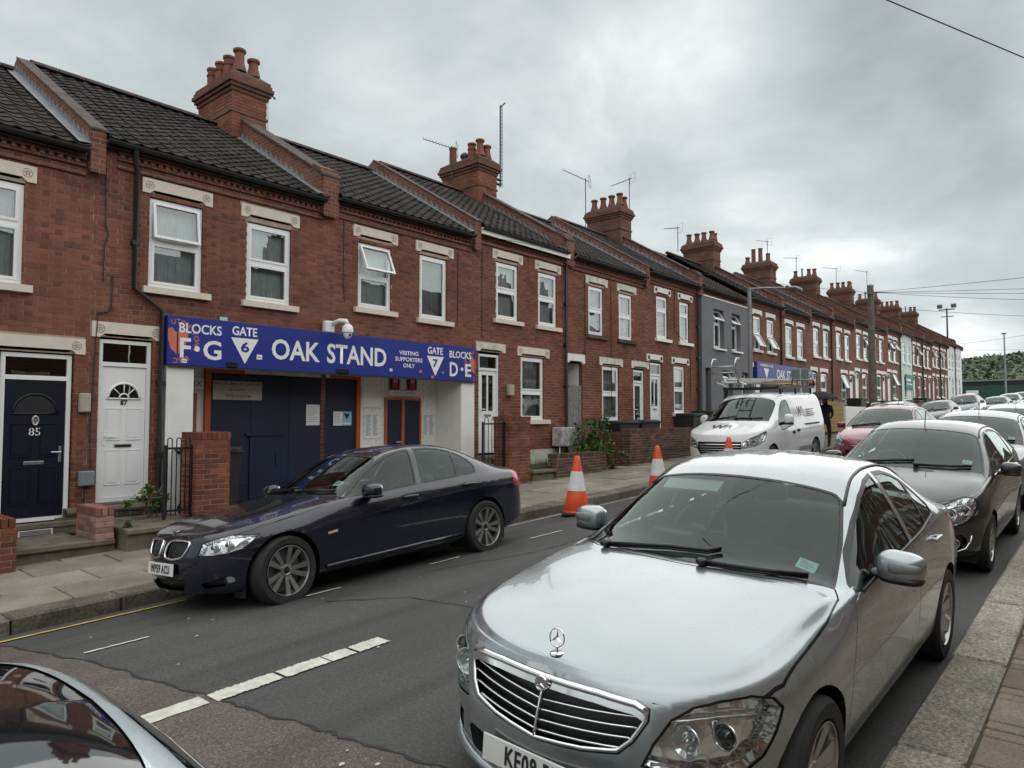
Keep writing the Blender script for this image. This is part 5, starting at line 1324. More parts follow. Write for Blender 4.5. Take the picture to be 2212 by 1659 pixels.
def make_wheel(parent, x, y, r, width, spec, outward, steer=0.0):
    """tyre with rim, spokes, hub and brake disc; axis along y, outward = +1/-1"""
    rr = spec.get('rim', .68)*r; w = width/2; o = outward
    me = MB()
    prof = [(rr, -w*.86), (rr+.012, -w), (r*.93, -w*1.02), (r*.985, -w*.86), (r, -w*.55), (r, w*.55), (r*.985, w*.86), (r*.93, w*1.02), (rr+.012, w), (rr, w*.86), (rr*.985, 0)]
    me.lathe(prof, n=48, axis='y', closed=True)
    wh = me.build('wheel', m_tyre, parent, smooth=True, angle=35, local=True); wh.location = (x, y, r)
    rm = MB(); yo = o*w
    rm.lathe([(rr*.99, yo*.98), (rr*.955, yo*.99), (rr*.93, yo*.90), (rr*.90, yo*.3), (rr*.9, -yo*.7)], n=40, axis='y', caps=False)
    n = spec.get('spokes', 10); tw = spec.get('sw', .030); pair = spec.get('pair', 0)
    for k in range(n):
        a = 2*math.pi*k/n+(pair if k % 2 else -pair)+.2; c, d = math.cos(a), math.sin(a); ex = Vector((c, 0, d)); ez = Vector((-d, 0, c))
        p0 = ex*(rr*.20); p1 = ex*(rr*.935)
        t0, t1 = tw*.62, tw
        y0, y1 = yo*.62, yo*.90
        vs = [p0-ez*t0, p0+ez*t0, p1+ez*t1, p1-ez*t1]
        front = [Vector((v.x, y0 if i < 2 else y1, v.z)) for i, v in enumerate(vs)]
        mid = [(front[0]+front[3])/2, (front[1]+front[2])/2]
        back = [Vector((v.x, v.y-o*.03, v.z)) for v in front]
        fs = [(0, 1, 2, 3), (0, 4, 5, 1), (1, 5, 6, 2), (3, 2, 6, 7), (0, 3, 7, 4)]
        if o > 0: pass
        rm.add(front+back, fs if o < 0 else [f[::-1] for f in fs])
    rm.lathe([(rr*.26, yo*.50), (rr*.25, yo*.66), (rr*.16, yo*.70), (rr*.13, yo*.66), (0, yo*.66)], n=20, axis='y', caps=False)
    ri = rm.build('rim', spec.get('rim_mat', m_rim), wh, smooth=True, angle=35, local=True)
    bd = MB(); bd.lathe([(0, -yo*.1), (rr*.84, -yo*.1), (rr*.84, yo*.05), (0, yo*.05)], n=28, axis='y')
    bd.lathe([(rr*.9, -yo*.62), (0, -yo*.62)], n=28, axis='y', m=1)
    bd.build('brake_disc', [m_galv, m_trim], wh, smooth=True, angle=30, local=True)
    cp = MB(); cp.lathe([(rr*.12, yo*.66), (rr*.115, yo*.735), (0, yo*.75)], n=16, axis='y')
    cp.build('hub_cap', m_trim, wh, smooth=True, angle=40, local=True)
    bolts = MB()
    for k in range(5):
        a = 2*math.pi*k/5; bolts.lathe([(.011, yo*.60), (.011, yo*.725), (0, yo*.73)], o=(rr*.195*math.cos(a), 0, rr*.195*math.sin(a)), n=6, axis='y')
    bolts.build('wheel_bolt', m_steel, wh, local=True)
    if steer: wh.rotation_euler = (0, 0, steer)
    return wh
def arch_poly(cx, cz, r, n=18, zlow=-.1, kx=1.0):
    pts = [(cx+kx*r*math.cos(math.pi*i/n), cz+r*math.sin(math.pi*i/n)) for i in range(n+1)]
    return pts+[(cx-r*kx, zlow), (cx+r*kx, zlow)]
def arch_liner(sk, parent, cx, cz, r, depth, kx=1.0, paint_=None):
    n = 20
    for sg in (1, -1):
        m = MB()
        ring = []
        for i in range(n+1):
            a = math.pi*i/n; px, pz = cx+kx*r*math.cos(a), cz+r*math.sin(a)
            h, nn = sk.at('side', (px, pz)); y = h.y if h else .8
            ring.append((px, y, pz))
        lo0 = (ring[0][0], ring[0][1]-.03, .13); lo1 = (ring[-1][0], ring[-1][1]-.03, .13)
        path = [lo0]+ring+[lo1]
        A = [(p[0], sg*(p[1]-.003), p[2]) for p in path]; B = [(cx+(p[0]-cx)*1.03, sg*depth, p[2]) for p in path]
        k = len(A); f = []
        for i in range(k-1): f.append((i, i+1, k+i+1, k+i) if sg > 0 else (i+1, i, k+i, k+i+1))
        f.append(tuple(range(k, 2*k)) if sg > 0 else tuple(range(2*k-1, k-1, -1)))
        m.add(A+B, f)
        m.build('wheel_arch', m_trim, parent, local=True)
def frame_tube(sk, v, poly, r, name, mat_, parent, sides=(1, -1), lift=.0, closed=True, n=6):
    """a moulding that follows an outline on the skin"""
    P = []
    d, u, w = view(v); L = len(poly)
    for i in range(L if closed else L-1):
        a, b = Vector(poly[i]), Vector(poly[(i+1) % L]); k = max(1, int((b-a).length/.05))
        for j in range(k): P.append(a+(b-a)*(j/k))
    if not closed: P.append(Vector(poly[-1]))
    pts = []
    for p in P:
        h, nn = sk.at(v, (p.x, p.y)); pts.append(h+nn*lift)
    m = MB()
    for sg in sides: m.tube([(p.x, sg*p.y, p.z) for p in pts], r, n, closed=closed)
    return m.build(name, mat_, parent, smooth=True, local=True)
def seat(m, x, y, w=.25, z0=.30, back=.62, rake=.22, mi=0):
    m.blob((x, y, z0+.09), (.26, w, .10), 3.2, 16, 8, mi)
    m.blob((x+.30+rake*.45, y, z0+.10+back*.5), (.09, w*.95, back*.55), 3.0, 16, 8, mi, fn=lambda p: Vector((p.x+p.z*rake*1.6, p.y, p.z)))
    m.blob((x+.34+rake*1.12, y, z0+.16+back*1.13), (.055, w*.52, .10), 3.0, 14, 8, mi)
    m.box(x+.33+rake*1.0, x+.35+rake*1.0, y-.06, y-.045, z0+back*.95, z0+.2+back, mi); m.box(x+.33+rake*1.0, x+.35+rake*1.0, y+.045, y+.06, z0+back*.95, z0+.2+back, mi)
def interior(parent, sp, mats):
    """dash, wheel, seats, door linings"""
    F = {k: pchip(v) for k, v in sp['prof'].items()}
    xc, xr, zl, hw = sp['cowl'], sp['rearseat'], sp['dashz'], sp['cabw']
    m = MB()
    m.blob((xc+.34, 0, zl-.16), (.30, hw, .17), 4, 24, 8, 0)
    m.box(xc-.1, xc+.4, -hw, hw, .25, zl-.2, 0)
    m.blob((xc+.50, .36, zl-.01), (.12, .18, .05), 2.4, 16, 6, 0)
    m.build('dashboard', mats[0], parent, smooth=True, local=True)
    st = MB(); c = Vector((xc+.80, .36, zl-.05)); a = R(24)
    pts = [c+Vector((math.sin(a)*math.sin(t)*.185, math.cos(t)*.185, math.cos(a)*math.sin(t)*.185)) for t in [2*math.pi*k/24 for k in range(24)]]
    st.tube(pts, .015, 8, closed=True); st.blob(c+Vector((-.02, 0, 0)), (.03, .07, .06), 2.6, 12, 8)
    for t in (0.1, math.pi-.1, -math.pi/2): st.tube([c, c+Vector((math.sin(a)*math.sin(t)*.18, math.cos(t)*.18, math.cos(a)*math.sin(t)*.18))], .014, 6)
    st.tube([c, c+Vector((-.3, 0, -.1))], .03, 8)
    st.build('steering_wheel', m_grip, parent, smooth=True, local=True)
    s = MB()
    for y in (.37, -.37): seat(s, xc+1.05, y, .25, .32+sp.get('seatz', 0), .60)
    s.build('front_seat', mats[1], parent, smooth=True, local=True)
    s = MB(); z0 = .34+sp.get('seatz', 0)
    s.blob((xr, 0, z0+.08), (.27, hw*.93, .11), 4, 24, 8); s.blob((xr+.36, 0, z0+.32), (.12, hw*.93, .34), 4, 24, 8, fn=lambda p: Vector((p.x+p.z*.6, p.y, p.z)))
    for y in (.36, -.36): s.blob((xr+.50, y, z0+.70), (.05, .13, .09), 3, 14, 8)
    s.build('rear_seat', mats[1], parent, smooth=True, local=True)
    lin = MB()
    for sg in (1, -1):
        xs = [xc+.1+(xr+.6-xc-.1)*i/12 for i in range(13)]
        for a, b in zip(xs, xs[1:]):
            A = [(a, sg*(F['wb'](a)-.10), .25), (a, sg*(F['wb'](a)-.06), F['zl'](a)-.03), (b, sg*(F['wb'](b)-.06), F['zl'](b)-.03), (b, sg*(F['wb'](b)-.10), .25)]
            lin.add(A, [(0, 1, 2, 3)])
    lin.box(xc, xr+.6, -.7, .7, .22, .26)
    lin.box(xr+.52, xr+.9, -hw, hw, zl-.42, zl-.02)
    lin.build('cabin_lining', mats[0], parent, local=True)
    # roof lining
    rl = MB(); xs = [sp['hx0']+(sp['hx1']-sp['hx0'])*i/10 for i in range(11)]
    for a, b in zip(xs, xs[1:]):
        for sg in (1, -1):
            q = lambda x: [(x, 0, F['zt'](x)-.035), (x, sg*F['wc'](x)*.5, F['zc'](x)+(F['zt'](x)-F['zc'](x))*.8-.035), (x, sg*(F['wc'](x)-.04), F['zc'](x)-.03)]
            A, B = q(a), q(b)
            for i in range(2): rl.quad(A[i], A[i+1], B[i+1], B[i])
    rl.build('roof_lining', m_headliner, parent, smooth=True, local=True)
    mi = MB(); mi.blob((sp['hx0']+.10, 0, F['zt'](sp['hx0'])-.13), (.02, .115, .035), 3, 14, 8); mi.tube([(sp['hx0']+.10, 0, F['zt'](sp['hx0'])-.11), (sp['hx0']+.08, 0, F['zt'](sp['hx0'])-.03)], .012, 6)
    mi.build('rear_view_mirror', m_trim, parent, smooth=True, local=True)
def door_mirror(parent, sg, x, y, z, size, mat_, lens=None, dark=m_trim):
    m = MB(); sx, sy, sz = size
    m.blob((x, sg*y, z), (sx, sy, sz), 2.9, 24, 14, 0, fn=lambda p: Vector((p.x*(1.0 if p.x < 0 else .55)+.25*sg*p.y*1.0*.5, p.y, p.z*(1-.12*sg*p.y))))
    o = m.build('door_mirror', mat_, parent, smooth=True, local=True)
    k = MB(); k.blob((x+.02, sg*(y-sy*1.12), z-sz*.75), (sx*.55, sy*.55, sz*.30), 2.6, 16, 8)
    k.blob((x, sg*y, z-sz*.80), (sx*.92, sy*.93, sz*.30), 3, 20, 8)
    k.build('mirror_foot', dark, o, smooth=True, local=True)
    g = MB(); g.blob((x+sx*.52, sg*y, z), (sx*.12, sy*.86, sz*.78), 3.2, 18, 8); g.build('mirror_glass', m_chrome, o, smooth=True, local=True)
    if lens:
        l = MB(); l.blob((x-sx*.62, sg*(y+sy*.18), z+sz*.08), (sx*.42, sy*.70, sz*.42), 3.2, 20, 8, 0, fn=lambda p: Vector((p.x+.25*sg*p.y*.5/max(.01, .42), p.y, p.z*(1-.3*sg*p.y))))
        l.build('indicator_lens', lens, o, smooth=True, local=True)
    return o
def number_plate(parent, txt, x, z, w=.52, h=.111, tilt=0.0, mat_=None, y=0.0, rear=False, yaw=0.0):
    T = Matrix.Translation((x, y, z)) @ Matrix.Rotation(yaw, 4, 'Z') @ Matrix.Rotation(R(90 if rear else -90), 4, 'Z') @ Matrix.Rotation(R(90)-tilt, 4, 'X')
    me = MB(); me.cbox(-w/2, w/2, -h/2, h/2, -.006, .004, .003)
    o = me.build('number_plate', mat_ or m_platewhite, parent, local=True); o.matrix_local = T
    if txt:
        t = text_mesh(txt, .104, .0022, .001, xs=.70, sp=1.12); t.transform(Matrix.Translation((0, -.003, .0062))); t.materials.clear(); t.materials.append(m_ink)
        for p in t.polygons: p.material_index = 0
        q = bpy.data.objects.new('lettering', t); link(q, o)
    return o
def lathe_lamp(m, c, d, r, depth, mi=0, n=20):
    """reflector bowl at c opening towards d"""
    d = Vector(d).normalized(); q = d.to_track_quat('Z', 'Y').to_matrix(); vs = []; prof = [(.18, -1.0), (.5, -.86), (.8, -.5), (1.0, 0), (1.08, .02), (1.08, -.1)]
    for a, b in prof:
        for k in range(n):
            t = 2*math.pi*k/n; vs.append(Vector(c)+q @ Vector((math.cos(t)*a*r, math.sin(t)*a*r, b*depth)))
    fs = []
    for i in range(len(prof)-1):
        for k in range(n): fs.append((i*n+k, i*n+(k+1) % n, (i+1)*n+(k+1) % n, (i+1)*n+k))
    m.add(vs, fs, mi)

SALOON = dict(L=4.581, fa=.80, fn=2.35, ra=.45, rn=2.6, fd=.55, rd=.5, r1=.03, r2=.05, rc=.010,
  nose=[(.15, .10), (.22, .045), (.32, .005), (.45, 0), (.52, .012), (.60, .035), (.70, .075), (.78, .125), (.85, .18)],
  tail=[(.15, .12), (.3, .03), (.5, 0), (.7, .01), (.9, .05), (1.1, .16)],
  prof=dict(
    zt=[(0, .775), (.12, .792), (.3, .825), (.6, .875), (1.0, .932), (1.2, .958), (1.27, .968), (1.34, .992), (1.5, 1.068), (1.8, 1.222), (1.98, 1.312), (2.08, 1.358), (2.25, 1.408), (2.55, 1.440), (2.75, 1.447), (3.0, 1.437), (3.2, 1.412), (3.36, 1.375), (3.5, 1.322), (3.75, 1.205), (3.98, 1.096), (4.05, 1.075), (4.2, 1.066), (4.42, 1.048), (4.581, 1.01)],
    zl=[(0, .748), (.12, .752), (.35, .764), (.7, .804), (1.1, .850), (1.5, .920), (2.0, .948), (2.6, .965), (3.2, .985), (3.7, 1.0), (4.2, .985), (4.581, .93)],
    wb=[(0, .80), (.5, .80), (.9, .80), (1.3, .815), (1.7, .825), (2.5, .835), (3.3, .825), (3.9, .79), (4.3, .75), (4.581, .70)],
    zc=[(0, .766), (.12, .780), (.4, .824), (.8, .878), (1.2, .922), (1.45, .935), (1.62, 1.008), (1.9, 1.165), (2.1, 1.274), (2.25, 1.338), (2.4, 1.371), (2.65, 1.388), (2.9, 1.383), (3.15, 1.355), (3.4, 1.292), (3.65, 1.195), (3.9, 1.080), (4.02, 1.032), (4.2, 1.015), (4.581, .96)],
    wc=[(0, .66), (.10, .68), (.30, .71), (.6, .70), (.9, .715), (1.3, .74), (1.5, .725), (1.75, .690), (2.1, .625), (2.35, .590), (2.7, .572), (3.0, .570), (3.3, .578), (3.6, .600), (3.9, .640), (4.05, .655), (4.581, .62)],
    wm=[(0, .845), (.6, .862), (.95, .880), (1.3, .876), (2.3, .883), (3.2, .880), (3.6, .884), (4.1, .850), (4.581, .80)],
    zm=[(0, .56), (1, .60), (2.5, .64), (4.581, .66)],
    ws=[(0, .79), (.7, .83), (1.3, .835), (3.2, .835), (4, .80), (4.581, .74)],
    zb=[(0, .205), (.3, .185), (.8, .18), (1.4, .185), (3.2, .19), (3.9, .22), (4.3, .27), (4.581, .31)]),
  cowl=1.42, rearseat=3.02, dashz=.97, cabw=.66, hx0=2.2, hx1=3.35)

SPORT = dict(L=4.531, fa=.70, fn=2.2, ra=.40, rn=2.6, fd=.55, rd=.5, r1=.035, r2=.05,
  nose=[(.15, .12), (.22, .05), (.32, .01), (.45, 0), (.55, .012), (.62, .035), (.70, .085), (.76, .15), (.85, .24)],
  tail=[(.15, .12), (.3, .03), (.5, 0), (.7, .015), (.9, .05), (1.1, .15)],
  prof=dict(
    zt=[(0, .735), (.12, .752), (.3, .79), (.6, .845), (1.0, .905), (1.25, .945), (1.40, .968), (1.46, .992), (1.65, 1.095), (1.95, 1.245), (2.12, 1.322), (2.22, 1.362), (2.4, 1.395), (2.6, 1.415), (2.8, 1.421), (3.05, 1.408), (3.25, 1.38), (3.42, 1.335), (3.6, 1.262), (3.85, 1.145), (4.02, 1.075), (4.1, 1.058), (4.3, 1.056), (4.45, 1.045), (4.531, 1.01)],
    zl=[(0, .715), (.12, .722), (.35, .755), (.7, .812), (1.1, .862), (1.5, .900), (2.0, .928), (2.6, .948), (3.2, .968), (3.7, .985), (4.2, .975), (4.531, .93)],
    wb=[(0, .80), (.5, .805), (.9, .81), (1.3, .825), (1.7, .835), (2.5, .84), (3.3, .832), (3.9, .81), (4.3, .77), (4.531, .72)],
    zc=[(0, .724), (.12, .735), (.4, .775), (.8, .838), (1.2, .892), (1.5, .918), (1.68, .998), (1.95, 1.145), (2.15, 1.248), (2.3, 1.312), (2.45, 1.345), (2.7, 1.362), (2.95, 1.356), (3.2, 1.325), (3.45, 1.258), (3.7, 1.16), (3.95, 1.055), (4.08, 1.015), (4.25, 1.0), (4.531, .96)],
    wc=[(0, .70), (.4, .71), (.9, .725), (1.3, .735), (1.55, .735), (1.8, .695), (2.15, .632), (2.4, .598), (2.7, .582), (3.0, .580), (3.3, .588), (3.6, .612), (3.9, .65), (4.1, .668), (4.531, .63)],
    wm=[(0, .86), (.5, .885), (.85, .905), (1.3, .895), (2.3, .902), (3.2, .898), (3.55, .908), (4.1, .87), (4.531, .82)],
    zm=[(0, .58), (.7, .64), (1.4, .735), (2.47, .795), (3.38, .835), (4.1, .85), (4.531, .85)],
    ws=[(0, .80), (.7, .84), (1.3, .825), (3.2, .825), (4, .82), (4.531, .76)],
    zb=[(0, .20), (.3, .175), (.8, .17), (1.4, .175), (3.2, .18), (3.9, .21), (4.3, .26), (4.531, .30)]),
  cowl=1.5, rearseat=3.02, dashz=.95, cabw=.68, hx0=2.26, hx1=3.4)

HATCH = dict(L=4.0, fa=.75, fn=2.2, ra=.38, rn=2.6, fd=.5, rd=.5, r1=.035, r2=.05,
  nose=[(.15, .12), (.22, .05), (.32, .01), (.42, 0), (.55, .02), (.62, .05), (.70, .10), (.78, .17), (.85, .24)],
  tail=[(.15, .10), (.3, .02), (.5, 0), (.8, .0), (1.0, .02), (1.3, .08)],
  prof=dict(
    zt=[(0, .735), (.1, .76), (.3, .82), (.6, .895), (.9, .952), (1.02, .978), (1.1, 1.012), (1.4, 1.165), (1.7, 1.312), (1.85, 1.375), (2.0, 1.418), (2.3, 1.46), (2.6, 1.472), (3.0, 1.458), (3.35, 1.418), (3.58, 1.365), (3.70, 1.27), (3.85, 1.10), (3.95, .97), (4.0, .90)],
    zl=[(0, .715), (.35, .78), (.8, .872), (1.2, .925), (1.8, .965), (2.6, 1.0), (3.3, 1.04), (3.7, 1.06), (4, .88)],
    wb=[(0, .77), (.9, .79), (1.4, .805), (3, .808), (3.6, .785), (4, .72)],
    zc=[(0, .725), (.4, .81), (.8, .910), (1.08, .950), (1.3, 1.035), (1.6, 1.185), (1.85, 1.298), (2.05, 1.362), (2.35, 1.402), (2.8, 1.402), (3.2, 1.372), (3.5, 1.312), (3.7, 1.22), (3.85, 1.065), (4, .89)],
    wc=[(0, .62), (.4, .63), (.8, .69), (1.15, .735), (1.5, .69), (1.85, .615), (2.1, .58), (2.6, .565), (3.2, .57), (3.6, .58), (4, .55)],
    wm=[(0, .82), (.5, .845), (.83, .858), (2.5, .852), (3.34, .862), (3.8, .83), (4, .78)],
    zm=[(0, .56), (2, .64), (4, .72)],
    ws=[(0, .77), (.7, .81), (3.2, .81), (4, .74)],
    zb=[(0, .20), (.3, .18), (.8, .175), (3.2, .18), (3.7, .24), (4, .32)]),
  cowl=1.08, rearseat=2.55, dashz=.97, cabw=.64, seatz=.06, hx0=2.05, hx1=3.45, rc=.03)
VAN = dict(L=4.998, fa=.70, fn=2.5, ra=.16, rn=3.2, fd=.5, rd=.3, r1=.05, r2=.09,
  nose=[(.15, .12), (.25, .03), (.4, 0), (.55, .0), (.7, .025), (.85, .07), (.95, .11), (1.05, .17)],
  tail=[(.2, .05), (.4, 0), (1, .01), (2, .06)],
  prof=dict(
    zt=[(0, .97), (.1, 1.01), (.3, 1.075), (.6, 1.16), (.8, 1.215), (.92, 1.26), (1.0, 1.31), (1.3, 1.492), (1.7, 1.728), (1.85, 1.805), (1.95, 1.845), (2.1, 1.895), (2.4, 1.935), (2.8, 1.952), (4.7, 1.95), (4.9, 1.935), (4.998, 1.91)],
    zl=[(0, .95), (.3, 1.005), (.8, 1.10), (1.2, 1.14), (1.6, 1.16), (4.998, 1.17)],
    wb=[(0, .88), (.8, .925), (1.4, .94), (4.8, .94), (4.998, .92)],
    zc=[(0, .96), (.4, 1.05), (.9, 1.16), (1.15, 1.26), (1.6, 1.52), (1.9, 1.695), (2.05, 1.775), (2.3, 1.845), (2.8, 1.868), (4.8, 1.862), (4.998, 1.84)],
    wc=[(0, .78), (.9, .85), (1.2, .84), (1.9, .765), (2.3, .75), (2.8, .775), (4.998, .775)],
    wm=[(0, .92), (.5, .955), (.95, .978), (4.5, .976), (4.998, .95)],
    zm=[(0, .7), (2, .76), (4.998, .78)],
    ws=[(0, .86), (.7, .92), (4.3, .925), (4.998, .90)],
    zb=[(0, .22), (.4, .20), (4.3, .22), (4.998, .34)]),
  cowl=1.0, rearseat=2.5, dashz=1.22, cabw=.78, seatz=.38, hx0=2.0, hx1=2.5)
def mir(pts): return pts+[(-p[0], p[1]) for p in reversed(pts)]
def place_vehicle(root, Xf, yc, axles, half=.78, roll=0.0, yaw=0.0, dz=0.0, surf=road):
    P = lambda x, y: Vector((x, y, surf(x, y)))
    a, b, c, d = P(Xf+axles[0], yc+half), P(Xf+axles[0], yc-half), P(Xf+axles[1], yc+half), P(Xf+axles[1], yc-half)
    ex = ((c+d)/2-(a+b)/2).normalized(); ey = ((a-b)+(c-d)).normalized(); ez = ex.cross(ey).normalized(); ey = ez.cross(ex)
    m = Matrix((ex, ey, ez)).transposed().to_4x4(); m.translation = (a+b)/2-ex*axles[0]+ez*dz
    root.matrix_world = m @ Matrix.Rotation(roll, 4, 'X') @ Matrix.Rotation(yaw, 4, 'Z')
def wiper(parent, sk, pts, name='wiper'):
    m = MB(); P = []
    for p in pts:
        h, n = sk.at('top', (p[0], abs(p[1]))); P.append(Vector((h.x, p[1], h.z+.022)))
    m.tube(P, .011, 6); m.tube([p-Vector((.004, 0, .014)) for p in P[:]], .007, 4); m.blob(P[0], (.03, .03, .02), 2.4, 10, 6)
    return m.build(name, m_trim, parent, smooth=True, local=True)
def sticker(parent, sk, x, y, w, h, mat_, marks=True):
    hh, n = sk.at('top', (x, abs(y))); n = Vector((n.x, math.copysign(n.y, y)*(1 if n.y >= 0 else 1), n.z)); c = Vector((hh.x, y, hh.z))-n*.008
    ey = Vector((0, -1, 0)); ey = (ey-n*ey.dot(n)).normalized(); ez = n.cross(ey)
    m = MB(); m.add([c-ey*w/2-ez*h/2, c+ey*w/2-ez*h/2, c+ey*w/2+ez*h/2, c-ey*w/2+ez*h/2], [(0, 1, 2, 3)])
    if marks:
        for i, (a, b) in enumerate(((-.38, -.05), (-.38, .3), (-.38, .35), (-.38, .2))):
            z = h*(.28-.19*i); q = c+n*.002
            m.add([q+ey*w*a+ez*z, q+ey*w*b+ez*z, q+ey*w*b+ez*(z+h*.05), q+ey*w*a+ez*(z+h*.05)], [(0, 1, 2, 3)], 1)
    return m.build('parking_permit', [mat_, m_greyink], parent, local=True)
def base_car(root, sp, pnt, ax, wr, ww, tw, rim, dlo, divs, ws, rw, hood, doors, boot, mats=None, ins=True, seal=.022, arch=None, gl=None, steer=0):
    """skin with arches, glass, panels cut; returns the skin before extraction (feature cuts can follow)"""
    sk = Skin(sp); ar = arch or wr+.045
    for x in ax: sk.cut('side', arch_poly(x, wr, ar), 'arch', face=.02)
    for i, p in enumerate(dlo):
        sk.ring('side', p, seal, 'seal', 'glass%d' % i, where=lambda c: c.z > sp['prof']['zl'][0][1]-.02 and c.y > .3)
    cx = sp['cowl']
    sk.ring('top', ws, .02, 'wseal', 'windscreen', face=.10)
    sk.ring('top', rw, .02, 'wseal', 'rear_window', face=.10)
    return sk
def fit_car(root, sk, sp, pnt, ax, wr, ww, track, rim, dlo, mats, gl=None, steer=0, arch=None, detail=True, keep=()):
    g = gl or g_car
    sk.finish()
    names = [n for n in sk.tags if n == 'body' or n in keep]
    sk.obj('body', pnt, root, names)
    sk.obj('window_seal', m_trim, root, ['seal', 'wseal'])
    sk.obj('windscreen', g, root, ['windscreen'], sink=.003)
    sk.obj('rear_window', g, root, ['rear_window'], sink=.003)
    for i in range(len(dlo)):
        for sd in (1, -1): sk.obj('side_window', g, root, ['glass%d' % i], sink=.004, side=sd)
    ar = arch or wr+.045
    for x in ax: arch_liner(sk, root, x, wr, ar, sp['prof']['wm'][2][1]-.32)
    for x in ax:
        for sg in (1, -1): make_wheel(root, x, sg*(track), wr, ww, rim, sg, steer if x == ax[0] else 0)
    if detail: interior(root, sp, mats)
def dents(sk):
    pass

# ------------------------------------------------------------------ the silver saloon nearest the camera
def make_silver_saloon():
    root = thing('parked_car', 'silver saloon with star ornament on its bonnet, nearest car by the granite kerb', 'car')
    sp = SALOON; ax = (.80, 3.56); wr = .316
    dlo = [[(1.50, .915), (1.72, 1.035), (1.95, 1.152), (2.2, 1.262), (2.42, 1.322), (2.60, 1.342), (2.56, .985), (2.1, .962), (1.7, .932)],
           [(2.70, 1.345), (2.9, 1.338), (3.08, 1.300), (3.17, 1.268), (3.10, 1.02), (2.67, .992)],
           [(3.21, 1.25), (3.33, 1.178), (3.44, 1.085), (3.42, 1.045), (3.15, 1.026)]]
    ws = [(1.265, -.02), (1.285, .30), (1.33, .55), (1.41, .715), (1.75, .655), (2.03, .578), (2.055, .54), (2.045, .30), (2.035, -.02)]
    rw = [(3.44, -.02), (3.45, .35), (3.48, .50), (3.80, .57), (3.93, .60), (3.99, .50), (4.01, -.02)]
    sk = base_car(root, sp, p_silver, ax, wr, .225, .77, None, dlo, None, ws, rw, None, None, None)
    grille = [(-.02, .706), (.24, .708), (.395, .700), (.437, .683), (.440, .655), (.40, .580), (.355, .535), (.22, .512), (-.02, .490)]
    sk.cut('front', offset_poly(grille, .014), 'grille_gap'); sk.cut('front', grille, 'grille', allow=['grille_gap'])
    hl = [(.45, .50), (.478, .575), (.525, .662), (.585, .708), (.66, .731), (.735, .738), (.785, .718), (.808, .680), (.803, .610), (.778, .530), (.74, .490), (.62, .470)]
    oblq = 45
    def f2o(p, a=oblq):   # front-view outline point to the oblique view
        h, n = sk.at('front', p); return (math.sin(R(a))*h.x+math.cos(R(a))*h.y, h.z)
    hlo = [f2o(p) for p in hl]
    sk.cut(oblq, offset_poly(hlo, .007), 'lamp_gap', face=.02); sk.cut(oblq, hlo, 'headlight', allow=['lamp_gap'], face=.02)
    lower = [(-.02, .385), (.40, .395), (.43, .37), (.40, .285), (-.02, .275)]
    sk.cut('front', lower, 'intake'); sk.cut('front', [(.50, .40), (.66, .425), (.70, .40), (.68, .31), (.52, .29)], 'intake')
    hood = [(.02, -.02), (.02, .42), (.150, .452), (.175, .53), (.235, .612), (.33, .700), (.42, .755), (.56, .790), (.8, .792), (1.1, .788), (1.33, .770), (1.40, .735), (1.30, .57), (1.262, .45), (1.235, .30), (1.212, -.02)]
    sk.ring('top', hood, .008, 'panel_gap', 'bonnet', face=.08, where=lambda c: c.z > .712)
    boot = [(4.03, -.02), (4.0, .52), (3.98, .60), (4.25, .63), (4.56, .62), (4.6, -.02)]
    sk.cut('top', boot, 'boot_lid', face=.12)
    wh = lambda c: c.y > .55 and c.z < 1.02
    sk.ring('side', [(1.185, .30), (1.23, .60), (1.38, .80), (1.44, .875), (1.53, .905), (2.0, .944), (2.60, .972), (2.62, .70), (2.61, .27), (1.20, .27)], .006, 'panel_gap', 'front_door', where=wh)
    sk.cut('side', [(2.60, .972), (3.2, 1.005), (3.46, 1.03), (3.47, .92), (3.33, .74), (3.20, .55), (3.12, .27), (2.61, .27), (2.62, .70)], 'rear_door', where=wh)
    sk.cut('rear', [(.48, .98), (.80, .96), (.84, .74), (.50, .72)], 'tail_lamp', face=.02)
    rim = dict(rim=.70, spokes=7, sw=.045, rim_mat=m_rim)
    fit_car(root, sk, sp, p_silver, ax, wr, .225, .762, rim, dlo, (m_trim, m_seat), keep=())
    sk.obj('bonnet', p_silver, root, ['bonnet'], gap=.001, skirt=.03)
    sk.obj('boot_lid', p_silver, root, ['boot_lid'], gap=.0035, skirt=.03)
    for sd in (1, -1):
        d = sk.obj('front_door', p_silver, root, ['front_door'], gap=.0035, skirt=.02, side=sd)
        r = sk.obj('rear_door', p_silver, root, ['rear_door'], gap=.0035, skirt=.02, side=sd)
        for dd, x, z in ((d, 2.40, .865), (r, 3.22, .905)):
            m = MB(); h, n = sk.at('side', (x, z)); m.blob((x, sd*(h.y+.028), z), (.105, .014, .017), 2.6, 16, 8); m.blob((x+.06, sd*(h.y+.008), z), (.012, .022, .012), 2.4, 8, 6); m.blob((x-.07, sd*(h.y+.008), z), (.012, .022, .012), 2.4, 8, 6)
            m.build('door_handle', p_silver, dd, smooth=True, local=True)
        sk.obj('tail_lamp', m_lampred, root, ['tail_lamp'], gap=.002, side=sd)
    # black gaps and intakes, set back
    sk.obj('shut_line', m_trim, root, ['grille_gap', 'lamp_gap', 'panel_gap'], sink=.006)
    sk.obj('air_intake', m_trim, root, ['intake'], sink=.035)
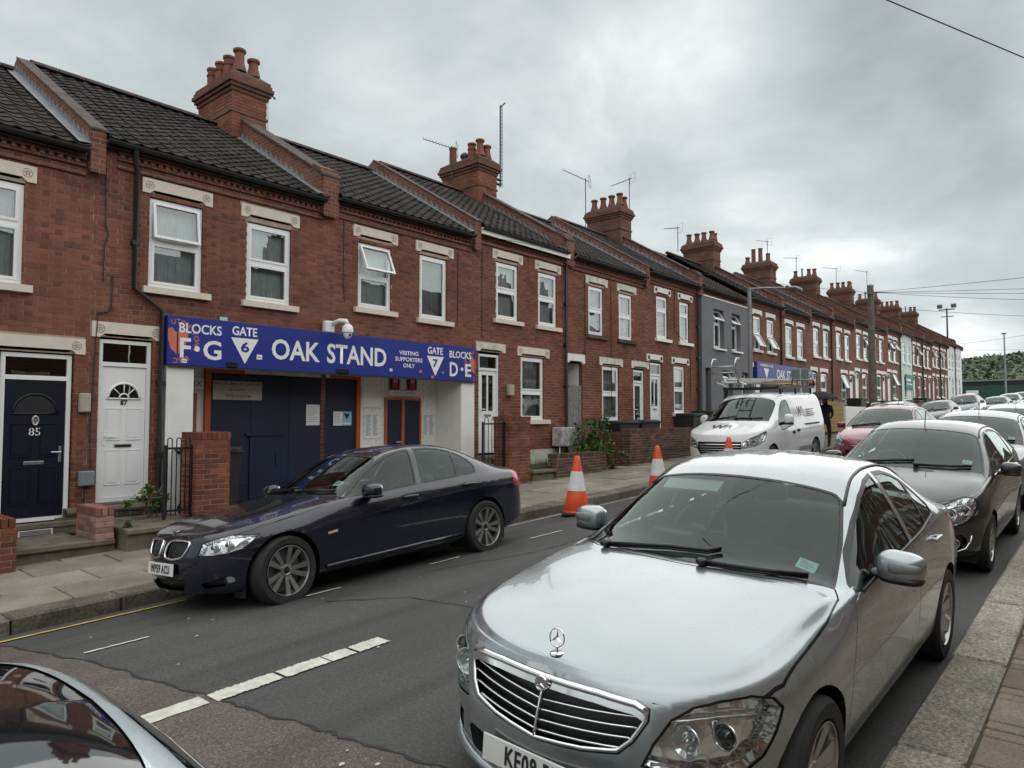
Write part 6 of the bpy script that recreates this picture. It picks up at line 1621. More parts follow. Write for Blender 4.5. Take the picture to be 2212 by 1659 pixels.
    for sd in (1, -1):
        lens = sk.obj('headlight', g_lens, root, ['headlight'], gap=.001, side=sd)
        sk.obj('lamp_housing', m_refl, lens, ['headlight'], sink=.060, gap=.004, skirt=-.055, side=sd)
        m = MB()
        for (y, z, rr, mi) in ((.565, .585, .058, 0), (.675, .605, .047, 1)):
            h, n = sk.at('front', (y, z)); c = Vector((h.x+.028, h.y, h.z)); dr = Vector((-1, -.1, .05))
            c2 = Vector((c.x, sd*c.y, c.z)); d2 = Vector((dr.x, sd*dr.y, dr.z))
            lathe_lamp(m, c2, d2, rr, .05, 0, 24)
            if mi: m.blob((c2.x+.005, c2.y, c2.z), (.024, .036, .036), 2, 16, 10, 1)
            else: m.blob((c2.x+.02, c2.y, c2.z), (.02, .016, .016), 2, 12, 8, 2)
        m.build('lamp_bowl', [m_refl, g_dark, m_chrome], lens, smooth=True, local=True)
        br = MB(); P = []
        for p in ((.500, .655), (.58, .668), (.66, .680), (.74, .680), (.79, .668)):
            h, n = sk.at(oblq, f2o(p)); P.append(Vector((h.x, sd*h.y, h.z))-Vector((n.x, sd*n.y, n.z))*.012)
        br.tube(P, .007, 6); br.build('lamp_brow', m_chrome, lens, smooth=True, local=True)
    # grille: backing, louvres with bright edges, bright surround, middle bar, badge
    G = sk.obj('grille', m_trim, root, ['grille'], sink=.045)
    for i, z in enumerate((.655, .618, .581, .544)):
        lou = MB(); br = MB()
        ymax = {0: .432, 1: .415, 2: .395, 3: .36}[i]
        P = []
        for k in range(25):
            y = -ymax+2*ymax*k/24; zz_ = z-(0.035*(1-abs(y)/.44)) if True else z
            h, n = sk.at('front', (abs(y), zz_)); P.append(Vector((h.x+.010, y, zz_)))
        for a, b in zip(P, P[1:]):
            lou.add([a+Vector((0, 0, .012)), b+Vector((0, 0, .012)), b+Vector((.03, 0, -.012)), a+Vector((.03, 0, -.012)), a+Vector((0, 0, 0.0)), b+Vector((0, 0, 0.0))], [(0, 1, 2, 3), (4, 5, 1, 0), (3, 2, 5, 4)])
        br.tube([p+Vector((-.002, 0, .006)) for p in P], .0042, 6)
        o = lou.build('louvre', m_black, G, local=True); br.build('bright_edge', m_chrome, G, smooth=True, local=True)
    full = [(p[0], p[1]) for p in grille[1:-1]]
    ring = [(0, .706)]+full+[(0, .490)]
    for sg in (1,):
        P = []
        for i in range(len(ring)-1):
            a, b = Vector(ring[i]), Vector(ring[i+1]); k = max(1, int((b-a).length/.03))
            for j in range(k): P.append(a+(b-a)*j/k)
        P.append(Vector(ring[-1]))
        pts = [(lambda h: Vector((h.x-.002, p.x, h.z)))(sk.at('front', (p.x, p.y))[0]) for p in P]
        loop = pts+[Vector((p.x, -p.y, p.z)) for p in reversed(pts[1:-1])]
        rad = []
        for p in loop: rad.append(.016 if p.z > .665 else .0085)
        m = MB(); m.tube(loop, .01, 8, closed=True, radii=rad)
        # flat bright band along the top
        top = [p for p in pts if p.z > .68]
        vs = []
        L = [Vector((p.x, -p.y, p.z)) for p in reversed(top[1:])]+top
        for p in L: vs += [p+Vector((-.010, 0, .002)), p+Vector((-.020, 0, -.032))]
        m.add(vs, [(2*i, 2*i+1, 2*i+3, 2*i+2) for i in range(len(L)-1)])
        m.build('grille_surround', m_chrome, G, smooth=True, local=True)
    m = MB(); z = [.69, .64, .58, .52, .495]; m.tube([(sk.at('front', (0.001, q))[0].x-.004, 0, q) for q in z], .007, 6); m.build('grille_bar', m_chrome, G, smooth=True, local=True)
    def star(m, c, r, d, th):
        d = Vector(d).normalized(); q = d.to_track_quat('Z', 'Y').to_matrix(); up = q.inverted() @ Vector((0, 0, 1)); a0 = math.atan2(up.y, up.x)
        ring_ = [Vector(c)+q @ Vector((math.cos(t), math.sin(t), 0))*r for t in [2*math.pi*k/28 for k in range(28)]]
        m.tube(ring_, th, 6, closed=True)
        for k in range(3):
            a = a0+2*math.pi*k/3; e = q @ Vector((math.cos(a), math.sin(a), 0)); s_ = q @ Vector((-math.sin(a), math.cos(a), 0)); f_ = d
            t1 = Vector(c)+e*r; w = r*.20
            m.add([Vector(c)+s_*w+e*w*.5, Vector(c)-s_*w+e*w*.5, t1, Vector(c)+f_*th*1.6, Vector(c)-f_*th*1.6], [(0, 2, 3), (2, 1, 3), (2, 0, 4), (1, 2, 4), (0, 3, 4), (3, 1, 4)])
    m = MB(); h, n = sk.at('front', (0.0, .690)); c = (h.x-.022, 0, .690)
    m.lathe([(0, .003), (.030, .003), (.033, 0), (.030, -.006), (0, -.006)], o=c, n=24, axis='x'); star(m, (c[0]-.006, 0, c[2]), .026, (-1, 0, .15), .0028)
    m.build('grille_badge', m_chrome, G, smooth=True, angle=35, local=True)
    m = MB(); h, n = sk.at('top', (.150, 0.0)); z0 = h.z
    m.lathe([(.030, 0), (.028, .006), (.010, .009), (.006, .02), (.005, .030), (0, .03)], o=(.150, 0, z0), n=20); star(m, (.150, 0, z0+.066), .037, (-1, 0, .12), .0032)
    m.build('star_ornament', m_chrome, root, smooth=True, angle=40, local=True)
    # bumper moulding line, bumper lip, sensors
    P = []
    for k in range(25):
        y = .83*k/24; h, n = sk.at('front', (y, .465+.02*(y/.8)**2)); P.append(h)
    loop = [Vector((p.x-.001, -p.y, p.z)) for p in reversed(P[1:])]+[Vector((p.x-.001, p.y, p.z)) for p in P]
    lp = [Vector((sk.at('front', (abs(y), .25))[0].x-.015, y, .245)) for y in [-.80+.08*k for k in range(21)]]
    m = MB(); m.tube(lp, .022, 8); m.build('bumper_lip', p_silver, root, smooth=True, local=True)
    number_plate(root, 'KE08 PF', -.014, .372, tilt=R(4))
    wiper(root, sk, [(1.28, .50), (1.34, .12), (1.36, -.10), (1.40, -.16)]); wiper(root, sk, [(1.245, -.12), (1.30, -.42), (1.38, -.62)])
    sticker(root, sk, 1.50, -.575, .095, .085, m_permit)
    for sg in (1, -1): door_mirror(root, sg, 1.80, .945, 1.0, (.085, .112, .078), p_silver, m_galv)
    # roof ditch mouldings and bright window sill line
    m = MB()
    for sg in (1, -1):
        pts = [(x, sg*(sk.F['wc'](x)-.035), 0) for x in [2.02+.06*i for i in range(26)]]
        m.tube([(x, y, (sk.at('top', (x, abs(y)))[0].z+.001)) for x, y, _ in pts], .010, 6)
    m.build('roof_moulding', m_trim, root, smooth=True, local=True)
    m = MB()
    for sg in (1, -1):
        pts = [(1.56, .905), (1.9, .940), (2.4, .966), (2.9, .990), (3.40, 1.030)]
        m.tube([(p[0], sg*(sk.at('side', p)[0].y+.004), p[1]) for p in pts], .009, 6)
    m.build('sill_moulding', m_trim, root, smooth=True, local=True)
    # sun visor and phone holder strip behind the glass
    m = MB(); m.obox((2.06, .12, 1.30), (-.10, 0, -.055), (0, .38, -.015), (.012, 0, -.02)); m.build('sun_visor', m_headliner, root, local=True)
    place_vehicle(root, 2.29, 1.855, ax)
    return root

# ------------------------------------------------------------------ the dark saloon by the far kerb
def make_dark_saloon():
    root = thing('parked_car', 'dark navy saloon with twin grille openings, parked in front of the stadium gate', 'car')
    sp = SPORT; ax = (.77, 3.53); wr = .322; P_ = p_navy
    dlo = [[(1.55, .918), (1.70, 1.005), (1.87, 1.105), (2.07, 1.212), (2.28, 1.295), (2.46, 1.328), (2.57, 1.335), (2.455, .972), (1.9, .945)],
           [(2.68, 1.338), (2.92, 1.335), (3.08, 1.312), (3.22, 1.275), (3.13, .998), (2.575, .978)],
           [(3.265, 1.258), (3.36, 1.215), (3.45, 1.150), (3.49, 1.075), (3.45, 1.012), (3.175, 1.0)]]
    ws = [(1.37, -.02), (1.39, .30), (1.44, .55), (1.53, .705), (1.70, .650), (1.9, .59), (2.12, .525), (2.14, .46), (2.13, .25), (2.12, -.02)]
    rw = [(3.50, -.02), (3.51, .35), (3.54, .50), (3.85, .57), (3.97, .60), (4.03, .50), (4.05, -.02)]
    sk = base_car(root, sp, P_, ax, wr, .225, .77, None, dlo, None, ws, rw, None, None, None)
    kid = smooth_poly([(.055, .535), (.20, .520), (.325, .540), (.372, .600), (.385, .668), (.30, .684), (.13, .684), (.062, .670), (.048, .60)], .03, 2)
    sk.cut('front', kid, 'grille')
    def f2o(p, a=50):
        h, n = sk.at('front', p); return (math.sin(R(a))*h.x+math.cos(R(a))*h.y, h.z)
    hlo = [(math.sin(R(50))*x+math.cos(R(50))*y, z) for x, y, z in ((.12, .49, .555), (.15, .515, .655), (.23, .62, .690), (.33, .71, .712), (.51, .845, .698), (.46, .83, .64), (.38, .80, .59), (.29, .73, .562), (.2, .6, .55))]
    sk.cut(50, offset_poly(hlo, .006), 'lamp_gap', face=.02); sk.cut(50, hlo, 'headlight', allow=['lamp_gap'], face=.02)
    sk.cut('front', [(-.02, .335), (.34, .345), (.37, .33), (.28, .235), (-.02, .23)], 'intake')
    sk.cut('front', [(.50, .30), (.64, .335), (.69, .36), (.68, .27), (.52, .255)], 'intake'); fog = smooth_poly([(.69, .355), (.745, .345), (.74, .29), (.69, .28)], .02, 2)
    sk.cut(50, [f2o(p) for p in fog], 'fog_lamp', face=.02)
    hood = [(.02, -.02), (.02, .42), (.135, .45), (.18, .56), (.25, .645), (.35, .735), (.47, .795), (.64, .825), (.95, .828), (1.21, .822), (1.42, .775), (1.50, .715), (1.42, .55), (1.37, .30), (1.35, -.02)]
    sk.ring('top', hood, .006, 'panel_gap', 'bonnet', face=.08, where=lambda c: c.z > .68)
    sk.cut('top', [(4.07, -.02), (4.05, .50), (4.02, .62), (4.25, .66), (4.52, .64), (4.55, -.02)], 'boot_lid', face=.12)
    wh = lambda c: c.y > .55 and c.z < 1.05
    sk.cut('side', [(1.18, .30), (1.24, .42), (1.385, .56), (1.40, .74), (1.42, .88), (1.55, .908), (2.0, .938), (2.50, .962), (2.47, .77), (2.42, .50), (2.42, .26), (1.2, .26)], 'front_door', where=wh)
    sk.cut('side', [(2.50, .962), (3.1, .988), (3.46, 1.003), (3.44, .90), (3.33, .74), (3.23, .60), (3.15, .26), (2.42, .26), (2.42, .50), (2.47, .77)], 'rear_door', where=wh)
    sk.cut(-60, [(-math.sin(R(60))*x+math.cos(R(60))*y, z) for x, y, z in ((4.10, .80, .955), (4.14, .80, .975), (4.45, .62, .965), (4.48, .60, .80), (4.22, .83, .755), (4.08, .83, .775))], 'tail_lamp', face=.02)
    sk.cut('side', [(1.235, .610), (1.35, .622), (1.35, .600), (1.235, .588)], 'repeater', where=wh)
    rim = dict(rim=.735, spokes=10, sw=.026, rim_mat=m_rim, pair=.075)
    fit_car(root, sk, sp, P_, ax, wr, .225, .785, rim, dlo, (m_trim, m_seat), steer=R(4))
    sk.obj('bonnet', P_, root, ['bonnet'], gap=.003, skirt=.03); sk.obj('boot_lid', P_, root, ['boot_lid'], gap=.003, skirt=.03)
    for sd in (1, -1):
        d = sk.obj('front_door', P_, root, ['front_door'], gap=.003, skirt=.02, side=sd); r = sk.obj('rear_door', P_, root, ['rear_door'], gap=.003, skirt=.02, side=sd)
        for dd, x, z in ((d, 2.32, .835), (r, 3.26, .875)):
            m = MB(); h, n = sk.at('side', (x, z)); m.blob((x, sd*(h.y+.026), z), (.105, .014, .017), 2.6, 16, 8)
            for q in (.07, -.07): m.blob((x+q, sd*(h.y+.008), z), (.012, .022, .012), 2.4, 8, 6)
            m.build('door_handle', P_, dd, smooth=True, local=True)
        sk.obj('tail_lamp', m_lampred, root, ['tail_lamp'], gap=.002, side=sd); sk.obj('side_repeater', m_amber, root, ['repeater'], side=sd)
        lens = sk.obj('headlight', g_lens, root, ['headlight'], gap=.001, side=sd)
        sk.obj('lamp_housing', m_refl, lens, ['headlight'], sink=.05, gap=.004, skirt=-.045, side=sd)
        m = MB()
        for y, z in ((.60, .615), (.70, .630)):
            h, n = sk.at('front', (y, z)); lathe_lamp(m, (h.x+.02, sd*h.y, z), (-1, -.35*sd, .05), .048, .05, 0, 20); m.blob((h.x+.02, sd*h.y, z), (.02, .022, .022), 2, 12, 8, 1)
        m.build('lamp_bowl', [m_refl, g_dark], lens, smooth=True, local=True)
        fl = sk.obj('fog_lamp', g_lens, root, ['fog_lamp'], side=sd); sk.obj('lamp_housing', m_refl, fl, ['fog_lamp'], sink=.02, side=sd)
        G = sk.obj('kidney_grille', m_trim, root, ['grille'], sink=.04, side=sd)
        bars = MB()
        for k in range(9):
            y = .08+.034*k; p = [sk.at('front', (y, z))[0] for z in (.53, .58, .63, .675)]; bars.tube([(q.x+.018, sd*y, q.z) for q in p], .005, 4)
        bars.build('grille_slat', m_black, G, local=True)
        P = [sk.at('front', p)[0] for p in kid]; m = MB(); m.tube([(p.x-.004, sd*p.y, p.z) for p in P], .011, 8, closed=True); m.build('grille_surround', m_chrome, G, smooth=True, local=True)
        door_mirror(root, sd, 1.75, .975, .965, (.095, .11, .075), P_)
    sk.obj('shut_line', m_trim, root, ['lamp_gap', 'panel_gap'], sink=.006); sk.obj('air_intake', m_trim, root, ['intake'], sink=.04)
    m = MB(); h, n = sk.at('top', (.165, 0)); q = n.to_track_quat('Z', 'Y').to_matrix()
    def disc(m, r, z, mi, a0=0, a1=2*math.pi, k=20):
        c = h+n*z; ring = [c+q @ Vector((math.cos(a0+(a1-a0)*i/k), math.sin(a0+(a1-a0)*i/k), 0))*r for i in range(k+1)]
        m.add([c]+ring, [(0, i+1, i+2) for i in range(k)], mi)
    disc(m, .041, .004, 0); disc(m, .038, .006, 1)
    for k in range(4): disc(m, .027, .008, 2 if k % 2 else 3, k*math.pi/2, (k+1)*math.pi/2, 6)
    m.build('roundel', [m_chrome, m_ink, m_platewhite, m_blue], root, local=True)
    number_plate(root, 'WP59 ACU', -.012, .43, tilt=R(6)); number_plate(root, None, 4.545, .80, rear=True)
    wiper(root, sk, [(1.44, .52), (1.47, .1), (1.49, -.02)]); wiper(root, sk, [(1.42, -.08), (1.47, -.45), (1.54, -.62)])
    sticker(root, sk, 1.66, -.50, .10, .09, m_permit)
    m = MB(); m.cbox(2.9, 3.0, -.03, .03, 1.415, 1.45, .012); m.build('roof_aerial', P_, root, local=True)
    m = MB()
    for sg in (1, -1):
        m.tube([(x, sg*(sk.at('side', (x, z))[0].y+.006), z) for x, z in ((1.22, .275), (1.8, .285), (2.5, .295), (3.1, .30))], .022, 8)
    m.build('sill_moulding', P_, root, smooth=True, local=True)
    place_vehicle(root, 2.99, 6.83, ax, roll=.045)
    return root

# ------------------------------------------------------------------ hatchbacks
def make_hatch(label, pnt, Xf, yc, style='a', detail=True, scale=(1, 1, 1), group=None, plate='', step=.05, mirror_mat=None, surf=road, seats=m_seat, permit=True):
    root = thing('parked_car', label, 'car', group=group)
    sp = HATCH; ax = (.83, 3.34); wr = .30
    dlo = [[(1.30, .955), (1.48, 1.06), (1.68, 1.165), (1.85, 1.245), (2.05, 1.318), (2.22, 1.345), (2.25, .995), (1.6, .965)],
           [(2.33, 1.352), (2.65, 1.357), (2.95, 1.338), (3.05, 1.32), (3.03, 1.04), (2.35, 1.0)],
           [(3.10, 1.308), (3.28, 1.262), (3.42, 1.19), (3.44, 1.10), (3.09, 1.05)]]
    ws = [(1.045, -.02), (1.06, .30), (1.10, .55), (1.17, .70), (1.40, .665), (1.65, .61), (1.86, .555), (1.885, .50), (1.88, .25), (1.87, -.02)]
    rw = [(3.60, -.02), (3.60, .40), (3.63, .50), (3.80, .53), (3.83, .45), (3.84, -.02)]
    sk = base_car(root, sp, pnt, ax, wr, .195, .73, None, dlo, None, ws, rw, None, None, None)
    A = 50; ob = lambda pts: [(math.sin(R(A))*x+math.cos(R(A))*y, z) for x, y, z in pts]
    def f2o(p):
        h, n = sk.at('front', p); return (math.sin(R(A))*h.x+math.cos(R(A))*h.y, h.z)
    if style == 'a': hl = [f2o((.42, .55)), f2o((.40, .66)), f2o((.52, .735)), f2o((.63, .79)), f2o((.72, .795)), f2o((.755, .72)), f2o((.73, .62)), f2o((.66, .545)), f2o((.54, .515))]
    else: hl = [f2o((.50, .60)), f2o((.53, .68)), f2o((.62, .76)), f2o((.70, .82)), f2o((.745, .82)), f2o((.755, .74)), f2o((.73, .63)), f2o((.62, .57))]
    hl = smooth_poly(hl, .05, 2)
    sk.cut(A, offset_poly(hl, .007), 'lamp_gap', face=.02); sk.cut(A, hl, 'headlight', allow=['lamp_gap'], face=.02)
    if style == 'a':
        sk.cut('front', [(-.02, .66), (.30, .665), (.33, .64), (.30, .56), (-.02, .55)], 'grille'); sk.cut('front', [(-.02, .40), (.38, .41), (.36, .27), (-.02, .25)], 'intake')
        sk.cut('front', smooth_poly([(.50, .42), (.66, .45), (.70, .36), (.62, .27), (.52, .28)], .05, 2), 'intake')
    else:
        sk.cut('front', [(-.02, .60), (.34, .61), (.36, .59), (.33, .57), (-.02, .56)], 'grille'); sk.cut('front', [(-.02, .47), (.44, .49), (.46, .46), (.36, .25), (-.02, .23)], 'intake')
        sk.cut('front', smooth_poly([(.56, .40), (.68, .42), (.68, .30), (.56, .28)], .04, 2), 'intake')
    hood = [(.02, -.02), (.02, .30), (.16, .36), (.24, .48), (.38, .62), (.55, .71), (.8, .745), (1.05, .755), (1.14, .71), (1.08, .50), (1.045, .30), (1.03, -.02)]
    sk.ring('top', hood, .006, 'panel_gap', 'bonnet', face=.08, where=lambda c: c.z > .68)
    wh = lambda c: c.y > .5 and c.z < 1.08
    sk.cut('side', [(1.18, .28), (1.19, .55), (1.16, .86), (1.26, .935), (1.8, .972), (2.29, .997), (2.30, .6), (2.28, .26)], 'front_door', where=wh)
    sk.cut('side', [(2.29, .997), (2.9, 1.03), (3.05, 1.042), (3.06, .80), (2.97, .55), (2.92, .26), (2.28, .26), (2.30, .6)], 'rear_door', where=wh)
    rim = dict(rim=.66, spokes=10, sw=.03, rim_mat=m_rim)
    fit_car(root, sk, sp, pnt, ax, wr, .195, .745, rim, dlo, (m_trim, seats), detail=detail)
    sk.obj('bonnet', pnt, root, ['bonnet'], gap=.004, skirt=.03)
    for sd in (1, -1):
        d = sk.obj('front_door', pnt, root, ['front_door'], gap=.004, skirt=.02, side=sd); r = sk.obj('rear_door', pnt, root, ['rear_door'], gap=.004, skirt=.02, side=sd)
        for dd, x, z in ((d, 2.13, .91), (r, 2.92, .945)):
            m = MB(); h, n = sk.at('side', (x, z)); m.blob((x, sd*(h.y+.024), z), (.095, .013, .016), 2.6, 14, 8)
            for q in (.06, -.06): m.blob((x+q, sd*(h.y+.008), z), (.012, .02, .012), 2.4, 8, 6)
            m.build('door_handle', m_chrome if style == 'a' else pnt, dd, smooth=True, local=True)
        lens = sk.obj('headlight', g_lens, root, ['headlight'], gap=.001, side=sd)
        sk.obj('lamp_housing', m_refl, lens, ['headlight'], sink=.055, gap=.004, skirt=-.05, side=sd)
        m = MB()
        for y, z, rr in ((.56, .63, .055), (.67, .67, .045)):
            h, n = sk.at('front', (y, z)); lathe_lamp(m, (h.x+.03, sd*h.y, z), (-1, -.3*sd, .05), rr, .05, 0, 18); m.blob((h.x+.03, sd*h.y, z), (.02, .02, .02), 2, 12, 8, 1)
        m.build('lamp_bowl', [m_refl, g_dark], lens, smooth=True, local=True)
        door_mirror(root, sd, 1.52, .93, 1.01, (.085, .10, .07), mirror_mat or pnt)
        fg = MB(); h, n = sk.at('front', (.60, .35)); lathe_lamp(fg, (h.x+.015, sd*.60, .35), (-1, -.2*sd, 0), .04, .03, 0, 16); fg.build('fog_lamp', m_refl, root, smooth=True, local=True)
    sk.obj('shut_line', m_trim, root, ['lamp_gap', 'panel_gap'], sink=.005); sk.obj('air_intake', m_trim, root, ['intake', 'grille'], sink=.03)
    m = MB()
    if style == 'a':
        m.tube([(sk.at('front', (abs(y), .61))[0].x-.004, y, .61) for y in [-.30+.05*k for k in range(13)]], .016, 8)
        for sg in (1, -1): m.tube([(sk.at('front', (y, z))[0].x-.004, sg*y, z) for y, z in ((.50, .285), (.60, .262), (.68, .30), (.715, .37), (.725, .43))], .008, 6)
    else:
        m.tube([(sk.at('front', (abs(y), .585))[0].x-.004, y, .585) for y in [-.34+.04*k for k in range(18)]], .007, 6)
        m.blob((sk.at('front', (0, .655))[0].x-.006, 0, .655), (.01, .062, .026), 2, 20, 8)
    m.build('bright_trim', m_chrome, root, smooth=True, local=True)
    number_plate(root, plate or None, -.018, .47, tilt=R(5))
    wiper(root, sk, [(1.10, .55), (1.15, .12), (1.17, -.05)]); wiper(root, sk, [(1.085, -.08), (1.13, -.42), (1.20, -.60)])
    if permit: sticker(root, sk, 1.30, -.545, .09, .08, m_permit)
    m = MB(); m.tube([(3.2, 0, 1.425), (3.32, 0, 1.62)], .006, 5); m.build('roof_aerial', m_trim, root, local=True) if style == 'b' else None
    if style == 'a':
        m = MB(); m.tube([(1.98, 0, 1.405), (2.02, 0, 1.60)], .006, 5); m.build('roof_aerial', m_trim, root, local=True)
    m = MB()
    for sg in (1, -1):
        m.tube([(x, sg*(sk.F['wc'](x)-.03), sk.at('top', (x, sk.F['wc'](x)-.03))[0].z+.001) for x in [1.88+.07*i for i in range(23)]], .009, 6)
    m.build('roof_moulding', m_trim, root, smooth=True, local=True)
    if style == 'a':
        m = MB()
        for sg in (1, -1): m.tube([(p[0], sg*(sk.at('side', p)[0].y+.004), p[1]) for p in ((1.34, .948), (1.8, .968), (2.4, .995), (3.0, 1.03))], .008, 6)
        m.build('sill_moulding', m_chrome, root, smooth=True, local=True)
    place_vehicle(root, Xf, yc, ax, half=.74, surf=surf)
    if scale != (1, 1, 1): root.matrix_world = root.matrix_world @ Matrix.Diagonal((*scale, 1))
    return root
def repaint(root, m0, m1):
    for o in [root]+list(root.children_recursive):
        if o.type == 'MESH':
            for i, sl in enumerate(o.material_slots):
                if sl.material == m0: sl.link = 'OBJECT'; sl.material = m1

# ------------------------------------------------------------------ the white van
def make_van():
    root = thing('parked_van', 'white panel van with roof rack and black monogram, parked half on the pavement', 'van')
    sp = VAN; ax = (.95, 4.05); wr = .335; P_ = p_van
    dlo = [smooth_poly([(1.44, 1.175), (1.72, 1.43), (1.98, 1.625), (2.12, 1.70), (2.40, 1.725), (2.46, 1.12), (1.62, 1.02)], .05, 2)]
    ws = [(.955, -.02), (.965, .35), (1.00, .62), (1.10, .80), (1.50, .765), (1.82, .72), (1.875, .66), (1.885, .4), (1.885, -.02)]
    rw = [(4.2, -.02), (4.2, .0), (4.21, .0), (4.21, -.02)]
    sk = Skin(sp, .06)
    for x in ax: sk.cut('side', arch_poly(x, wr, wr+.06), 'arch', face=.02)
    sk.ring('side', dlo[0], .02, 'seal', 'glass0', where=lambda c: c.z > .95 and c.y > .3)
    sk.ring('top', ws, .02, 'wseal', 'windscreen', face=.10)
    A = 45
    def f2o(p):
        h, n = sk.at('front', p); return (math.sin(R(A))*h.x+math.cos(R(A))*h.y, h.z)
    hl = [f2o((.56, .64)), f2o((.565, .78)), f2o((.68, .86)), (math.sin(R(A))*.62+math.cos(R(A))*.93, 1.03), (math.sin(R(A))*.66+math.cos(R(A))*.945, .98), (math.sin(R(A))*.50+math.cos(R(A))*.925, .80), f2o((.82, .70))]
    sk.cut(A, offset_poly(hl, .006), 'lamp_gap', face=.02); sk.cut(A, hl, 'headlight', allow=['lamp_gap'], face=.02)
    sk.cut('front', [(-.02, .80), (.54, .80), (.55, .64), (.46, .52), (.38, .47), (-.02, .46)], 'grille')
    sk.cut('front', [(-.02, .40), (.42, .41), (.44, .28), (-.02, .26)], 'intake'); sk.cut('front', [(.56, .40), (.74, .45), (.74, .33), (.58, .30)], 'intake')
    sk.cut('top', [(.02, -.02), (.02, .45), (.13, .54), (.22, .66), (.36, .76), (.6, .83), (.92, .85), (1.03, .82), (.97, .62), (.935, .35), (.925, -.02)], 'bonnet', face=.08)
    wh = lambda c: c.y > .5
    fd = [(1.36, .34), (1.40, .62), (1.40, 1.0), (1.42, 1.16), (1.70, 1.44), (1.96, 1.65), (2.12, 1.735), (2.46, 1.755), (2.52, 1.60), (2.54, 1.0), (2.50, .34)]
    sk.cut('side', fd, 'front_door', where=wh)
    sd_ = [(2.57, .34), (2.60, 1.0), (2.56, 1.62), (2.54, 1.76), (3.62, 1.76), (3.62, .34)]
    sk.cut('side', sd_, 'side_door', where=wh)
    fit_car(root, sk, sp, P_, ax, wr, .215, .86, dict(rim=.64, spokes=6, sw=.06, rim_mat=m_steel), dlo, (m_trim, m_seat), arch=wr+.06)
    for o in list(root.children):
        if o.name.startswith('rear_seat'): bpy.data.objects.remove(o)
    sk.obj('bonnet', P_, root, ['bonnet'], gap=.004, skirt=.03)
    m = MB(); m.box(2.52, 2.56, -.72, .72, .3, 1.78); m.build('bulkhead', m_seat, root, local=True)
    for sd in (1, -1):
        d = sk.obj('front_door', P_, root, ['front_door'], gap=.004, skirt=.02, side=sd); r = sk.obj('side_door', P_, root, ['side_door'], gap=.004, skirt=.02, side=sd)
        for dd, x, z in ((d, 2.38, .93), (r, 2.72, .96)):
            m = MB(); h, n = sk.at('side', (x, z)); m.blob((x, sd*(h.y+.012), z), (.10, .016, .04), 2.8, 14, 8); m.build('door_handle', m_trim, dd, smooth=True, local=True)
        m = MB(); m.box(3.3, 4.35, sd*.965 if sd > 0 else -.985, sd*.985 if sd > 0 else -.965, 1.075, 1.115); m.build('door_rail', m_trim, root, local=True)
        lens = sk.obj('headlight', g_lens, root, ['headlight'], side=sd); sk.obj('lamp_housing', m_refl, lens, ['headlight'], sink=.05, gap=.004, skirt=-.045, side=sd)
        m = MB()
        for y, z, rr in ((.66, .73, .062), (.77, .79, .05)):
            h, n = sk.at('front', (y, z)); lathe_lamp(m, (h.x+.03, sd*h.y, z), (-1, -.35*sd, 0), rr, .05, 0, 18); m.blob((h.x+.03, sd*h.y, z), (.02, .022, .022), 2, 12, 8, 1)
        m.build('lamp_bowl', [m_refl, g_dark], lens, smooth=True, local=True)
        door_mirror(root, sd, 1.70, 1.10, 1.27, (.08, .11, .125), P_)
        # monogram and small print on the flank
        mt = Matrix.Translation((2.98, sd*.962, 1.42)) @ Matrix.Rotation(R(180 if sd > 0 else 0), 4, 'Z') @ Matrix.Rotation(R(90), 4, 'X') @ Matrix.Rotation(R(-7.6), 4, 'X')
        text('W', .36, mt, m_ink, root, .008, .002, 'RIGHT', .80, local=True, name='monogram'); text('R', .36, mt @ Matrix.Translation((.0, 0, 0)), m_greyink, root, -.002, .002, 'LEFT', .8, local=True, name='monogram')
        m = MB()
        for i, (w_, z) in enumerate(((.62, 1.46), (.5, 1.40), (.66, 1.35), (.6, 1.30))):
            y = sd*(.972-(z-1.17)*.13); m.quad((3.42, y, z), (3.42+w_, y, z), (3.42+w_, y-sd*.004, z+.028), (3.42, y-sd*.004, z+.028))
        for i in range(8): m.quad((2.75+.16*i, sd*.980, .44), (2.86+.16*i, sd*.980, .44), (2.86+.16*i, sd*.980, .54), (2.75+.16*i, sd*.980, .54))
        m.build('small_print', m_greyink, root, local=True)
    sk.obj('shut_line', m_trim, root, ['lamp_gap', 'panel_gap'], sink=.005); sk.obj('air_intake', m_trim, root, ['intake'], sink=.03)
    G = sk.obj('grille', m_trim, root, ['grille'], sink=.04)
    for i, z in enumerate((.735, .675, .62, .565, .515)):
        ym = (.53, .53, .50, .46, .40)[i]; m = MB(); m.tube([(sk.at('front', (abs(y), z))[0].x+.012, y, z) for y in [-ym+2*ym*k/16 for k in range(17)]], .017 if i == 0 else .009, 6)
        m.build('grille_bar', m_chrome if i == 0 else m_alu, G, smooth=True, local=True)
    # bonnet monogram
    h, n = sk.at('top', (.50, .05)); q = Matrix.Translation(h+n*.004) @ (n.to_track_quat('Z', 'Y').to_matrix().to_4x4()); ex = Vector((0, -1, 0)); ey = n.cross(ex)*1.0
    mt = Matrix((ex, n.cross(ex), n)).transposed().to_4x4(); mt.translation = Vector((h.x, 0, h.z))+n*.004
    text('W', .36, mt, m_ink, root, .008, .002, 'RIGHT', .95, local=True, name='monogram'); text('R', .36, mt @ Matrix.Translation((-.02, 0, 0)), m_greyink, root, -.004, .002, 'LEFT', .95, local=True, name='monogram')
    number_plate(root, None, -.012, .40)
    wiper(root, sk, [(1.02, .60), (1.06, .15), (1.08, -.05)]); wiper(root, sk, [(1.0, -.05), (1.05, -.45), (1.12, -.68)])
    # roof rack
    m = MB()
    for y in (-.70, .70): m.box(2.1, 4.85, y-.03, y+.03, 2.03, 2.10)
